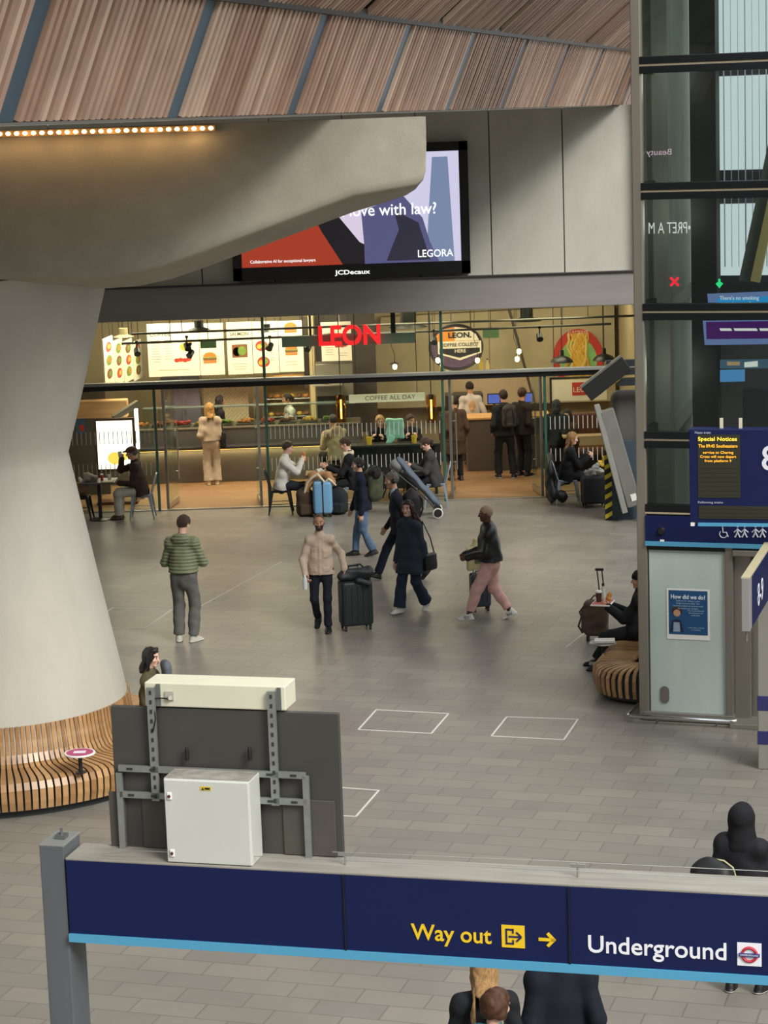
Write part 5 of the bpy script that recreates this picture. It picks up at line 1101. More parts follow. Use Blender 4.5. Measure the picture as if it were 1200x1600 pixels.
# till counter and till wall
YT = 45.7; c, w_, h_ = rect(722, 656, 852, 742, YT); wT = w_; till = thing('till_counter', 'dark front till counter with a pale wooden top', 'counter', (c.x+.1, YT+.35, 0)); zt_ = At(740, 656, YT).z
b = B(); b.rbox((0, 0, zt_/2), (wT, .66, zt_), .01); b.build('front', M('till front', '#57504a', .5, noise=.08, ns=3), till); b = B(); b.rbox((0, 0, zt_+.02), (wT+.06, .74, .045), .008); b.build('worktop', M('pale wood top', '#d0a468', .45, noise=.1, ns=3, stretch=(1, 8, 8)), till)
for px, lab in ((772, 'left'), (822, 'right')):
    p = At(px, 628, YT+.45); t = thing('till_screen', 'small blue-lit till screen at the %s of the till counter' % lab, 'screen', (p.x, p.y, zt_+.045)); b = B(); b.rbox((0, 0, .32), (.28, .03, .22), .006); b.cyl((0, .02, 0), (0, .02, .25), .025, n=10); b.build('casing', BLK, t); b = B(); b.box((0, -.017, .32), (.24, .003, .18)); b.build('display', glow('till blue', '#4a62b8', .9), t)
# round coffee collect sign
YR = 44.3; c, w_, h_ = rect(668, 508, 757, 577, YR); cs = thing('coffee_sign', 'round hanging COFFEE COLLECT HERE sign with orange top and purple foot', 'sign', c); ORG = M('sign orange', '#d98a35', .5); CRM = M('sign cream', '#e8ddc4', .5); PUR = M('sign purple', '#5d4560', .6, noise=.3, ns=15); SBK = M('sign black', '#211d1c', .5)
b = B(); disc(b, 0, 0, .52, .44, -.01, .02, 36); b.build('backing', SBK, cs); b = B(); disc(b, 0, 0, .49, .41, -.014, .0, 36); b.build('round_face', PUR, cs)
b = B(); b.prism([(-.47, .12), (.40, .12), (.36, .26), (.22, .37), (0, .405), (-.22, .37), (-.38, .25)], -.020, -.014); b.build('orange_top', ORG, cs); b = B(); b.prism([(-.02, .13), (.46, .13), (.40, .25), (.22, .37), (-.02, .40)], -.022, -.015); b.build('cream_top', CRM, cs)
b = B(); b.prism([(-.36, .12), (.50, .12), (.50, -.12), (.07, -.26), (-.36, -.12)], -.032, -.02); b.build('shield', CRM, cs); b = B(); b.prism([(-.33, -.02), (.47, -.02), (.47, -.10), (.07, -.21), (-.33, -.10)], -.036, -.03); b.build('black_chevron', SBK, cs)
text('LEON.', SBK, cs, (.08, -.026, .235), width=.46, height=.11, bold=.03); text('COFFEE COLLECT', SBK, cs, (.07, -.036, .05), width=.76, height=.07, bold=.006); text('HERE', CRM, cs, (.08, -.040, -.075), width=.22, height=.065, bold=.015)
b = B(); b.tube([(.53*math.cos(a), .0, .45*math.sin(a)) for a in np.linspace(0, 2*PI, 40, endpoint=False)], .018, 6, closed=True); b.cyl((-.3, 0, .38), (-.3, 0, 3.8-c.z), .01, n=6); b.cyl((.3, 0, .38), (.3, 0, 3.8-c.z), .01, n=6); b.build('hoop', SBK, cs)
# mural on the far right wall (a plain generic pasta picture) and the poster under it
YMu = 48.16; c, w_, h_ = rect(864, 514, 943, 606, YMu); mu = thing('mural', 'oval mural of yellow pasta on green inside a red ring', 'mural', c); R1, R2 = w_/2, h_/2
b = B(); disc(b, 0, .0, R1, R2, -.01, .02, 40); b.build('red_ring', M('mural red', '#b8352a', .6, noise=.1, ns=4), mu); b = B(); disc(b, 0, -.06, R1*.74, R2*.78, -.014, .0, 40); b.build('green_field', M('mural green', '#7fae6a', .6, noise=.15, ns=4), mu)
for i in range(22):
    a0_ = random.uniform(-.17, .17); pts = [(a0_*(.5+.9*t)+random.uniform(-.05, .05)+.12*math.sin(t*5+i), -.02-.0006*i, R2*(.85-1.75*t)) for t in np.linspace(0, 1, 9)]; b = B(); b.tube(pts, .028, 5); b.build('pasta_strand', [YEL, M('pasta pale', '#d9bd6a', .5), M('pasta ochre', '#c79338', .5)][i % 3], mu, smooth=True)
for i in range(8): b = B(); disc(b, -R1*.8+i*R1*.22, -R2*.86+.03*(i % 3), .13, .10, -.035-.001*i, .0, 14); b.build('picture_food', [BRO, LEAF, BUN, RED][i % 4], mu)
text('ALL OUT OF SALADS', CRM, mu, (0, -.02, R2*.86), width=R1*.8, height=.10)
c, w_, h_ = rect(862, 592, 948, 626, 45.2); po_ = thing('food_poster', 'cream poster with a red panel in a black frame behind the right window', 'poster', c); b = B(); b.rbox((0, 0, 0), (w_, .02, h_), .003); b.build('sheet', CRM, po_); b = B(); b.box((w_*.05, -.014, h_*.05), (w_*.36, .006, h_*.6)); b.build('red_panel', M('poster red', '#c03a30', .5), po_); text('LEON', CRM, po_, (w_*.05, -.02, 0), width=.35, height=.10)
b = B(); b.rbox((-w_/2-.02, 0, -.05), (.04, .05, h_+.2), .004); b.rbox((0, 0, h_/2+.03), (w_+.08, .05, .04), .004); b.build('frame', SBK, po_); rods(po_, w_*.45, h_*.4, c.z)
# low wall of upholstered seating seen through the right window
b = B(); c, w_, h_ = rect(862, 668, 960, 722, 45.0); sf = thing('banquette', 'brown upholstered bench seat behind the right window', 'seat', (c.x, 45.0, 0)); b.rbox((0, .3, .95), (w_, .14, .5), .05); b.build('backrest', M('brown leather', '#5a3420', .4, noise=.2, ns=4), sf); b = B(); b.rbox((0, .05, .45), (w_, .55, .14), .05); b.build('seat', M('brown leather', '#5a3420'), sf); b = B(); b.rbox((0, .1, .2), (w_, .45, .38), .01); b.build('base', SBK, sf)
c, w_, h_ = rect(880, 678, 958, 684, 43.0); b = B(); b.rbox((c.x, 43.2, 1.02), (w_, .35, .035), .006); b.cyl((c.x-w_*.4, 43.25, 0), (c.x-w_*.4, 43.25, 1.02), .02, n=8); b.cyl((c.x+w_*.4, 43.25, 0), (c.x+w_*.4, 43.25, 1.02), .02, n=8); t = tag(b.build('window_shelf', M('pale shelf', '#a88a62', .5)), 'narrow pale shelf inside the right window', 'shelf'); 
# bar counter inside the middle window
YB_ = 42.95; xa_, xb_ = At(548, 695, YB_).x, At(688, 695, YB_).x; zb4_ = At(610, 694, YB_).z; bar_ = thing('window_bar', 'dark bar counter inside the middle window', 'counter', ((xa_+xb_)/2, YB_, 0)); b = B(); b.rbox((0, 0, zb4_), (xb_-xa_, .42, .04), .008); b.build('worktop', M('bar top', '#33302c', .35), bar_)
b = B(); b.rbox((-(xb_-xa_)/2+.1, .05, zb4_/2), (.06, .06, zb4_), .004); b.rbox(((xb_-xa_)/2-.1, .05, zb4_/2), (.06, .06, zb4_), .004); b.rbox((0, .12, zb4_*.55), (xb_-xa_, .03, zb4_*.85), .004); b.build('frame', SBK, bar_)
CUPY = M('yellow cup', '#d9b32c', .5); CUPW = M('white lid', '#e4e0d6', .5)
def cup(label, p, mat=CUPY, lid=None, h_=.11, r=.042, cat='cup'):
    t = thing('paper_cup', label, cat, p); b = B(); b.lathe([(0, 0), (r*.75, 0), (r, h_), (r*.9, h_), (r*.7, .01), (0, .01)], n=18); b.build('cup', mat, t, smooth=True)
    if lid: b = B(); b.lathe([(r*1.04, h_-.006), (r*1.04, h_+.008), (r*.8, h_+.018), (0, h_+.018)], n=18); b.build('lid', lid, t, smooth=True)
    return t
cup('yellow paper cup on the window bar beside the blond woman', Vector((At(577, 686, YB_-.1).x, YB_-.1, zb4_+.02)), h_=.15, r=.055); cup('yellow paper cup on the window bar further right', Vector((At(647, 682, YB_-.1).x, YB_-.1, zb4_+.02)), h_=.15, r=.055)
c, w_, h_ = rect(545, 615, 664, 628, 42.55); ca = thing('coffee_all_day_sign', 'long cream COFFEE ALL DAY sign inside the middle window', 'sign', c); b = B(); b.rbox((0, 0, 0), (w_, .03, h_), .004); b.build('board', M('lit cream sign', '#e6d6b2', .5, emit=.35), ca); text('COFFEE ALL DAY', M('brown letters', '#6a5a44', .5), ca, (.06, -.018, 0), width=w_*.66, height=h_*.52, spacing=1.05)
b = B()
for q in (-.4, .4): b.cyl((q*w_, 0, h_/2), (q*w_, 0, 3.8-c.z), .008, n=6)
b.build('hanger_rod', DMET, ca)
for px, lab in ((533, 'left of the COFFEE ALL DAY sign'), (674, 'right of the COFFEE ALL DAY sign')):
    p = At(px, 640, 42.9); t = thing('tube_lamp', 'upright glowing tube lamp in an amber glass, '+lab, 'lamp', p); b = B(); b.cyl((0, 0, -.18), (0, 0, .2), .018, n=10); b.build('tube', glow('tube glow', '#ffdf9c', 5.), t); b = B(); b.lathe([(.09, -.25), (.10, 0), (.09, .28)], n=20); b.build('glass_shade', glassM('amber glass', '#f3c178', .5), t, smooth=True); b = B(); b.cyl((0, 0, .28), (0, 0, 3.8-p.z), .01, n=6); b.cyl((0, 0, .2), (0, 0, .3), .05, n=12); b.build('holder', DMET, t); lamp('lamp_light', 'POINT', (0, -.14, 0), 5, WARM, .04, parent=t)
# lit poster stand at the left
YP = 43.2; c, w_, h_ = rect(152, 657, 208, 733, YP); lb_ = thing('lightbox_stand', 'brightly lit white poster stand with a yellow dish at the left window', 'sign', (c.x, YP, 0)); zc = c.z
b = B(); b.rbox((0, .03, zc), (w_+.10, .05, h_+.10), .006); b.rbox((-w_/2, .03, zc/2), (.05, .05, zc), .004); b.rbox((w_/2, .03, zc/2), (.05, .05, zc), .004); b.rbox((0, .03, .03), (w_+.1, .4, .05), .004); b.build('frame', M('copper frame', '#6b4a38', .4, .5), lb_)
b = B(); b.box((0, 0, zc), (w_, .012, h_)); b.build('lit_face', glow('lightbox white', '#fff3d8', 2.2), lb_); b = B(); disc(b, -.02, zc-h_*.28, w_*.20, h_*.13, -.012, -.006); disc(b, w_*.25, zc-h_*.25, w_*.08, h_*.08, -.012, -.006); b.build('food_picture', glow('lit yellow', '#ffd45a', 1.3), lb_)
c, w_, h_ = rect(211, 638, 217, 702, 43.9); tl = thing('light_tube', 'tall white light tube under a dark header beside the poster stand', 'lamp', (c.x, 43.9, c.z)); b = B(); b.rbox((0, 0, 0), (w_, .05, h_), .01); b.build('tube', glow('tube white', '#fff2e2', 3.0), tl); b = B(); b.bar((-.42, -.25, .26), (.05, .0, .52), .14, .1, Vector((0, 0, 1))); b.bar((0, .04, .5), (0, .04, -c.z), .05, .05); b.build('header', M('mesh header', '#6a6458', .5), tl); lamp('lamp_light', 'POINT', (0, -.2, 0), 12, (1, .9, .75), .05, parent=tl)
c, w_, h_ = rect(118, 652, 134, 678, 44.33); b = B(); b.rbox(c, (w_, .02, h_), .003); t = tag(b.build('notice', M('notice blue', '#3a5f8a', .5)), 'small blue notice on the left wall of the shop', 'notice'); b = B(); b.box(c+Vector((.02, -.014, -.05)), (w_*.5, .004, h_*.4)); q_ = b.build('notice_print', RED, t)
c, w_, h_ = rect(100, 625, 200, 652, 44.2); b = B(); b.rbox(c, (w_, .3, h_), .02); tag(b.build('wood_canopy', islandM('canopy wood', ['#b98a5a', '#d2a878'], .5, .2, (1, 6, 12))), 'pale wooden canopy hanging over the left window seats', 'canopy')
c, w_, h_ = rect(90, 655, 150, 800, 44.0); b = B(); b.box((c.x-.2, 44.4, 1.1), (1.6, .1, 2.2)); struct(b.build('trim_13', M('left dark wall', '#514b44', .6, noise=.1, ns=3)))

# ------------------------------------------------------------------ chairs, tables and things outside the glass
PALEM = M('pale blue metal', '#8e9aa4', .4, .4); BLKM = M('black metal', '#1a1b1d', .45, .3)
def chair(label, x, y, rz, mat, group='metal cafe chairs'):
    t = thing('metal_chair', label, 'chair', (x, y, 0), rad(rz), group)   # faces local +y
    b = B(); b.rbox((0, 0, .452), (.36, .36, .022), .010); b.rbox((0, 0, .43), (.33, .33, .03), .008); b.build('seat', mat, t)
    for sx_ in (-1, 1):
        for sy_ in (-1, 1):
            b = B(); a, c_ = Vector((sx_*.155, sy_*.155, .44)), Vector((sx_*.215, sy_*.225, 0)); xx = Vector((sx_, 0, 0))
            vs = []
            for p, w2 in ((a, .062), (c_, .022)):
                vs += [p+Vector((-w2/2, -w2/2, 0)), p+Vector((w2/2, -w2/2, 0)), p+Vector((w2/2, w2/2, 0)), p+Vector((-w2/2, w2/2, 0))]
            b.add(vs, [(0, 1, 2, 3), (7, 6, 5, 4), (1, 0, 4, 5), (2, 1, 5, 6), (3, 2, 6, 7), (0, 3, 7, 4)]); b.build('leg', mat, t)
    b = B(); b.tube([(-.17, -.17, .44), (-.185, -.22, .62), (-.175, -.26, .76), (-.12, -.285, .83), (0, -.29, .85), (.12, -.285, .83), (.175, -.26, .76), (.185, -.22, .62), (.17, -.17, .44)], .012, 8); b.build('back_frame', mat, t, smooth=True)
    b = B(); b.bar((0, -.17, .45), (0, -.285, .84), .13, .008, Vector((0, 1, 0))); b.build('backrest', mat, t)
    b = B()
    for s_ in (-1, 1): b.bar((-.19*1, s_*.19, .2), (.19, s_*.19, .2), .02, .012); b.bar((s_*.19, -.19, .2), (s_*.19, .19, .2), .02, .012)
    b.build('stretcher', mat, t); return t
def cafe_table(label, x, y, top, w_=.62, h_=.74, rnd=False, group='cafe tables'):
    t = thing('cafe_table', label, 'table', (x, y, 0), 0, group); b = B(); b.rbox((0, 0, h_-.015), (w_, .6, .03), .006); b.build('table_top', top, t); b = B(); b.cyl((0, 0, .03), (0, 0, h_-.03), .035, n=14); b.build('pedestal', DMET, t, smooth=True); b = B(); b.lathe([(0, .035), (.06, .035), (.22, .012), (.23, 0), (0, 0)], n=28); b.build('foot', M('cast foot', '#3c3b38', .35, .6), t, smooth=True); return t
DTOP = M('dark table top', '#4a4640', .35); WTOP = M('wood table top', '#7a5a3a', .4, noise=.15, ns=4, stretch=(8, 1, 8)); YTOP = M('yellow table top', '#c8a62c', .4)
YO = 41.45
def X_(px, py, Y): return At(px, py, Y).x
tA = (X_(158, 745, YO)-.05, YO); cafe_table('cafe table by the lit poster stand with scattered wrappings', *tA, DTOP, .66)
tB = (X_(493, 755, YO)+.12, YO+.05); cafe_table('cafe table between the two seated men', *tB, WTOP, .60)
tC = (X_(636, 745, YO+.2), YO+.2); cafe_table('cafe table with papers in front of the seated woman in grey', *tC, DTOP, .60)
tD = (X_(945, 715, 41.55)+.22, 41.55); cafe_table('yellow-topped cafe table half hidden by the hazard-taped board', *tD, YTOP, .66)
chA = (X_(222, 772, YO), YO); chair('pale blue metal chair under the man in the flat cap', *chA, 90, PALEM)
chB = (X_(441, 775, YO)-.03, YO); chair('black metal chair under the man in the white fleece', *chB, -90, BLKM)
chC = (X_(553, 775, YO+.1)+.02, YO+.1); chair('pale metal chair under the man with the cream scarf', *chC, 90, PALEM)
chD = (X_(676, 762, YO+.15)+.06, YO+.15); chair('pale metal chair under the woman in the grey coat', *chD, 90, PALEM)
chE = (X_(886, 762, 41.5), 41.5); chair('pale metal chair under the blond woman in black', *chE, -90, PALEM)
chF = (X_(124, 770, YO), YO); chair('black metal chair beside the column holding a brown bag', *chF, -90, BLKM)
def lump(name, label, cat, prims, mat, wr=.006, wf=30, h=.009, group=None, cuts=()):
    c = np.mean([p[1] for p in prims], 0); c = A3((c[0], c[1], min(float(p[1][2]) for p in prims))); t = thing(name, label, cat, [float(q) for q in c], 0, group)
    pr = []
    for p in prims: q = list(p); q[1] = p[1]-c; q[2] = (p[2]-c) if p[0] == 'c' else p[2]; pr.append(tuple(q))
    blob('body', pr, h, mat, t, wr, wf, len(label), cuts=[(A3(a)-c, n) for a, n in cuts]); return t
V_ = lambda *a: A3(a)
def hardcase(label, x, y, rz, w_, d_, hgt, mat, group=None, handle=.0, ribs=6, handle_w=.16, cat='suitcase'):
    t = thing('suitcase', label, cat, (x, y, 0), rad(rz), group); b = B(); b.rbox((0, 0, .07+hgt/2), (w_, d_, hgt), .05, seg=4); b.build('shell', mat, t, smooth=True)
    b = B()
    for i in range(ribs): xx = -w_/2+.06+(w_-.12)*i/(ribs-1); b.rbox((xx, -d_/2-.003, .07+hgt/2), (.018, .012, hgt-.14), .004); b.rbox((xx, d_/2+.003, .07+hgt/2), (.018, .012, hgt-.14), .004)
    b.build('ribs', mat, t)
    b = B(); b.rbox((0, 0, .07+hgt/2), (w_+.008, d_*.14, hgt+.008), .05, seg=4); b.build('zip_band', BLK, t)
    for sx_ in (-1, 1):
        for sy_ in (-1, 1):
            b = B(); b.cyl((sx_*(w_/2-.05)-.012, sy_*(d_/2-.04), .03), (sx_*(w_/2-.05)+.012, sy_*(d_/2-.04), .03), .03, n=12); b.rbox((sx_*(w_/2-.05), sy_*(d_/2-.04), .065), (.04, .04, .03), .005); b.build('wheel', BLK, t)
    b = B(); b.tube([(-.07, 0, .07+hgt), (-.06, 0, .10+hgt), (.06, 0, .10+hgt), (.07, 0, .07+hgt)], .011, 8); b.build('carry_handle', BLK, t, smooth=True)
    if handle:
        b = B(); b.tube([(-handle_w/2, d_/2-.03, .05+hgt), (-handle_w/2, d_/2-.03, hgt+handle)], .009, 8); b.tube([(handle_w/2, d_/2-.03, .05+hgt), (handle_w/2, d_/2-.03, hgt+handle)], .009, 8); b.build('pull_rod', MET, t, smooth=True); b = B(); b.rbox((0, d_/2-.03, hgt+handle+.01), (handle_w+.03, .032, .03), .01); b.build('grip', BLK, t)
    return t
BLUEC = M('light blue shell', '#6f9fc4', .35); p = At(505, 805, 41.1); hardcase('light blue hard suitcase standing on end before the seated men', G(505, 806).x, 41.0, 93, .42, .34, .60, BLUEC, ribs=4)
FLEECE = cloth('fleece white', '#d9d6cf'); TANC = cloth('tan coat cloth', '#a47c56'); CRC = cloth('cream fleece lining', '#d8c6a8')
x_, y_ = tB; co = thing('folded_coat', 'tan coat with cream fleece lining draped over the blue suitcase', 'coat', (G(505, 806).x, 41.0, .69))
blob('body', [cap((-.18, .1, .06), (.14, .08, .10), .10, .09, .05, (0, 0, 1), .6), cap((-.17, .02, .05), (-.30, -.02, -.25), .07, .06, .05, (0, 1, 0), .6), cap((.12, .0, .05), (.20, -.05, -.05), .07, .06, .05, (0, 1, 0), .7)], .009, TANC, co, .012, 26, 5); b = B(); b.tube([(-.34, -.05, -.30), (-.31, -.07, -.16), (-.26, -.09, -.03), (-.17, -.12, .06), (-.07, -.13, .12), (.0, -.13, .03), (.06, -.14, -.03), (.13, -.15, .03), (.19, -.15, -.02), (.26, -.12, -.10)], [.018, .024, .028, .026, .03, .024, .022, .026, .024, .016], 8); b.build('lining', CRC, co, smooth=True)
GREYBAG = cloth('dark bag cloth', '#2b2c2e'); BROWNB = cloth('brown bag cloth', '#4a3c30')
def rucksack(name, label, x, y, z, rz, w_, d_, hgt, mat, lean=0, group=None, cat='backpack', strap=True, pocket=True):
    t = thing(name, label, cat, (x, y, z), rad(rz), group); t.rotation_euler.x = rad(lean)
    blob('body', [rb((0, 0, hgt*.5), (w_, d_, hgt), min(w_, d_)*.42), cap((0, -d_*.1, hgt*.8), (0, 0, hgt*.9), w_*.36, w_*.3, .05, (0, 1, 0), d_/w_)], .009, mat, t, .006, 28, len(label))
    if pocket: blob('pocket', [rb((0, -d_*.5, hgt*.30), (w_*.72, d_*.36, hgt*.42), d_*.16)], .009, mat, t, .004, 30, 3)
    if strap:
        b = B()
        for s_ in (-1, 1): b.tube([(s_*w_*.25, d_*.42, hgt*.9), (s_*w_*.27, d_*.62, hgt*.75), (s_*w_*.3, d_*.62, hgt*.4), (s_*w_*.3, d_*.42, hgt*.12)], .016, 6)
        b.tube([(-.04, .02, hgt*.97), (-.03, .02, hgt*1.06), (.03, .02, hgt*1.06), (.04, .02, hgt*.97)], .010, 6); b.build('strap', BLK, t, smooth=True)
    return t
rucksack('rucksack', 'dark brown rucksack with a white tag on the paving, left of the blue suitcase', G(478, 806).x, 41.05, 0, 10, .34, .24, .50, BROWNB)
b = B(); rucksack('rucksack', 'dark grey day bag on the paving, right of the blue suitcase', G(530, 803).x, 41.15, 0, -20, .34, .24, .46, GREYBAG)
# pushchair between the walkers and the seated woman
GP = cloth('pushchair grey', '#59626f'); px_, py_ = G(655, 795).x, 40.55; pc = thing('pushchair', 'grey fabric pushchair with a white-rimmed wheel behind the walking men', 'pushchair', (px_, py_, 0))
blob('seat_shell', [cap((-.28, 0, .98), (.17, 0, .42), .20, .15, .05, (.78, 0, .62), .35), cap((.17, 0, .42), (.30, 0, .28), .14, .10, .04, (.78, 0, .62), .5)], .012, GP, pc, .006, 20, 3); blob('canopy', [ell((-.38, 0, .98), (.15, .19, .12))], .012, M('canopy grey', '#77787c', .8), pc, .005, 22, 2)
b = B()
for s_ in (-.24, .24): b.tube([(-.5, s_, .95), (-.1, s_, .6), (.2, s_, .28), (.30, s_, .12)], .014, 8); b.tube([(-.1, s_, .6), (-.25, s_, .10)], .014, 8)
b.tube([(-.5, -.24, .95), (-.52, 0, .98), (-.5, .24, .95)], .016, 8); b.build('frame', BLK, pc, smooth=True)
for wx, wr_ in ((.32, .10), (-.27, .11)):
    for s_ in (-.25, .25):
        b = B(); b.m = 0; b.tube([(wx+wr_*.85*math.cos(a), s_, wr_+wr_*.85*math.sin(a)) for a in np.linspace(0, 2*PI, 24, endpoint=False)], wr_*.15, 8, closed=True); b.m = 1; b.cyl((wx, s_-.02, wr_), (wx, s_+.02, wr_), wr_*.72, n=20); b.build('wheel', [M('tyre pale', '#c9c7bf', .6), BLK], pc, smooth=True)
# objects on tables
x_, y_ = tA; lump('paper_bag', 'crumpled paper bag on the table by the poster stand', 'bag', [cap(V_(x_-.20, y_-.05, .83), V_(x_-.06, y_-.05, .80), .085, .06, .03)], M('crumpled paper', '#a39a86', .8), .012, 45, .007); cup('red drink can on the table by the poster stand', Vector((x_+.08, y_-.12, .742)), M('red can', '#b03426', .35, .3), M('can top', '#b0b0b0', .3, .8), .12, .033, 'can'); cup('small white cup on the table by the poster stand', Vector((x_+.20, y_+.02, .742)), CUPW, None, .10, .04)
b = B(); b.rbox((x_+.19, y_-.16, .748), (.22, .2, .012), .003); tag(b.build('napkin', M('napkin cream', '#d9cfb4', .8)), 'folded cream napkin on the table by the poster stand', 'napkin')
cx_, cy_ = chF; lump('shoulder_bag', 'brown leather bag on the black chair beside the column', 'bag', [rb(V_(cx_+.03, cy_, .60), (.30, .22, .24), .08)], M('brown leather bag', '#7a5836', .5, noise=.2, ns=8), .008, 30); lump('tissue', 'white tissue sticking out of the brown bag', 'tissue', [cap(V_(cx_+.06, cy_-.03, .74), V_(cx_+.02, cy_, .80), .035, .02)], WHITE, .006, 60, .006)
x_, y_ = tB; lump('food_wrapper', 'white food wrapper on the table between the seated men', 'wrapper', [cap(V_(x_-.06, y_-.05, .785), V_(x_+.10, y_-.02, .775), .045, .035, .02, (0, 0, 1), .8)], M('white wrapper', '#dcd8cc', .7), .012, 60, .006)
x_, y_ = tC; b = B(); b.rbox((x_-.0, y_-.10, .745), (.30, .22, .006), .002, Matrix.Rotation(.2, 3, 'Z')); tag(b.build('paper_sheets', WHITE), 'white papers on the table before the seated woman in grey', 'papers')
x_, y_ = tD; cup('yellow paper cup on the yellow table', Vector((x_-.24, y_-.08, .742)), CUPY, None, .13, .045); b = B(); b.rbox((x_-.05, y_-.05, .752), (.24, .18, .02), .004); t = tag(b.build('food_box', M('food box brown', '#7a5a38', .6)), 'small brown food box on the yellow table', 'food box'); lump('burger', 'toasted bun in the brown food box on the yellow table', 'food', [cap(V_(x_-.09, y_-.06, .80), V_(x_-.0, y_-.04, .80), .05, .05, .02, (0, 0, 1), .7)], BUN, .004, 50, .006)
sc_ = hardcase('dark soft suitcase beside the hazard-taped board', X_(928, 770, 41.0), 41.0, 8, .46, .30, .52, M('dark case cloth', '#303236', .8, noise=.1, ns=20), ribs=2); lump('plastic_bag', 'crumpled white plastic bag lying on the dark soft suitcase', 'bag', [cap(V_(X_(928, 770, 41.0)-.12, 41.0, .64), V_(X_(928, 770, 41.0)+.12, 41.0, .68), .05, .05, .03), cap(V_(X_(928, 770, 41.0)-.02, 40.95, .68), V_(X_(928, 770, 41.0)+.06, 40.98, .80), .06, .035, .03)], M('white plastic', '#c9c9c4', .4), .020, 75, .007)
# teal bag and clutter on the bar
p = At(617, 662, 43.25); t = thing('teal_bag', 'pale teal tote bag standing on the window bar', 'bag', (p.x, 43.1, zb4_+.02)); blob('body', [rb((0, 0, .26), (.34, .10, .40), .03)], .009, M('teal cloth', '#8fc4b4', .7), t, .008, 26, 2); blob('flap', [cap((-.08, -.07, .08), (-.16, -.09, -.02), .07, .03, .02, (0, 1, 0), .3)], .008, M('teal cloth', '#8fc4b4'), t, .004, 30, 3)
for k, (px, hh, mm, lab) in enumerate(((690, .36, M('amber bottle', '#c9a24a', .2), 'amber bottle on the shelf below the coffee collect sign, leftmost'), (699, .30, M('clear bottle', '#c9d0c4', .15), 'clear bottle with a dark cap beside the amber bottle'), (752, .34, M('yellow bottle', '#d6b04a', .2), 'yellow syrup bottle right of the coffee collect sign'), (762, .28, M('pale bottle', '#dcc48c', .2), 'pale syrup bottle beside the yellow syrup bottle'))):
    p = At(px, 582, 45.2); t = thing('bottle', lab, 'bottle', (p.x, 45.2, p.z)); b = B(); b.lathe([(0, 0), (.045, 0), (.045, hh*.6), (.018, hh*.78), (.018, hh*.95), (0, hh*.95)], n=16); b.build('glass', mm, t, smooth=True); b = B(); b.cyl((0, 0, hh*.93), (0, 0, hh), .02, n=10); b.build('bottle_cap', BLK, t)
b = B(); p = At(722, 583, 45.25); b.rbox((p.x, 45.25, p.z-.02), (1.2, .25, .035), .005); b.cyl((p.x-.57, 45.3, p.z), (p.x-.57, 45.3, 3.81), .01, n=6); b.cyl((p.x+.57, 45.3, p.z), (p.x+.57, 45.3, 3.81), .01, n=6); tag(b.build('bottle_shelf', M('shelf wood', '#8a6a40', .5)), 'wooden bottle shelf below the coffee collect sign', 'shelf')
c, w_, h_ = rect(700, 585, 756, 650, 46.2); cm = thing('coffee_machine', 'dark coffee machine on a back counter behind the till', 'coffee machine', (c.x, 47.2, 0)); b = B(); b.rbox((0, .2, .5), (1.1, .6, 1.0), .01); b.build('cupboard', SHOPD, cm); b = B(); b.rbox((0, .15, 1.22), (.8, .45, .42), .03); b.build('casing', M('machine steel', '#4a4644', .35, .6), cm); b = B(); b.cyl((-.15, -.1, 1.12), (-.15, -.1, 1.2), .04, n=12); b.cyl((.15, -.1, 1.12), (.15, -.1, 1.2), .04, n=12); b.build('brew_head', CHROME, cm)
# right end: hazard-taped hoarding, tilted slab and folded dark canopy
HB = G(980, 812); hx0 = At(946, 812, HB.y).x; hx1 = At(1025, 812, HB.y).x; hz1 = At(950, 690, HB.y).z; ho = thing('hoarding', 'dark blue-grey hoarding edged with black and yellow hazard tape', 'hoarding', ((hx0+hx1)/2, HB.y, 0)); wH = hx1-hx0
b = B(); b.rbox((0, .05, hz1/2), (wH, .08, hz1), .005); b.build('board', M('hoarding blue', '#33434f', .6, noise=.06, ns=3), ho)
b = B(); wS_ = .125; b.m = 0; b.box((-wH/2+wS_/2, .008, hz1/2), (wS_, .006, hz1)); b.m = 1; n_ = 8; st_h = hz1/n_
for i in range(n_):
    z0_ = st_h*i; xl_, xr_2 = -wH/2, -wH/2+wS_; b.prism([(xl_, z0_+.02), (xr_2, z0_+.09), (xr_2, z0_+.09+st_h*.45), (xl_, z0_+.02+st_h*.45)], .002, .005)
b.build('hazard_tape', [BLK, M('tape yellow', '#d8c52a', .5)], ho)
SLAB = M('slab grey', '#73726d', .6, noise=.1, ns=4); YG = HB.y-.25
g0, g1 = At(947, 640, YG), At(991, 790, YG); gt = thing('tilted_gate', 'grey slab-like gate leaf tilted against the hoarding', 'gate', (g1.x, YG, g1.z)); L_ = g0-g1
b = B(); b.bar((0, 0, 0), L_, .26, .16, Vector((0, 1, 0))); b.build('leaf', SLAB, gt, bevel=.02); b = B(); b.bar((-.17, -.03, -.12), L_+Vector((-.17, -.03, .10)), .10, .10, Vector((0, 1, 0))); b.build('edge_flange', M('flange grey', '#8f8e88', .5, noise=.05, ns=4), gt, bevel=.01); b = B(); b.bar(L_*.06+Vector((.03, -.085, 0)), L_*.13+Vector((.03, -.085, 0)), .10, .01, Vector((0, 1, 0))); b.build('white_label', WHITE, gt)
b = B(); b.bar((.1, .05, -g1.z+.0), (.1, .05, .1), .06, .06); b.build('stand', DMET, gt)
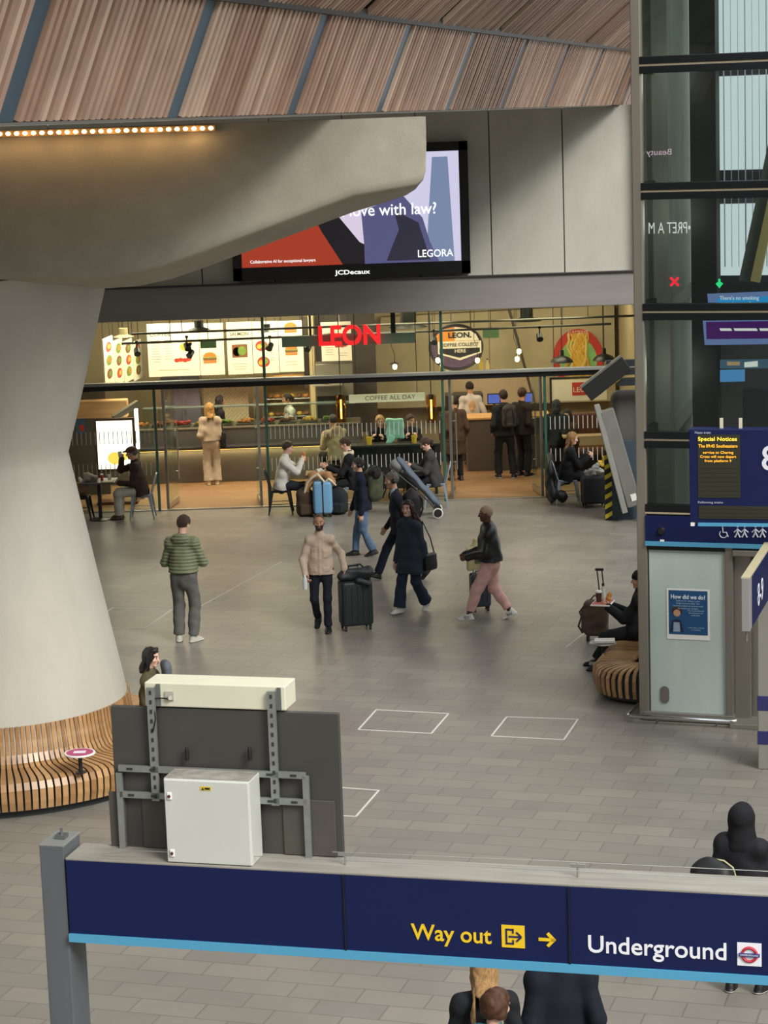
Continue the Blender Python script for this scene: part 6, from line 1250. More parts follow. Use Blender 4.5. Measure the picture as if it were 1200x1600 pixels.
b = B(); q0, q1 = At(985, 640, YG+.45), At(985, 700, YG+.45); t = thing('machine_housing', 'rounded grey machine housing between the gate leaf and the lift', 'machine', (q1.x, YG+.60, 0)); blob('casing', [rb((.05, 0, 1.55), (.75, .35, 1.5), .15), rb((.1, 0, .4), (.6, .3, .8), .05)], .015, M('housing grey', '#53514c', .6, noise=.1, ns=3), t)
d0, d1 = At(915, 615, YG), At(978, 566, YG); ar = thing('folded_canopy', 'dark folded metal canopy tilting out from the lift tower', 'canopy', (d1.x, YG, d1.z)); D_ = d0-d1
b = B(); b.bar((0, 0, 0), D_, .30, .30, Vector((0, 1, 0))); b.build('leaf', M('canopy dark', '#1f2121', .5, .2, noise=.08, ns=4), ar, bevel=.01); nrm_ = Vector((-D_.z, 0, D_.x)).normalized(); nrm_ = nrm_ if nrm_.z > 0 else -nrm_; b = B(); b.bar(nrm_*.165+Vector((0, -.12, 0)), D_+nrm_*.165+Vector((0, -.12, 0)), .04, .07, Vector((0, 1, 0))); b.build('top_rail', M('canopy rail', '#777870', .4, .4), ar)
b = B(); b.m = 0
for dz in (-.02, -.17): b.bar((-.35, .05, dz), (.95, .05, dz+.01), .11, .16, Vector((0, 1, 0)))
b.bar((-.15, .1, -.36), (.95, .1, -.34), .12, .2, Vector((0, 1, 0))); b.build('arm', M('canopy arm', '#1d2226', .5), ar); b = B(); b.bar((.55, .12, -d1.z), (.55, .12, -.3), .08, .08); b.build('stand', DMET, ar); b = B(); b.bar((.35, -.04, -.08), (.75, -.04, -.07), .03, .02, Vector((0, 1, 0))); b.bar((.2, -.04, -.26), (.6, -.04, -.25), .03, .02, Vector((0, 1, 0))); b.build('blue_trim', M('pale blue trim', '#6f93b3', .5), ar); b = B(); b.bar((-.32, -.03, -.42), (-.12, -.03, -.28), .05, .02, Vector((0, 1, 0))); b.build('yellow_tape', M('tape yellow', '#d8c52a'), ar)
# ------------------------------------------------------------------ people
JEAN = cloth('blue denim', '#5c7390', noise=.2); DJEAN = cloth('dark denim', '#2a3444', noise=.2); BLACKC = cloth('black cloth', '#1e1f22'); NAVY = cloth('navy cloth', '#1b1f2b'); CHAR = cloth('charcoal cloth', '#33363a')
WSHOE = M('white trainer', '#dddbd4', .5); BSHOE = M('black shoe', '#17171a', .45); GSHOE = M('grey trainer', '#b3b2a6', .6); SOLEW = M('white sole', '#d8d6ce', .6); BRSHOE = M('brown shoe', '#46291d', .45); SOLEB = M('black sole', '#101011', .7)
def sit(seat=.46, lean=4, knee=.42, **k):
    d = dict(pel=(0, 0, seat+.10), lean=lean, LF=(-.10, knee, 0, 6, 0), RF=(.10, knee, 0, -6, 0)); d.update(k); return d
OLIVE = M('olive quilted nylon', '#757b5e', .55, noise=.08, ns=12, bump=.15, bs=120, spec=.4); BEIGE = cloth('beige cotton', '#bba794'); BLKJ = M('black leather', '#17181c', .42, noise=.15, ns=10, bump=.2, bs=60); PINKC = cloth('dusty pink cloth', '#e4b6ae')
NCOAT = cloth('dark navy coat cloth', '#313a45'); SUIT = cloth('dark suit cloth', '#23242f'); LBLUE = cloth('pale blue shirt', '#b9c8de'); CREAMK = cloth('cream knit', '#a39683'); CREAMT = cloth('cream trousers cloth', '#b3a591'); GREYC = cloth('grey wool', '#3b3a3a'); BROWNJ = cloth('brown jacket cloth', '#3c2f2a'); LTROU = cloth('pale grey trousers', '#b4b1a2'); WFLEECE = cloth('white fleece', '#cfccc4'); TEAL = cloth('teal jumper', '#35808a'); OLV = cloth('drab olive', '#58503a'); GRST = cloth('grey melange', '#62605c'); KHAKI = cloth('khaki cloth', '#9c8e6c'); TEEW = cloth('white tee', '#b5b1a8')
# standing and walking on the concourse
def floorpt(px, py): p = G(px, py); return (p.x, p.y, 0)
J1 = person('man in an olive quilted jacket seen from behind, looking down', floorpt(292, 1002), -12, 1.84, dict(LH=(-.10, .27, 1.12), RH=(.10, .29, 1.14), head=(-22, -24), curl=(.7, .7), Lp=(-.75, -.5, -.5), Rp=(.75, -.5, -.5), LF=(-.11, .0, 0, 12, 0), RF=(.11, -.02, 0, -28, 0)), SKIN_P,
   dict(mat=OLIVE, t=.026, hem=-.035, puff=.048, hood=True, collar=.6, wr=.003, cuff=.04), dict(mat=GRST, t=.018, cuff=.074, knee=.072, wr=.006, end=.96), dict(mat=GSHOE, sole=SOLEW), dict(style='short', mat=H_BROWN, front=.012))
J2 = person('bald bearded man in a beige shirt jacket walking with a dark suitcase', floorpt(505, 985), 176, 1.72, dict(sw=.9, LF=(-.085, .10, 0, 4, 0), RF=(.08, -.24, .03, -6, 38), LH=(-.345, .02, .90), RH=(.20, .20, .86), curl=(.9, .8), head=(4, -4), Ld=(-.35, .1, -.9), Lp=(-.35, -.9, -.2), Rp=(.8, -.7, -.1)), SKIN_M,
   dict(mat=BEIGE, t=.014, hem=.07, collar=1.1, wr=.0035, cuff=.040, raised=[(-.016, .016, -.1, .45), (-.13, -.04, .27, .32), (.04, .13, .27, .32), (-.12, -.05, .18, .315), (.05, .12, .18, .315), (-.14, -.05, -.02, .04), (.05, .14, -.02, .04)]), dict(mat=NAVY, t=.010, cuff=.056, knee=.056), dict(mat=BSHOE, sole=SOLEB), dict(style='crop', mat=H_STUB, g=.003, front=-.022), beard=H_DARK, h=.0068)
J3 = person('woman in a long dark coat and flared jeans walking left', floorpt(645, 956), 138, 1.70, dict(sw=.86, lean=3, LF=(-.07, -.30, .0, 4, 42), RF=(.07, .22, 0, -4, 0), head=(18, 0), LH=(-.24, -.08, .78), RH=(.22, .10, .76)), SKIN_P,
   dict(mat=NCOAT, t=.020, hem=.10, skirt=.34, flare=.035, collar=1.3, wr=.006, wf=26), dict(mat=DJEAN, t=.014, cuff=.100, knee=.070, end=1.0), dict(mat=WSHOE, sole=SOLEW), dict(style='long', mat=cloth('chestnut hair', '#3a2722', .5, .4, 40), len=.27, w=.105, fall=(.0, -.07, 0), fw=.056), h=.0068)
J4 = person('man in a navy jacket and blue jeans with headphones walking left', floorpt(570, 868), 98, 1.68, dict(LF=(-.08, -.15, 0, 2, 12), RF=(.08, .15, 0, -2, 0), lean=4, head=(0, -3), LH=(-.24, .06, .76), RH=(.22, .16, .78)), SKIN_P,
   dict(mat=cloth('navy jacket cloth', '#1f2334'), t=.024, hem=.10, collar=1.2, wr=.006), dict(mat=JEAN, t=.012, cuff=.064, knee=.062, wr=.006), dict(mat=BSHOE, sole=SOLEB), dict(style='short', mat=H_DARK), extras=headphones)
J5 = person('man in a dark suit with headphones striding left', floorpt(628, 905), 98, 1.80, dict(pel=(0, 0, .90), LF=(-.09, -.46, 0, 2, 48), RF=(.09, .42, .0, 2, -18), lean=8, head=(6, -2), LH=(-.22, -.18, .78), RH=(.24, .18, .82)), SKIN_L,
   dict(mat=SUIT, t=.022, hem=.13, collar=.8, vee=True, veemat=LBLUE, wr=.005), dict(mat=cloth('suit trouser cloth', '#1e2130'), t=.012, cuff=.066, knee=.064), dict(mat=BSHOE, sole=SOLEB), dict(style='short', mat=H_GREY), extras=headphones)
J6 = person('person in pink trousers and a black leather jacket walking left', floorpt(766, 970), 92, 1.73, dict(pel=(0, -.02, .90), LF=(-.08, .34, 0, 2, 0), RF=(.09, -.34, 0, 2, 22), LH=(-.15, .31, .98), RH=(.17, .30, .97), curl=(.8, .9), head=(0, -3), lean=2), SKIN_D,
   dict(mat=BLKJ, t=.044, hem=-.01, flare=.02, collar=.9, wr=.008, wf=26), dict(mat=PINKC, t=.030, cuff=.066, knee=.076, end=.86, wr=.006), dict(mat=WSHOE, sole=SOLEW, stripe=BSHOE), dict(style='crop', mat=M('bleached crop', '#a98f75', .8, noise=.1, ns=60), g=.004, front=.012), h=.0068, bulk=1.2)
# in the foreground
J9 = person('hooded woman in black with a shoulder backpack, seen from behind at the right', floorpt(1160, 1550), -28, 1.63, dict(LF=(-.10, .0, 0, 8, 0), RF=(.14, .06, 0, -14, 0), head=(-20, 0), sw=1.0, RH=(.10, .30, 1.05), LH=(-.23, .05, .80)), SKIN_L,
   dict(mat=cloth('black padded cloth', '#1c1c20', .7), t=.034, hem=.16, flare=.04, collar=1.2, wr=.009, wf=30), dict(mat=BLACKC, cuff=.075), dict(mat=BSHOE, sole=SOLEW), dict(style='hood', mat=cloth('black hood cloth', '#1a191c')), h=.007)
p = At(757, 1560, 14.5); J10 = person('woman with long blond hair and a black jacket, seen from behind under the sign', (p.x, 14.5, 0), 2, 1.66, dict(sw=1.0, head=(-6, -12), LH=(-.27, .10, .84), RH=(.27, .10, .84)), SKIN_L,
   dict(mat=BLACKC, t=.026, hem=.10, collar=.8), dict(mat=BLACKC, cuff=.07), dict(mat=BSHOE), dict(style='long', mat=H_BLOND, len=.30, w=.115, fall=(0, -.09, 0)), h=.006)
p = At(770, 1590, 14.0); J11 = person('person in a teal top with short brown hair at the bottom edge', (p.x, 14.0, 0), -42, 1.60, dict(sw=.92, head=(-14, -12)), SKIN_P,
   dict(mat=TEAL, t=.016, hem=.08), dict(mat=DJEAN, cuff=.065), dict(mat=WSHOE), dict(style='bob', mat=cloth('auburn hair', '#4a3021', .5, .4, 40), g=.016, front=.015, len=.0, w=.07), h=.006)
p = At(872, 1560, 14.6); J12 = person('person in a wide dark navy coat seen from behind under the sign', (p.x+.03, 14.75, 0), 4, 1.75, dict(sw=1.0, head=(0, -8), LH=(-.24, .08, .86), RH=(.24, .06, .86)), SKIN_L,
   dict(mat=cloth('deep navy coat', '#171a24'), t=.035, hem=.12, skirt=.40, flare=.05, collar=1.0, wr=.008, wf=20), dict(mat=BLACKC, cuff=.07), dict(mat=BSHOE), dict(style='short', mat=H_DARK), h=.0075)
# on the benches
p = At(230, 1050, 25.35); J7 = person('dark-haired woman with a hairband seated on the column bench', (CX+1.68, 25.32, 0), -96, 1.66, sit(.445, 2, .46, head=(-16, -8), sw=.92, LH=(-.10, .34, .72), RH=(.12, .34, .72)), SKIN_P,
   dict(mat=OLV, t=.02, hem=.06, collar=1.0), dict(mat=DJEAN, cuff=.07), dict(mat=WSHOE), dict(style='bob', mat=H_BLACK, len=.14, w=.075, fw=.054), h=.0065,
   extras=lambda root, J, s, h, hp: blob('hairband', [cap(hp(-.086, .02, .03), hp(-.06, .03, .10), .012, .012), cap(hp(-.06, .03, .10), hp(.06, .03, .10), .012, .016, .03), cap(hp(.06, .03, .10), hp(.086, .02, .03), .016, .012), cap(hp(.02, .05, .112), hp(.05, .055, .105), .018, .02)], .006, BLK, root))
lap = thing('grey_jacket', 'grey jacket bundled on the lap of the woman on the column bench', 'jacket', WP(J7, (0.0, .23, .72))); lap.rotation_euler.z = rad(-78)
blob('body', [cap((-.15, .0, .04), (.15, 0, .05), .10, .10, .05), cap((.03, .0, .05), (.05, -.02, .36), .17, .11, .06, (0, 1, 0), .55), cap((.08, .22, .02), (.05, .5, .06), .08, .05, .04)], .008, M('slate fabric', '#565c66', .7), lap, .010, 24, 3)
hx_, hy2 = 3.08+.30*.9-rout.x*0, 0
PB8 = RB0+rdir*1.25+rout*.24; J8 = person('person in black with a beanie seated on the bench by the lift, holding a tray', (PB8.x, PB8.y, 0), math.degrees(math.atan2(rout.y, rout.x))-90, 1.70, sit(.445, -6, .50, head=(4, -6), LH=(-.10, .36, .86), RH=(.14, .36, .84), RF=(.14, .60, 0, -6, 0), curl=(.6, .6)), SKIN_L,
   dict(mat=BLACKC, t=.034, hem=.10, collar=1.3, hood=False, wr=.009, wf=24), dict(mat=BLACKC, t=.022, cuff=.062, end=.90), dict(mat=BSHOE, sole=SOLEB, stripe=WSHOE), dict(style='beanie', mat=cloth('black knit', '#17181a')), h=.007)
# around the food shop
J13 = person('man in a flat cap and brown jacket drinking at the left cafe table', (chA[0]-.02, chA[1], 0), 90, 1.74, sit(.46, 10, .42, head=(0, -4), RH=(.02, .33, 1.14), LH=(-.12, .38, .70), curl=(.7, .8), Rp=(.5, -.2, -.8)), SKIN_L,
   dict(mat=BROWNJ, t=.03, hem=.12, collar=1.2), dict(mat=LTROU, t=.022, cuff=.085, knee=.078), dict(mat=BRSHOE, sole=SOLEB), dict(style='cap', mat=cloth('brown tweed', '#5a3a2e')), h=.0075)
J14 = person('woman in a cream jumper and trousers waiting at the serving counter', floorpt(333, 757), 8, 1.68, dict(sw=.95, LH=(-.20, .14, .92), RH=(.16, .22, 1.0)), SKIN_L,
   dict(mat=CREAMK, t=.03, hem=-.02, flare=.01, wr=.006), dict(mat=CREAMT, t=.018, cuff=.098, knee=.075, end=1.0), dict(mat=M('cream shoe', '#c9b48e', .5), sole=SOLEW), dict(style='long', mat=cloth('honey hair', '#96733f', .5, .35, 30), len=.20, w=.08), h=.0085)
J15 = person('server with long black hair standing behind the serving counter', (At(343, 640, 46.65).x, 46.65, 0), -70, 1.64, dict(sw=.92, LH=(-.1, .3, .95), RH=(.1, .3, .95), head=(0, -4)), SKIN_M, dict(mat=BLACKC, t=.012, sleeve=1.), dict(mat=BLACKC), dict(mat=BSHOE), dict(style='long', mat=H_BLACK, len=.18, w=.07), h=.0085)
J16 = person('server in a dark apron with tied-back hair looking left behind the counter', (At(457, 640, 46.55).x, 46.55, 0), 108, 1.66, dict(sw=.95, LH=(-.16, .34, 1.02), RH=(.16, .34, 1.0), lean=8, head=(4, -8)), SKIN_M, dict(mat=TEEW, t=.014, sleeve=.9), dict(mat=BLACKC), dict(mat=BSHOE), dict(style='tail', mat=H_DARK, len=.10), h=.0085,
   extras=lambda root, J, s, h, hp: blob('apron', [cap(J['P']+J['U']*.33, J['P']-A3((0, 0, .25)), .125, .175, .03, J['F'], .78)], .009, cloth('dark apron', '#33302f'), root, cuts=[(J['P']-J['F']*.0, -J['F'])]))
J17 = person('man in a white fleece seated eating a sandwich', (chB[0]+.03, chB[1], 0), -90, 1.76, sit(.46, 9, .44, head=(0, -14), LH=(-.07, .40, 1.0), RH=(.07, .40, 1.0), curl=(.8, .8), Lp=(-.5, 0, -.9), Rp=(.5, 0, -.9)), SKIN_P,
   dict(mat=WFLEECE, t=.026, hem=.10, collar=1.0), dict(mat=cloth('dark trousers', '#23262e'), t=.014, cuff=.06), dict(mat=BSHOE, sole=SOLEB), dict(style='short', mat=H_BROWN), h=.0075)
J18 = person('man in a black coat with a cream scarf seated at the same table', (chC[0]-.02, chC[1], 0), 90, 1.80, sit(.46, 8, .44, head=(0, -16), LH=(-.14, .46, .84), RH=(.12, .50, .84), curl=(.5, .5)), SKIN_P,
   dict(mat=BLACKC, t=.026, hem=.14, collar=1.1, vee=True, veemat=WFLEECE), dict(mat=BLACKC, cuff=.06), dict(mat=BSHOE), dict(style='short', mat=H_BROWN), h=.0075,
   extras=lambda root, J, s, h, hp: blob('scarf', [cap(J['N']-J['F']*.06+J['R']*.06, J['N']+J['F']*.07+J['R']*.06, .045, .045, .03), cap(J['N']-J['F']*.06-J['R']*.06, J['N']+J['F']*.07-J['R']*.06, .045, .045, .03)]+[cap(J['N']+J['F']*.08+J['R']*q, J['N']+J['F']*.19-J['U']*.30+J['R']*q*1.4, .042, .05, .02, J['F'], .5) for q in (-.06, .06)], .0075, cloth('cream scarf cloth', '#cfc3a6'), root, .004, 40))
J19 = person('woman in a dark grey coat seated writing on papers', (chD[0]-.02, chD[1], 0), 90, 1.70, sit(.46, 10, .42, head=(8, -22), LH=(-.14, .40, .80), RH=(.12, .48, .80), curl=(.7, .5), sw=.95), SKIN_P,
   dict(mat=GREYC, t=.034, hem=.16, collar=1.0, vee=True, veemat=cloth('floral cream', '#b8a890', noise=.4, ns=30)), dict(mat=BLACKC, cuff=.07), dict(mat=BSHOE), dict(style='tail', mat=H_BROWN, len=.16), h=.0075)
STOOLB = M('stool dark', '#221f1d', .5)
def stool(label, x, y, hgt=.66):
    t = thing('bar_stool', label, 'stool', (x, y, 0), 0, 'bar stools'); b = B(); b.lathe([(0, hgt-.04), (.17, hgt-.04), (.175, hgt-.01), (.15, hgt), (0, hgt)], n=20); b.build('seat', STOOLB, t, smooth=True)
    for k in range(4): a = PI/4+k*PI/2; b = B(); b.cyl((.12*math.cos(a), .12*math.sin(a), hgt-.04), (.2*math.cos(a), .2*math.sin(a), 0), .014, n=8); b.build('leg', STOOLB, t)
    b = B(); b.tube([(.165*math.cos(a), .165*math.sin(a), .25) for a in np.linspace(0, 2*PI, 20, endpoint=False)], .01, 6, closed=True); b.build('foot_ring', STOOLB, t); return t
def barperson(label, px, Y, heading, H=1.68, seat=.66, **k):
    x = At(px, 690, Y).x; return person(label, (x, Y, 0), heading, H, dict(pel=(0, 0, seat+.10), lean=10, LF=(-.12, .28, .26, 6, 0), RF=(.12, .28, .26, -6, 0), LH=(-.12, .36, seat+.44), RH=(.12, .36, seat+.44), head=k.pop('head', (0, -12)), sw=.96), h=.009, **k)
J20 = barperson('blond woman in black seated at the window bar, facing out', 596, 43.55, 170, 1.68, skin=SKIN_L, top=dict(mat=BLACKC, t=.02, hem=.1), legs=dict(mat=BLACKC), shoes=dict(mat=BSHOE), hair=dict(style='long', mat=H_BLOND, len=.22, w=.08), head=(20, -8)); stool('bar stool under the blond woman at the window bar', J20['loc'].x, 43.55)
J21 = barperson('person in a khaki jacket seated inside the middle window, back turned', 527, 43.5, 30, 1.72, skin=SKIN_L, top=dict(mat=KHAKI, t=.03, hem=.1, hood=True), legs=dict(mat=BLACKC), shoes=dict(mat=BSHOE), hair=dict(style='short', mat=H_DARK)); stool('bar stool under the person in the khaki jacket', J21['loc'].x, 43.5)
J22 = barperson('person in a dark coat leaning on the window bar by the yellow cup', 640, 43.6, 185, 1.66, skin=SKIN_L, top=dict(mat=cloth('charcoal coat', '#2b2b2c'), t=.03, hem=.1), legs=dict(mat=BLACKC), shoes=dict(mat=BSHOE), hair=dict(style='short', mat=H_BROWN), head=(30, -10)); stool('bar stool under the person in the dark coat', J22['loc'].x, 43.6)
J23 = person('barista in a white printed tee behind the till counter, back turned', (At(736, 625, 46.6).x, 46.6, 0), 8, 1.76, dict(lean=6, head=(0, -26), LH=(-.27, .16, .96), RH=(.27, .16, .96)), SKIN_M, dict(mat=TEEW, t=.022, hem=.06, sleeve=.0), dict(mat=BLACKC), dict(mat=BSHOE), dict(style='short', mat=H_BLACK), h=.0085,
   extras=lambda root, J, s, h, hp: blob('back_print', [ell(J['P']+J['U']*.32-J['F']*.125, A3((.075, .02, .10)), None), ell(J['P']+J['U']*.22-J['F']*.125, A3((.05, .02, .05)), None)], .008, M('tee print', '#b99a76', .8), root))
J24 = person('man in black with a rucksack waiting at the till, back turned', floorpt(790, 747), 8, 1.80, dict(LF=(-.13, .05, 0, 10, 0), RF=(.16, -.05, 0, -24, 0), LH=(-.22, .12, .95), RH=(.2, .16, .98), head=(0, -6)), SKIN_L, dict(mat=BLACKC, t=.028, hem=.08, hood=True), dict(mat=BLACKC, t=.018, cuff=.075, wr=.006), dict(mat=BSHOE, sole=SOLEW), dict(style='short', mat=H_DARK), h=.0085)
J25 = person('man in a dark jacket standing beside the rucksack man, turned right', floorpt(818, 743), -40, 1.80, dict(head=(10, -8), LH=(-.16, .28, 1.05), RH=(.2, .1, .9)), SKIN_L, dict(mat=cloth('brown black cloth', '#2a2522'), t=.028, hem=.10), dict(mat=BLACKC, cuff=.075), dict(mat=BSHOE, sole=SOLEB), dict(style='short', mat=H_BROWN), h=.0085)
J26 = person('long-haired blond woman in black seated facing the yellow table', (chE[0]+.02, chE[1], 0), -90, 1.70, sit(.46, 6, .42, head=(0, -10), LH=(-.08, .36, .88), RH=(.08, .38, .88), curl=(.7, .7), sw=.95), SKIN_P, dict(mat=BLACKC, t=.036, hem=.12, collar=1.0, wr=.008), dict(mat=BLACKC, t=.03, cuff=.075), dict(mat=BSHOE), dict(style='long', mat=cloth('dull blond hair', '#8a6844', .5, .35, 30), len=.22, w=.085), h=.0075)
cx_, cy_ = chE; hc_ = thing('hung_coat', 'long black coat hanging off the back of the blond woman\'s chair', 'coat', (cx_-.30, cy_-.02, .05)); blob('body', [cap((0, 0, .78), (-.02, 0, .25), .16, .24, .06, (1, 0, 0), .35), cap((.05, -.1, .15), (.2, -.12, .10), .13, .10, .05)], .010, M('black puffy coat', '#141518', .5), hc_, .014, 22, 6)
J27 = person('dark-haired person in brown seated on the banquette behind the right window', (At(889, 660, 44.5).x, 44.5, 0), 150, 1.66, sit(.52, 6, .36, LH=(-.12, .3, .85), RH=(.12, .3, .85), head=(10, -8)), SKIN_L, dict(mat=cloth('brown knit', '#4a3226'), t=.03, hem=.05), dict(mat=BLACKC), dict(mat=BSHOE), dict(style='long', mat=H_BLACK, len=.10, w=.085), h=.0095)
J28 = person('dark-haired person standing just inside the right-hand glass door', (At(870, 700, 43.6).x, 43.6, 0), -20, 1.70, dict(head=(-10, -10)), SKIN_M, dict(mat=BLACKC, t=.03, hem=.1), dict(mat=BLACKC), dict(mat=BSHOE), dict(style='long', mat=H_BLACK, len=.08, w=.08), h=.0095)
J29 = person('person in a long brown coat standing just inside the middle glass door', (At(712, 690, 44.6).x, 44.6, 0), 20, 1.72, dict(head=(0, -8)), SKIN_L, dict(mat=cloth('brown wool coat', '#4a3a2e'), t=.03, hem=.1, skirt=.40, flare=.03), dict(mat=BLACKC), dict(mat=BSHOE), dict(style='short', mat=H_DARK), h=.0095)
# ------------------------------------------------------------------ what people carry and what stands on the concourse
DKG = M('dark green shell', '#1c2727', .5, noise=.1, ns=8); p = G(557, 984); cs1 = hardcase('large dark green suitcase beside the man in the beige shirt jacket', p.x, p.y+.06, 14, .46, .32, .66, DKG, handle=.24, ribs=5)
db = thing('holdall', 'black holdall lying on top of the large dark suitcase', 'bag', (p.x, p.y+.05, .735)); db.rotation_euler.z = rad(14)
blob('body', [cap((-.17, -.02, .07), (.19, .0, .09), .085, .095, .05), cap((.02, -.17, .02), (.16, -.18, -.06), .05, .04, .04)], .008, M('black nylon', '#25272a', .55, noise=.1, ns=20), db, .010, 34, 5); b = B(); b.tube([(-.12, -.02, .14), (-.08, -.02, .21), (.08, -.02, .22), (.14, 0, .16)], .014, 6); b.build('strap', BLK, db, smooth=True); b = B(); b.tube([(.05, -.19, .05), (.09, -.22, -.08), (.14, -.2, -.1)], .01, 6); b.build('strap', BLK, db, smooth=True)
w_ = WP(J2, J2['RW']+J2['RHd']*.06); bt = thing('water_bottle', 'clear water bottle held at the waist by the man in the beige shirt jacket', 'bottle', (w_.x-.02, w_.y-.05, w_.z-.14)); b = B(); b.lathe([(0, 0), (.032, 0), (.034, .1), (.03, .15), (.014, .19), (0, .19)], n=18); b.build('bottle', M('clear plastic', '#c9cdd0', .15, spec=.8), bt, smooth=True); b = B(); b.cyl((0, 0, .19), (0, 0, .21), .015, n=12); b.build('bottle_cap', WHITE, bt)
# shirt pockets and buttons
s_ = J2['s']; R_, F_, U_, P_2 = J2['R'], J2['F'], J2['U'], J2['P']
# carried by the others
def onback(J, name, label, mat, w_, d_, hgt, off=(0, -.20, .20), cat='backpack', rz=0):
    p = WP(J, J['P']+J['R']*off[0]+J['F']*off[1]+J['U']*off[2]); return rucksack(name, label, p.x, p.y, p.z-.0, math.degrees(J['rz'])+180+rz, w_, d_, hgt, mat)
CAMO = M('camouflage cloth', '#4c4f3a', .8, noise=.45, ns=9)
onback(J4, 'backpack', 'large camouflage backpack on the man in blue jeans', CAMO, .38, .30, .54, (0, -.20, .02))
lump('fur_hood', 'dark furry bundle tied on top of the camouflage backpack', 'bundle', [cap(A3(WP(J4, (-.14, -.20, 1.42))), A3(WP(J4, (.14, -.22, 1.40))), .10, .09, .05)], M('dark fur', '#1e1c1b', .9, noise=.3, ns=50), .018, 60, .009)
onback(J5, 'backpack', 'bulky black backpack on the striding man in the suit', M('black pack cloth', '#191618', .7), .34, .26, .46, (-.05, -.19, .03))
onback(J24, 'backpack', 'small dark grey backpack on the man waiting at the till', cloth('charcoal pack', '#3a3634'), .28, .14, .42, (.05, -.25, .12))
bp9 = onback(J9, 'backpack', 'black backpack with pale piping on the hooded woman at the right', M('black pack fabric', '#161618', .6), .36, .20, .46, (-.14, -.32, -.12))
b = B(); b.tube([(-.165, -.11, .15), (-.165, -.12, .30), (-.13, -.13, .40), (-.05, -.14, .445), (.04, -.14, .45)], .008, 6); b.build('piping', M('pale piping', '#b9b28a', .5), bp9, smooth=True)
b = B(); b.tube([(-.12, -.17, .08), (0, -.185, .06), (.12, -.17, .085)], .007, 6); b.sphere((-.12, -.175, .08), .012, 5); b.sphere((.12, -.175, .085), .012, 5); b.build('zip_pull', M('red brown trim', '#8a5040', .5), bp9, smooth=True)
p = WP(J3, (-.24, -.15, .62)); sb = thing('shoulder_bag', 'black shoulder bag at the side of the woman in the long coat', 'bag', p); sb.rotation_euler.z = J3['rz']; blob('body', [rb((0, 0, .14), (.10, .26, .26), .04)], .007, M('black leather', '#17181c'), sb, .004, 30, 2); b = B(); b.tube([(0, -.1, .26), (.02, -.04, .5), (.06, .08, .76), (.03, .10, .5), (0, .1, .26)], .010, 6); b.box((.0, .13, .2), (.03, .012, .03)); b.build('strap', BLK, sb, smooth=True)
p = WP(J14, (.25, .02, .80)); sb = thing('tote_bag', 'black tote on the right shoulder of the woman at the counter', 'bag', p); sb.rotation_euler.z = J14['rz']; blob('body', [rb((0, 0, .12), (.11, .30, .34), .05)], .008, BLACKC, sb, .006, 26, 2); b = B(); b.tube([(0, -.1, .27), (-.03, -.06, .48), (-.06, .0, .60), (-.03, .06, .48), (0, .1, .27)], .012, 6); b.build('strap', BLK, sb, smooth=True)
p = G(752, 958); cs2 = hardcase('small slate blue cabin case rolled by the person in pink trousers', p.x, p.y+.18, 80, .30, .24, .50, M('slate shell', '#3b444e', .45), handle=.40, ribs=4)
cs2.rotation_euler.z = rad(8)
tb = thing('tote_bag', 'cream tote bag with a green print on the slate blue case', 'bag', (p.x-.08, p.y+.12, .60)); blob('body', [rb((0, 0, .20), (.22, .12, .34), .03), cap((.0, 0, .34), (.03, 0, .46), .07, .04, .03, (0, 1, 0), .5)], .008, M('cream canvas', '#d6cc9c', .8), tb, .006, 30, 2); b = B(); b.box((.05, -.066, .20), (.09, .004, .13)); b.build('green_print', M('print green', '#5f8a4c', .7), tb); b = B(); b.box((.05, -.07, .19), (.05, .004, .05)); b.build('brown_print', M('print brown', '#8a5a3c', .7), tb)
w_ = WP(J17, (0, .44, 1.03)); t = thing('sandwich', 'bitten sandwich held by the man in the white fleece', 'food', w_); blob('body', [cap((0, 0, -.03), (.0, 0, .08), .04, .035, .02)], .006, BUN, t, .004, 60, 2)
w_ = WP(J13, J13['RW']+J13['RHd']*.08); cup('pale cup raised by the man in the flat cap', Vector((w_.x-.03, w_.y-.03, w_.z-.03)), CUPW, None, .10, .04)
# tray, trolley bag and small table by the lift bench
w_ = WP(J8, (0.02, .46, .89)); t = thing('food_tray', 'white-edged pink food tray held by the person in the beanie', 'tray', w_, J8['rz']); b = B(); b.rbox((0, 0, 0), (.36, .26, .02), .008); b.build('tray', WHITE, t); b = B(); b.box((0, 0, .012), (.33, .23, .004)); b.build('tray_liner', M('tray pink', '#b8645c', .6), t)
cup('white-lidded dark cup on the pink food tray', Vector(w_)+Vector((-.05, .02, .016)), M('dark cup', '#4a2f26', .5), CUPW, .13, .042); t2 = thing('bottle', 'small bottle with a black cap on the pink food tray', 'bottle', Vector(w_)+Vector((.02, .12, .016))); b = B(); b.lathe([(0, 0), (.03, 0), (.03, .12), (.013, .17), (.013, .20), (0, .20)], n=16); b.build('glass', M('clear bottle', '#c9d0c4'), t2, smooth=True); b = B(); b.cyl((0, 0, .19), (0, 0, .225), .018, n=10); b.build('bottle_cap', BLK, t2)
lump('snack', 'orange snack in a wrapper on the pink food tray', 'food', [cap(A3(Vector(w_)+Vector((.08, -.02, .06))), A3(Vector(w_)+Vector((.09, 0, .12))), .035, .03)], M('snack orange', '#c98a3e', .6), .006, 60, .006)
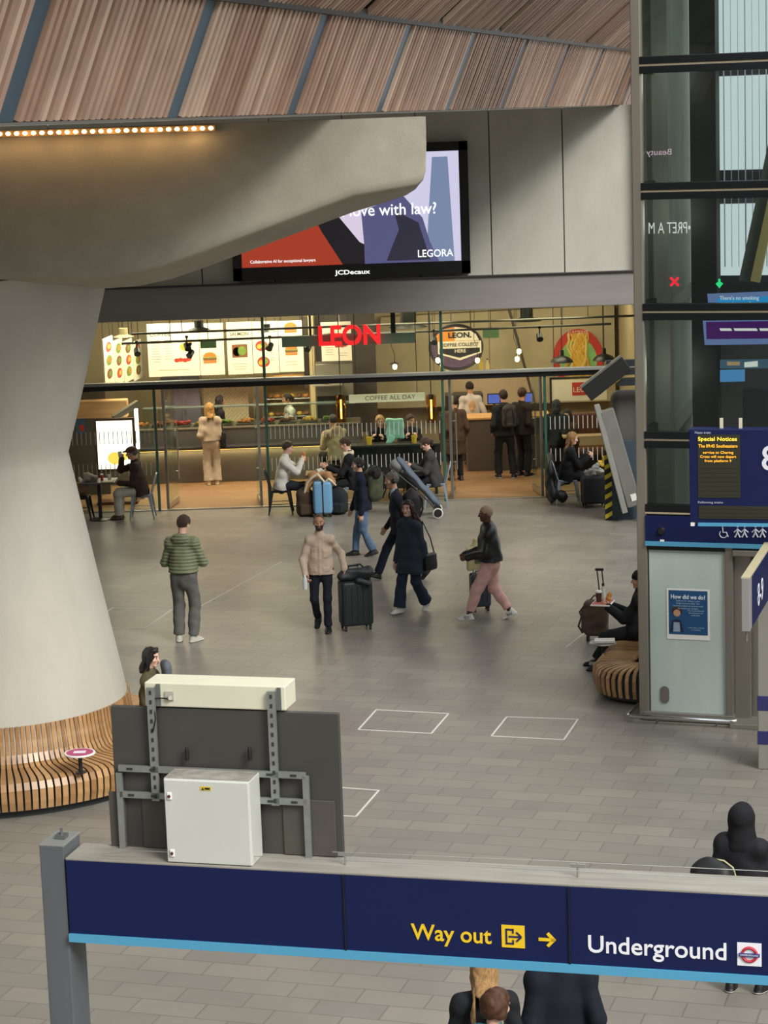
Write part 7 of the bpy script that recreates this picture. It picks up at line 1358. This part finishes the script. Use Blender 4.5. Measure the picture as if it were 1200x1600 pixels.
p = At(942, 1003, 28.05); tt2 = thing('bench_table', 'small round steel table with papers beside the brown trolley bag', 'table', (p.x, 28.05, 0)); b = B(); b.lathe([(0, p.z-.02), (.17, p.z-.02), (.18, p.z-.01), (.17, p.z), (0, p.z)], n=32); b.build('table_top', M('round steel top', '#a9a79f', .35, .5), tt2, smooth=True); b = B(); b.cyl((0, 0, 0), (0, 0, p.z-.02), .02, n=12); b.lathe([(0, .02), (.12, .012), (.12, 0), (0, 0)], n=20); b.build('stem', DMET, tt2, smooth=True)
b = B(); b.rbox((p.x+.02, 28.02, p.z+.022), (.26, .17, .035), .006, Matrix.Rotation(-.1, 3, 'Z')); tag(b.build('food_box', M('white carton', '#dedbd2', .6)), 'white carton on the small round steel table', 'box')
p = G(934, 1004); tr = thing('trolley_bag', 'brown trolley bag with a raised twin-tube handle near the lift bench', 'suitcase', (p.x, p.y+.15, 0), rad(-12)); BRC = M('brown canvas', '#5a4a3c', .8, noise=.15, ns=14)
blob('body', [rb((0, 0, .32), (.33, .25, .50), .06), rb((-.15, -.02, .30), (.10, .22, .34), .04)], .009, BRC, tr, .005, 30, 4); b = B(); b.tube([(.06, .02, .55), (.02, .02, .98)], .009, 8); b.tube([(.13, .02, .55), (.085, .02, .99)], .009, 8); b.build('pull_rod', M('bronze rod', '#4a3a30', .4, .5), tr, smooth=True); b = B(); b.rbox((.052, .02, 1.0), (.12, .035, .035), .01); b.build('grip', BLK, tr)
b = B(); b.tube([(-.16, -.08, .50), (-.22, -.1, .42), (-.19, -.1, .34)], .014, 6); b.build('strap', M('brown strap', '#4a382c', .6), tr, smooth=True); b = B(); b.tube([(-.2, -.08, .34), (-.24, -.1, .22), (-.18, -.1, .12)], .014, 6); b.build('strap', M('brown strap', '#4a382c'), tr, smooth=True); b = B(); b.tube([(-.08, 0, .57), (-.02, 0, .64), (.04, 0, .60)], .012, 6); b.build('carry_handle', M('brown strap', '#4a382c'), tr, smooth=True)
for s2 in (-1, 1): b = B(); b.cyl((s2*.12-.015, .08, .035), (s2*.12+.015, .08, .035), .035, n=12); b.build('wheel', BLK, tr); 
b = B(); b.box((-.12, -.06, .035), (.03, .04, .07)); b.box((.12, -.06, .035), (.03, .04, .07)); b.build('foot', BLK, tr)
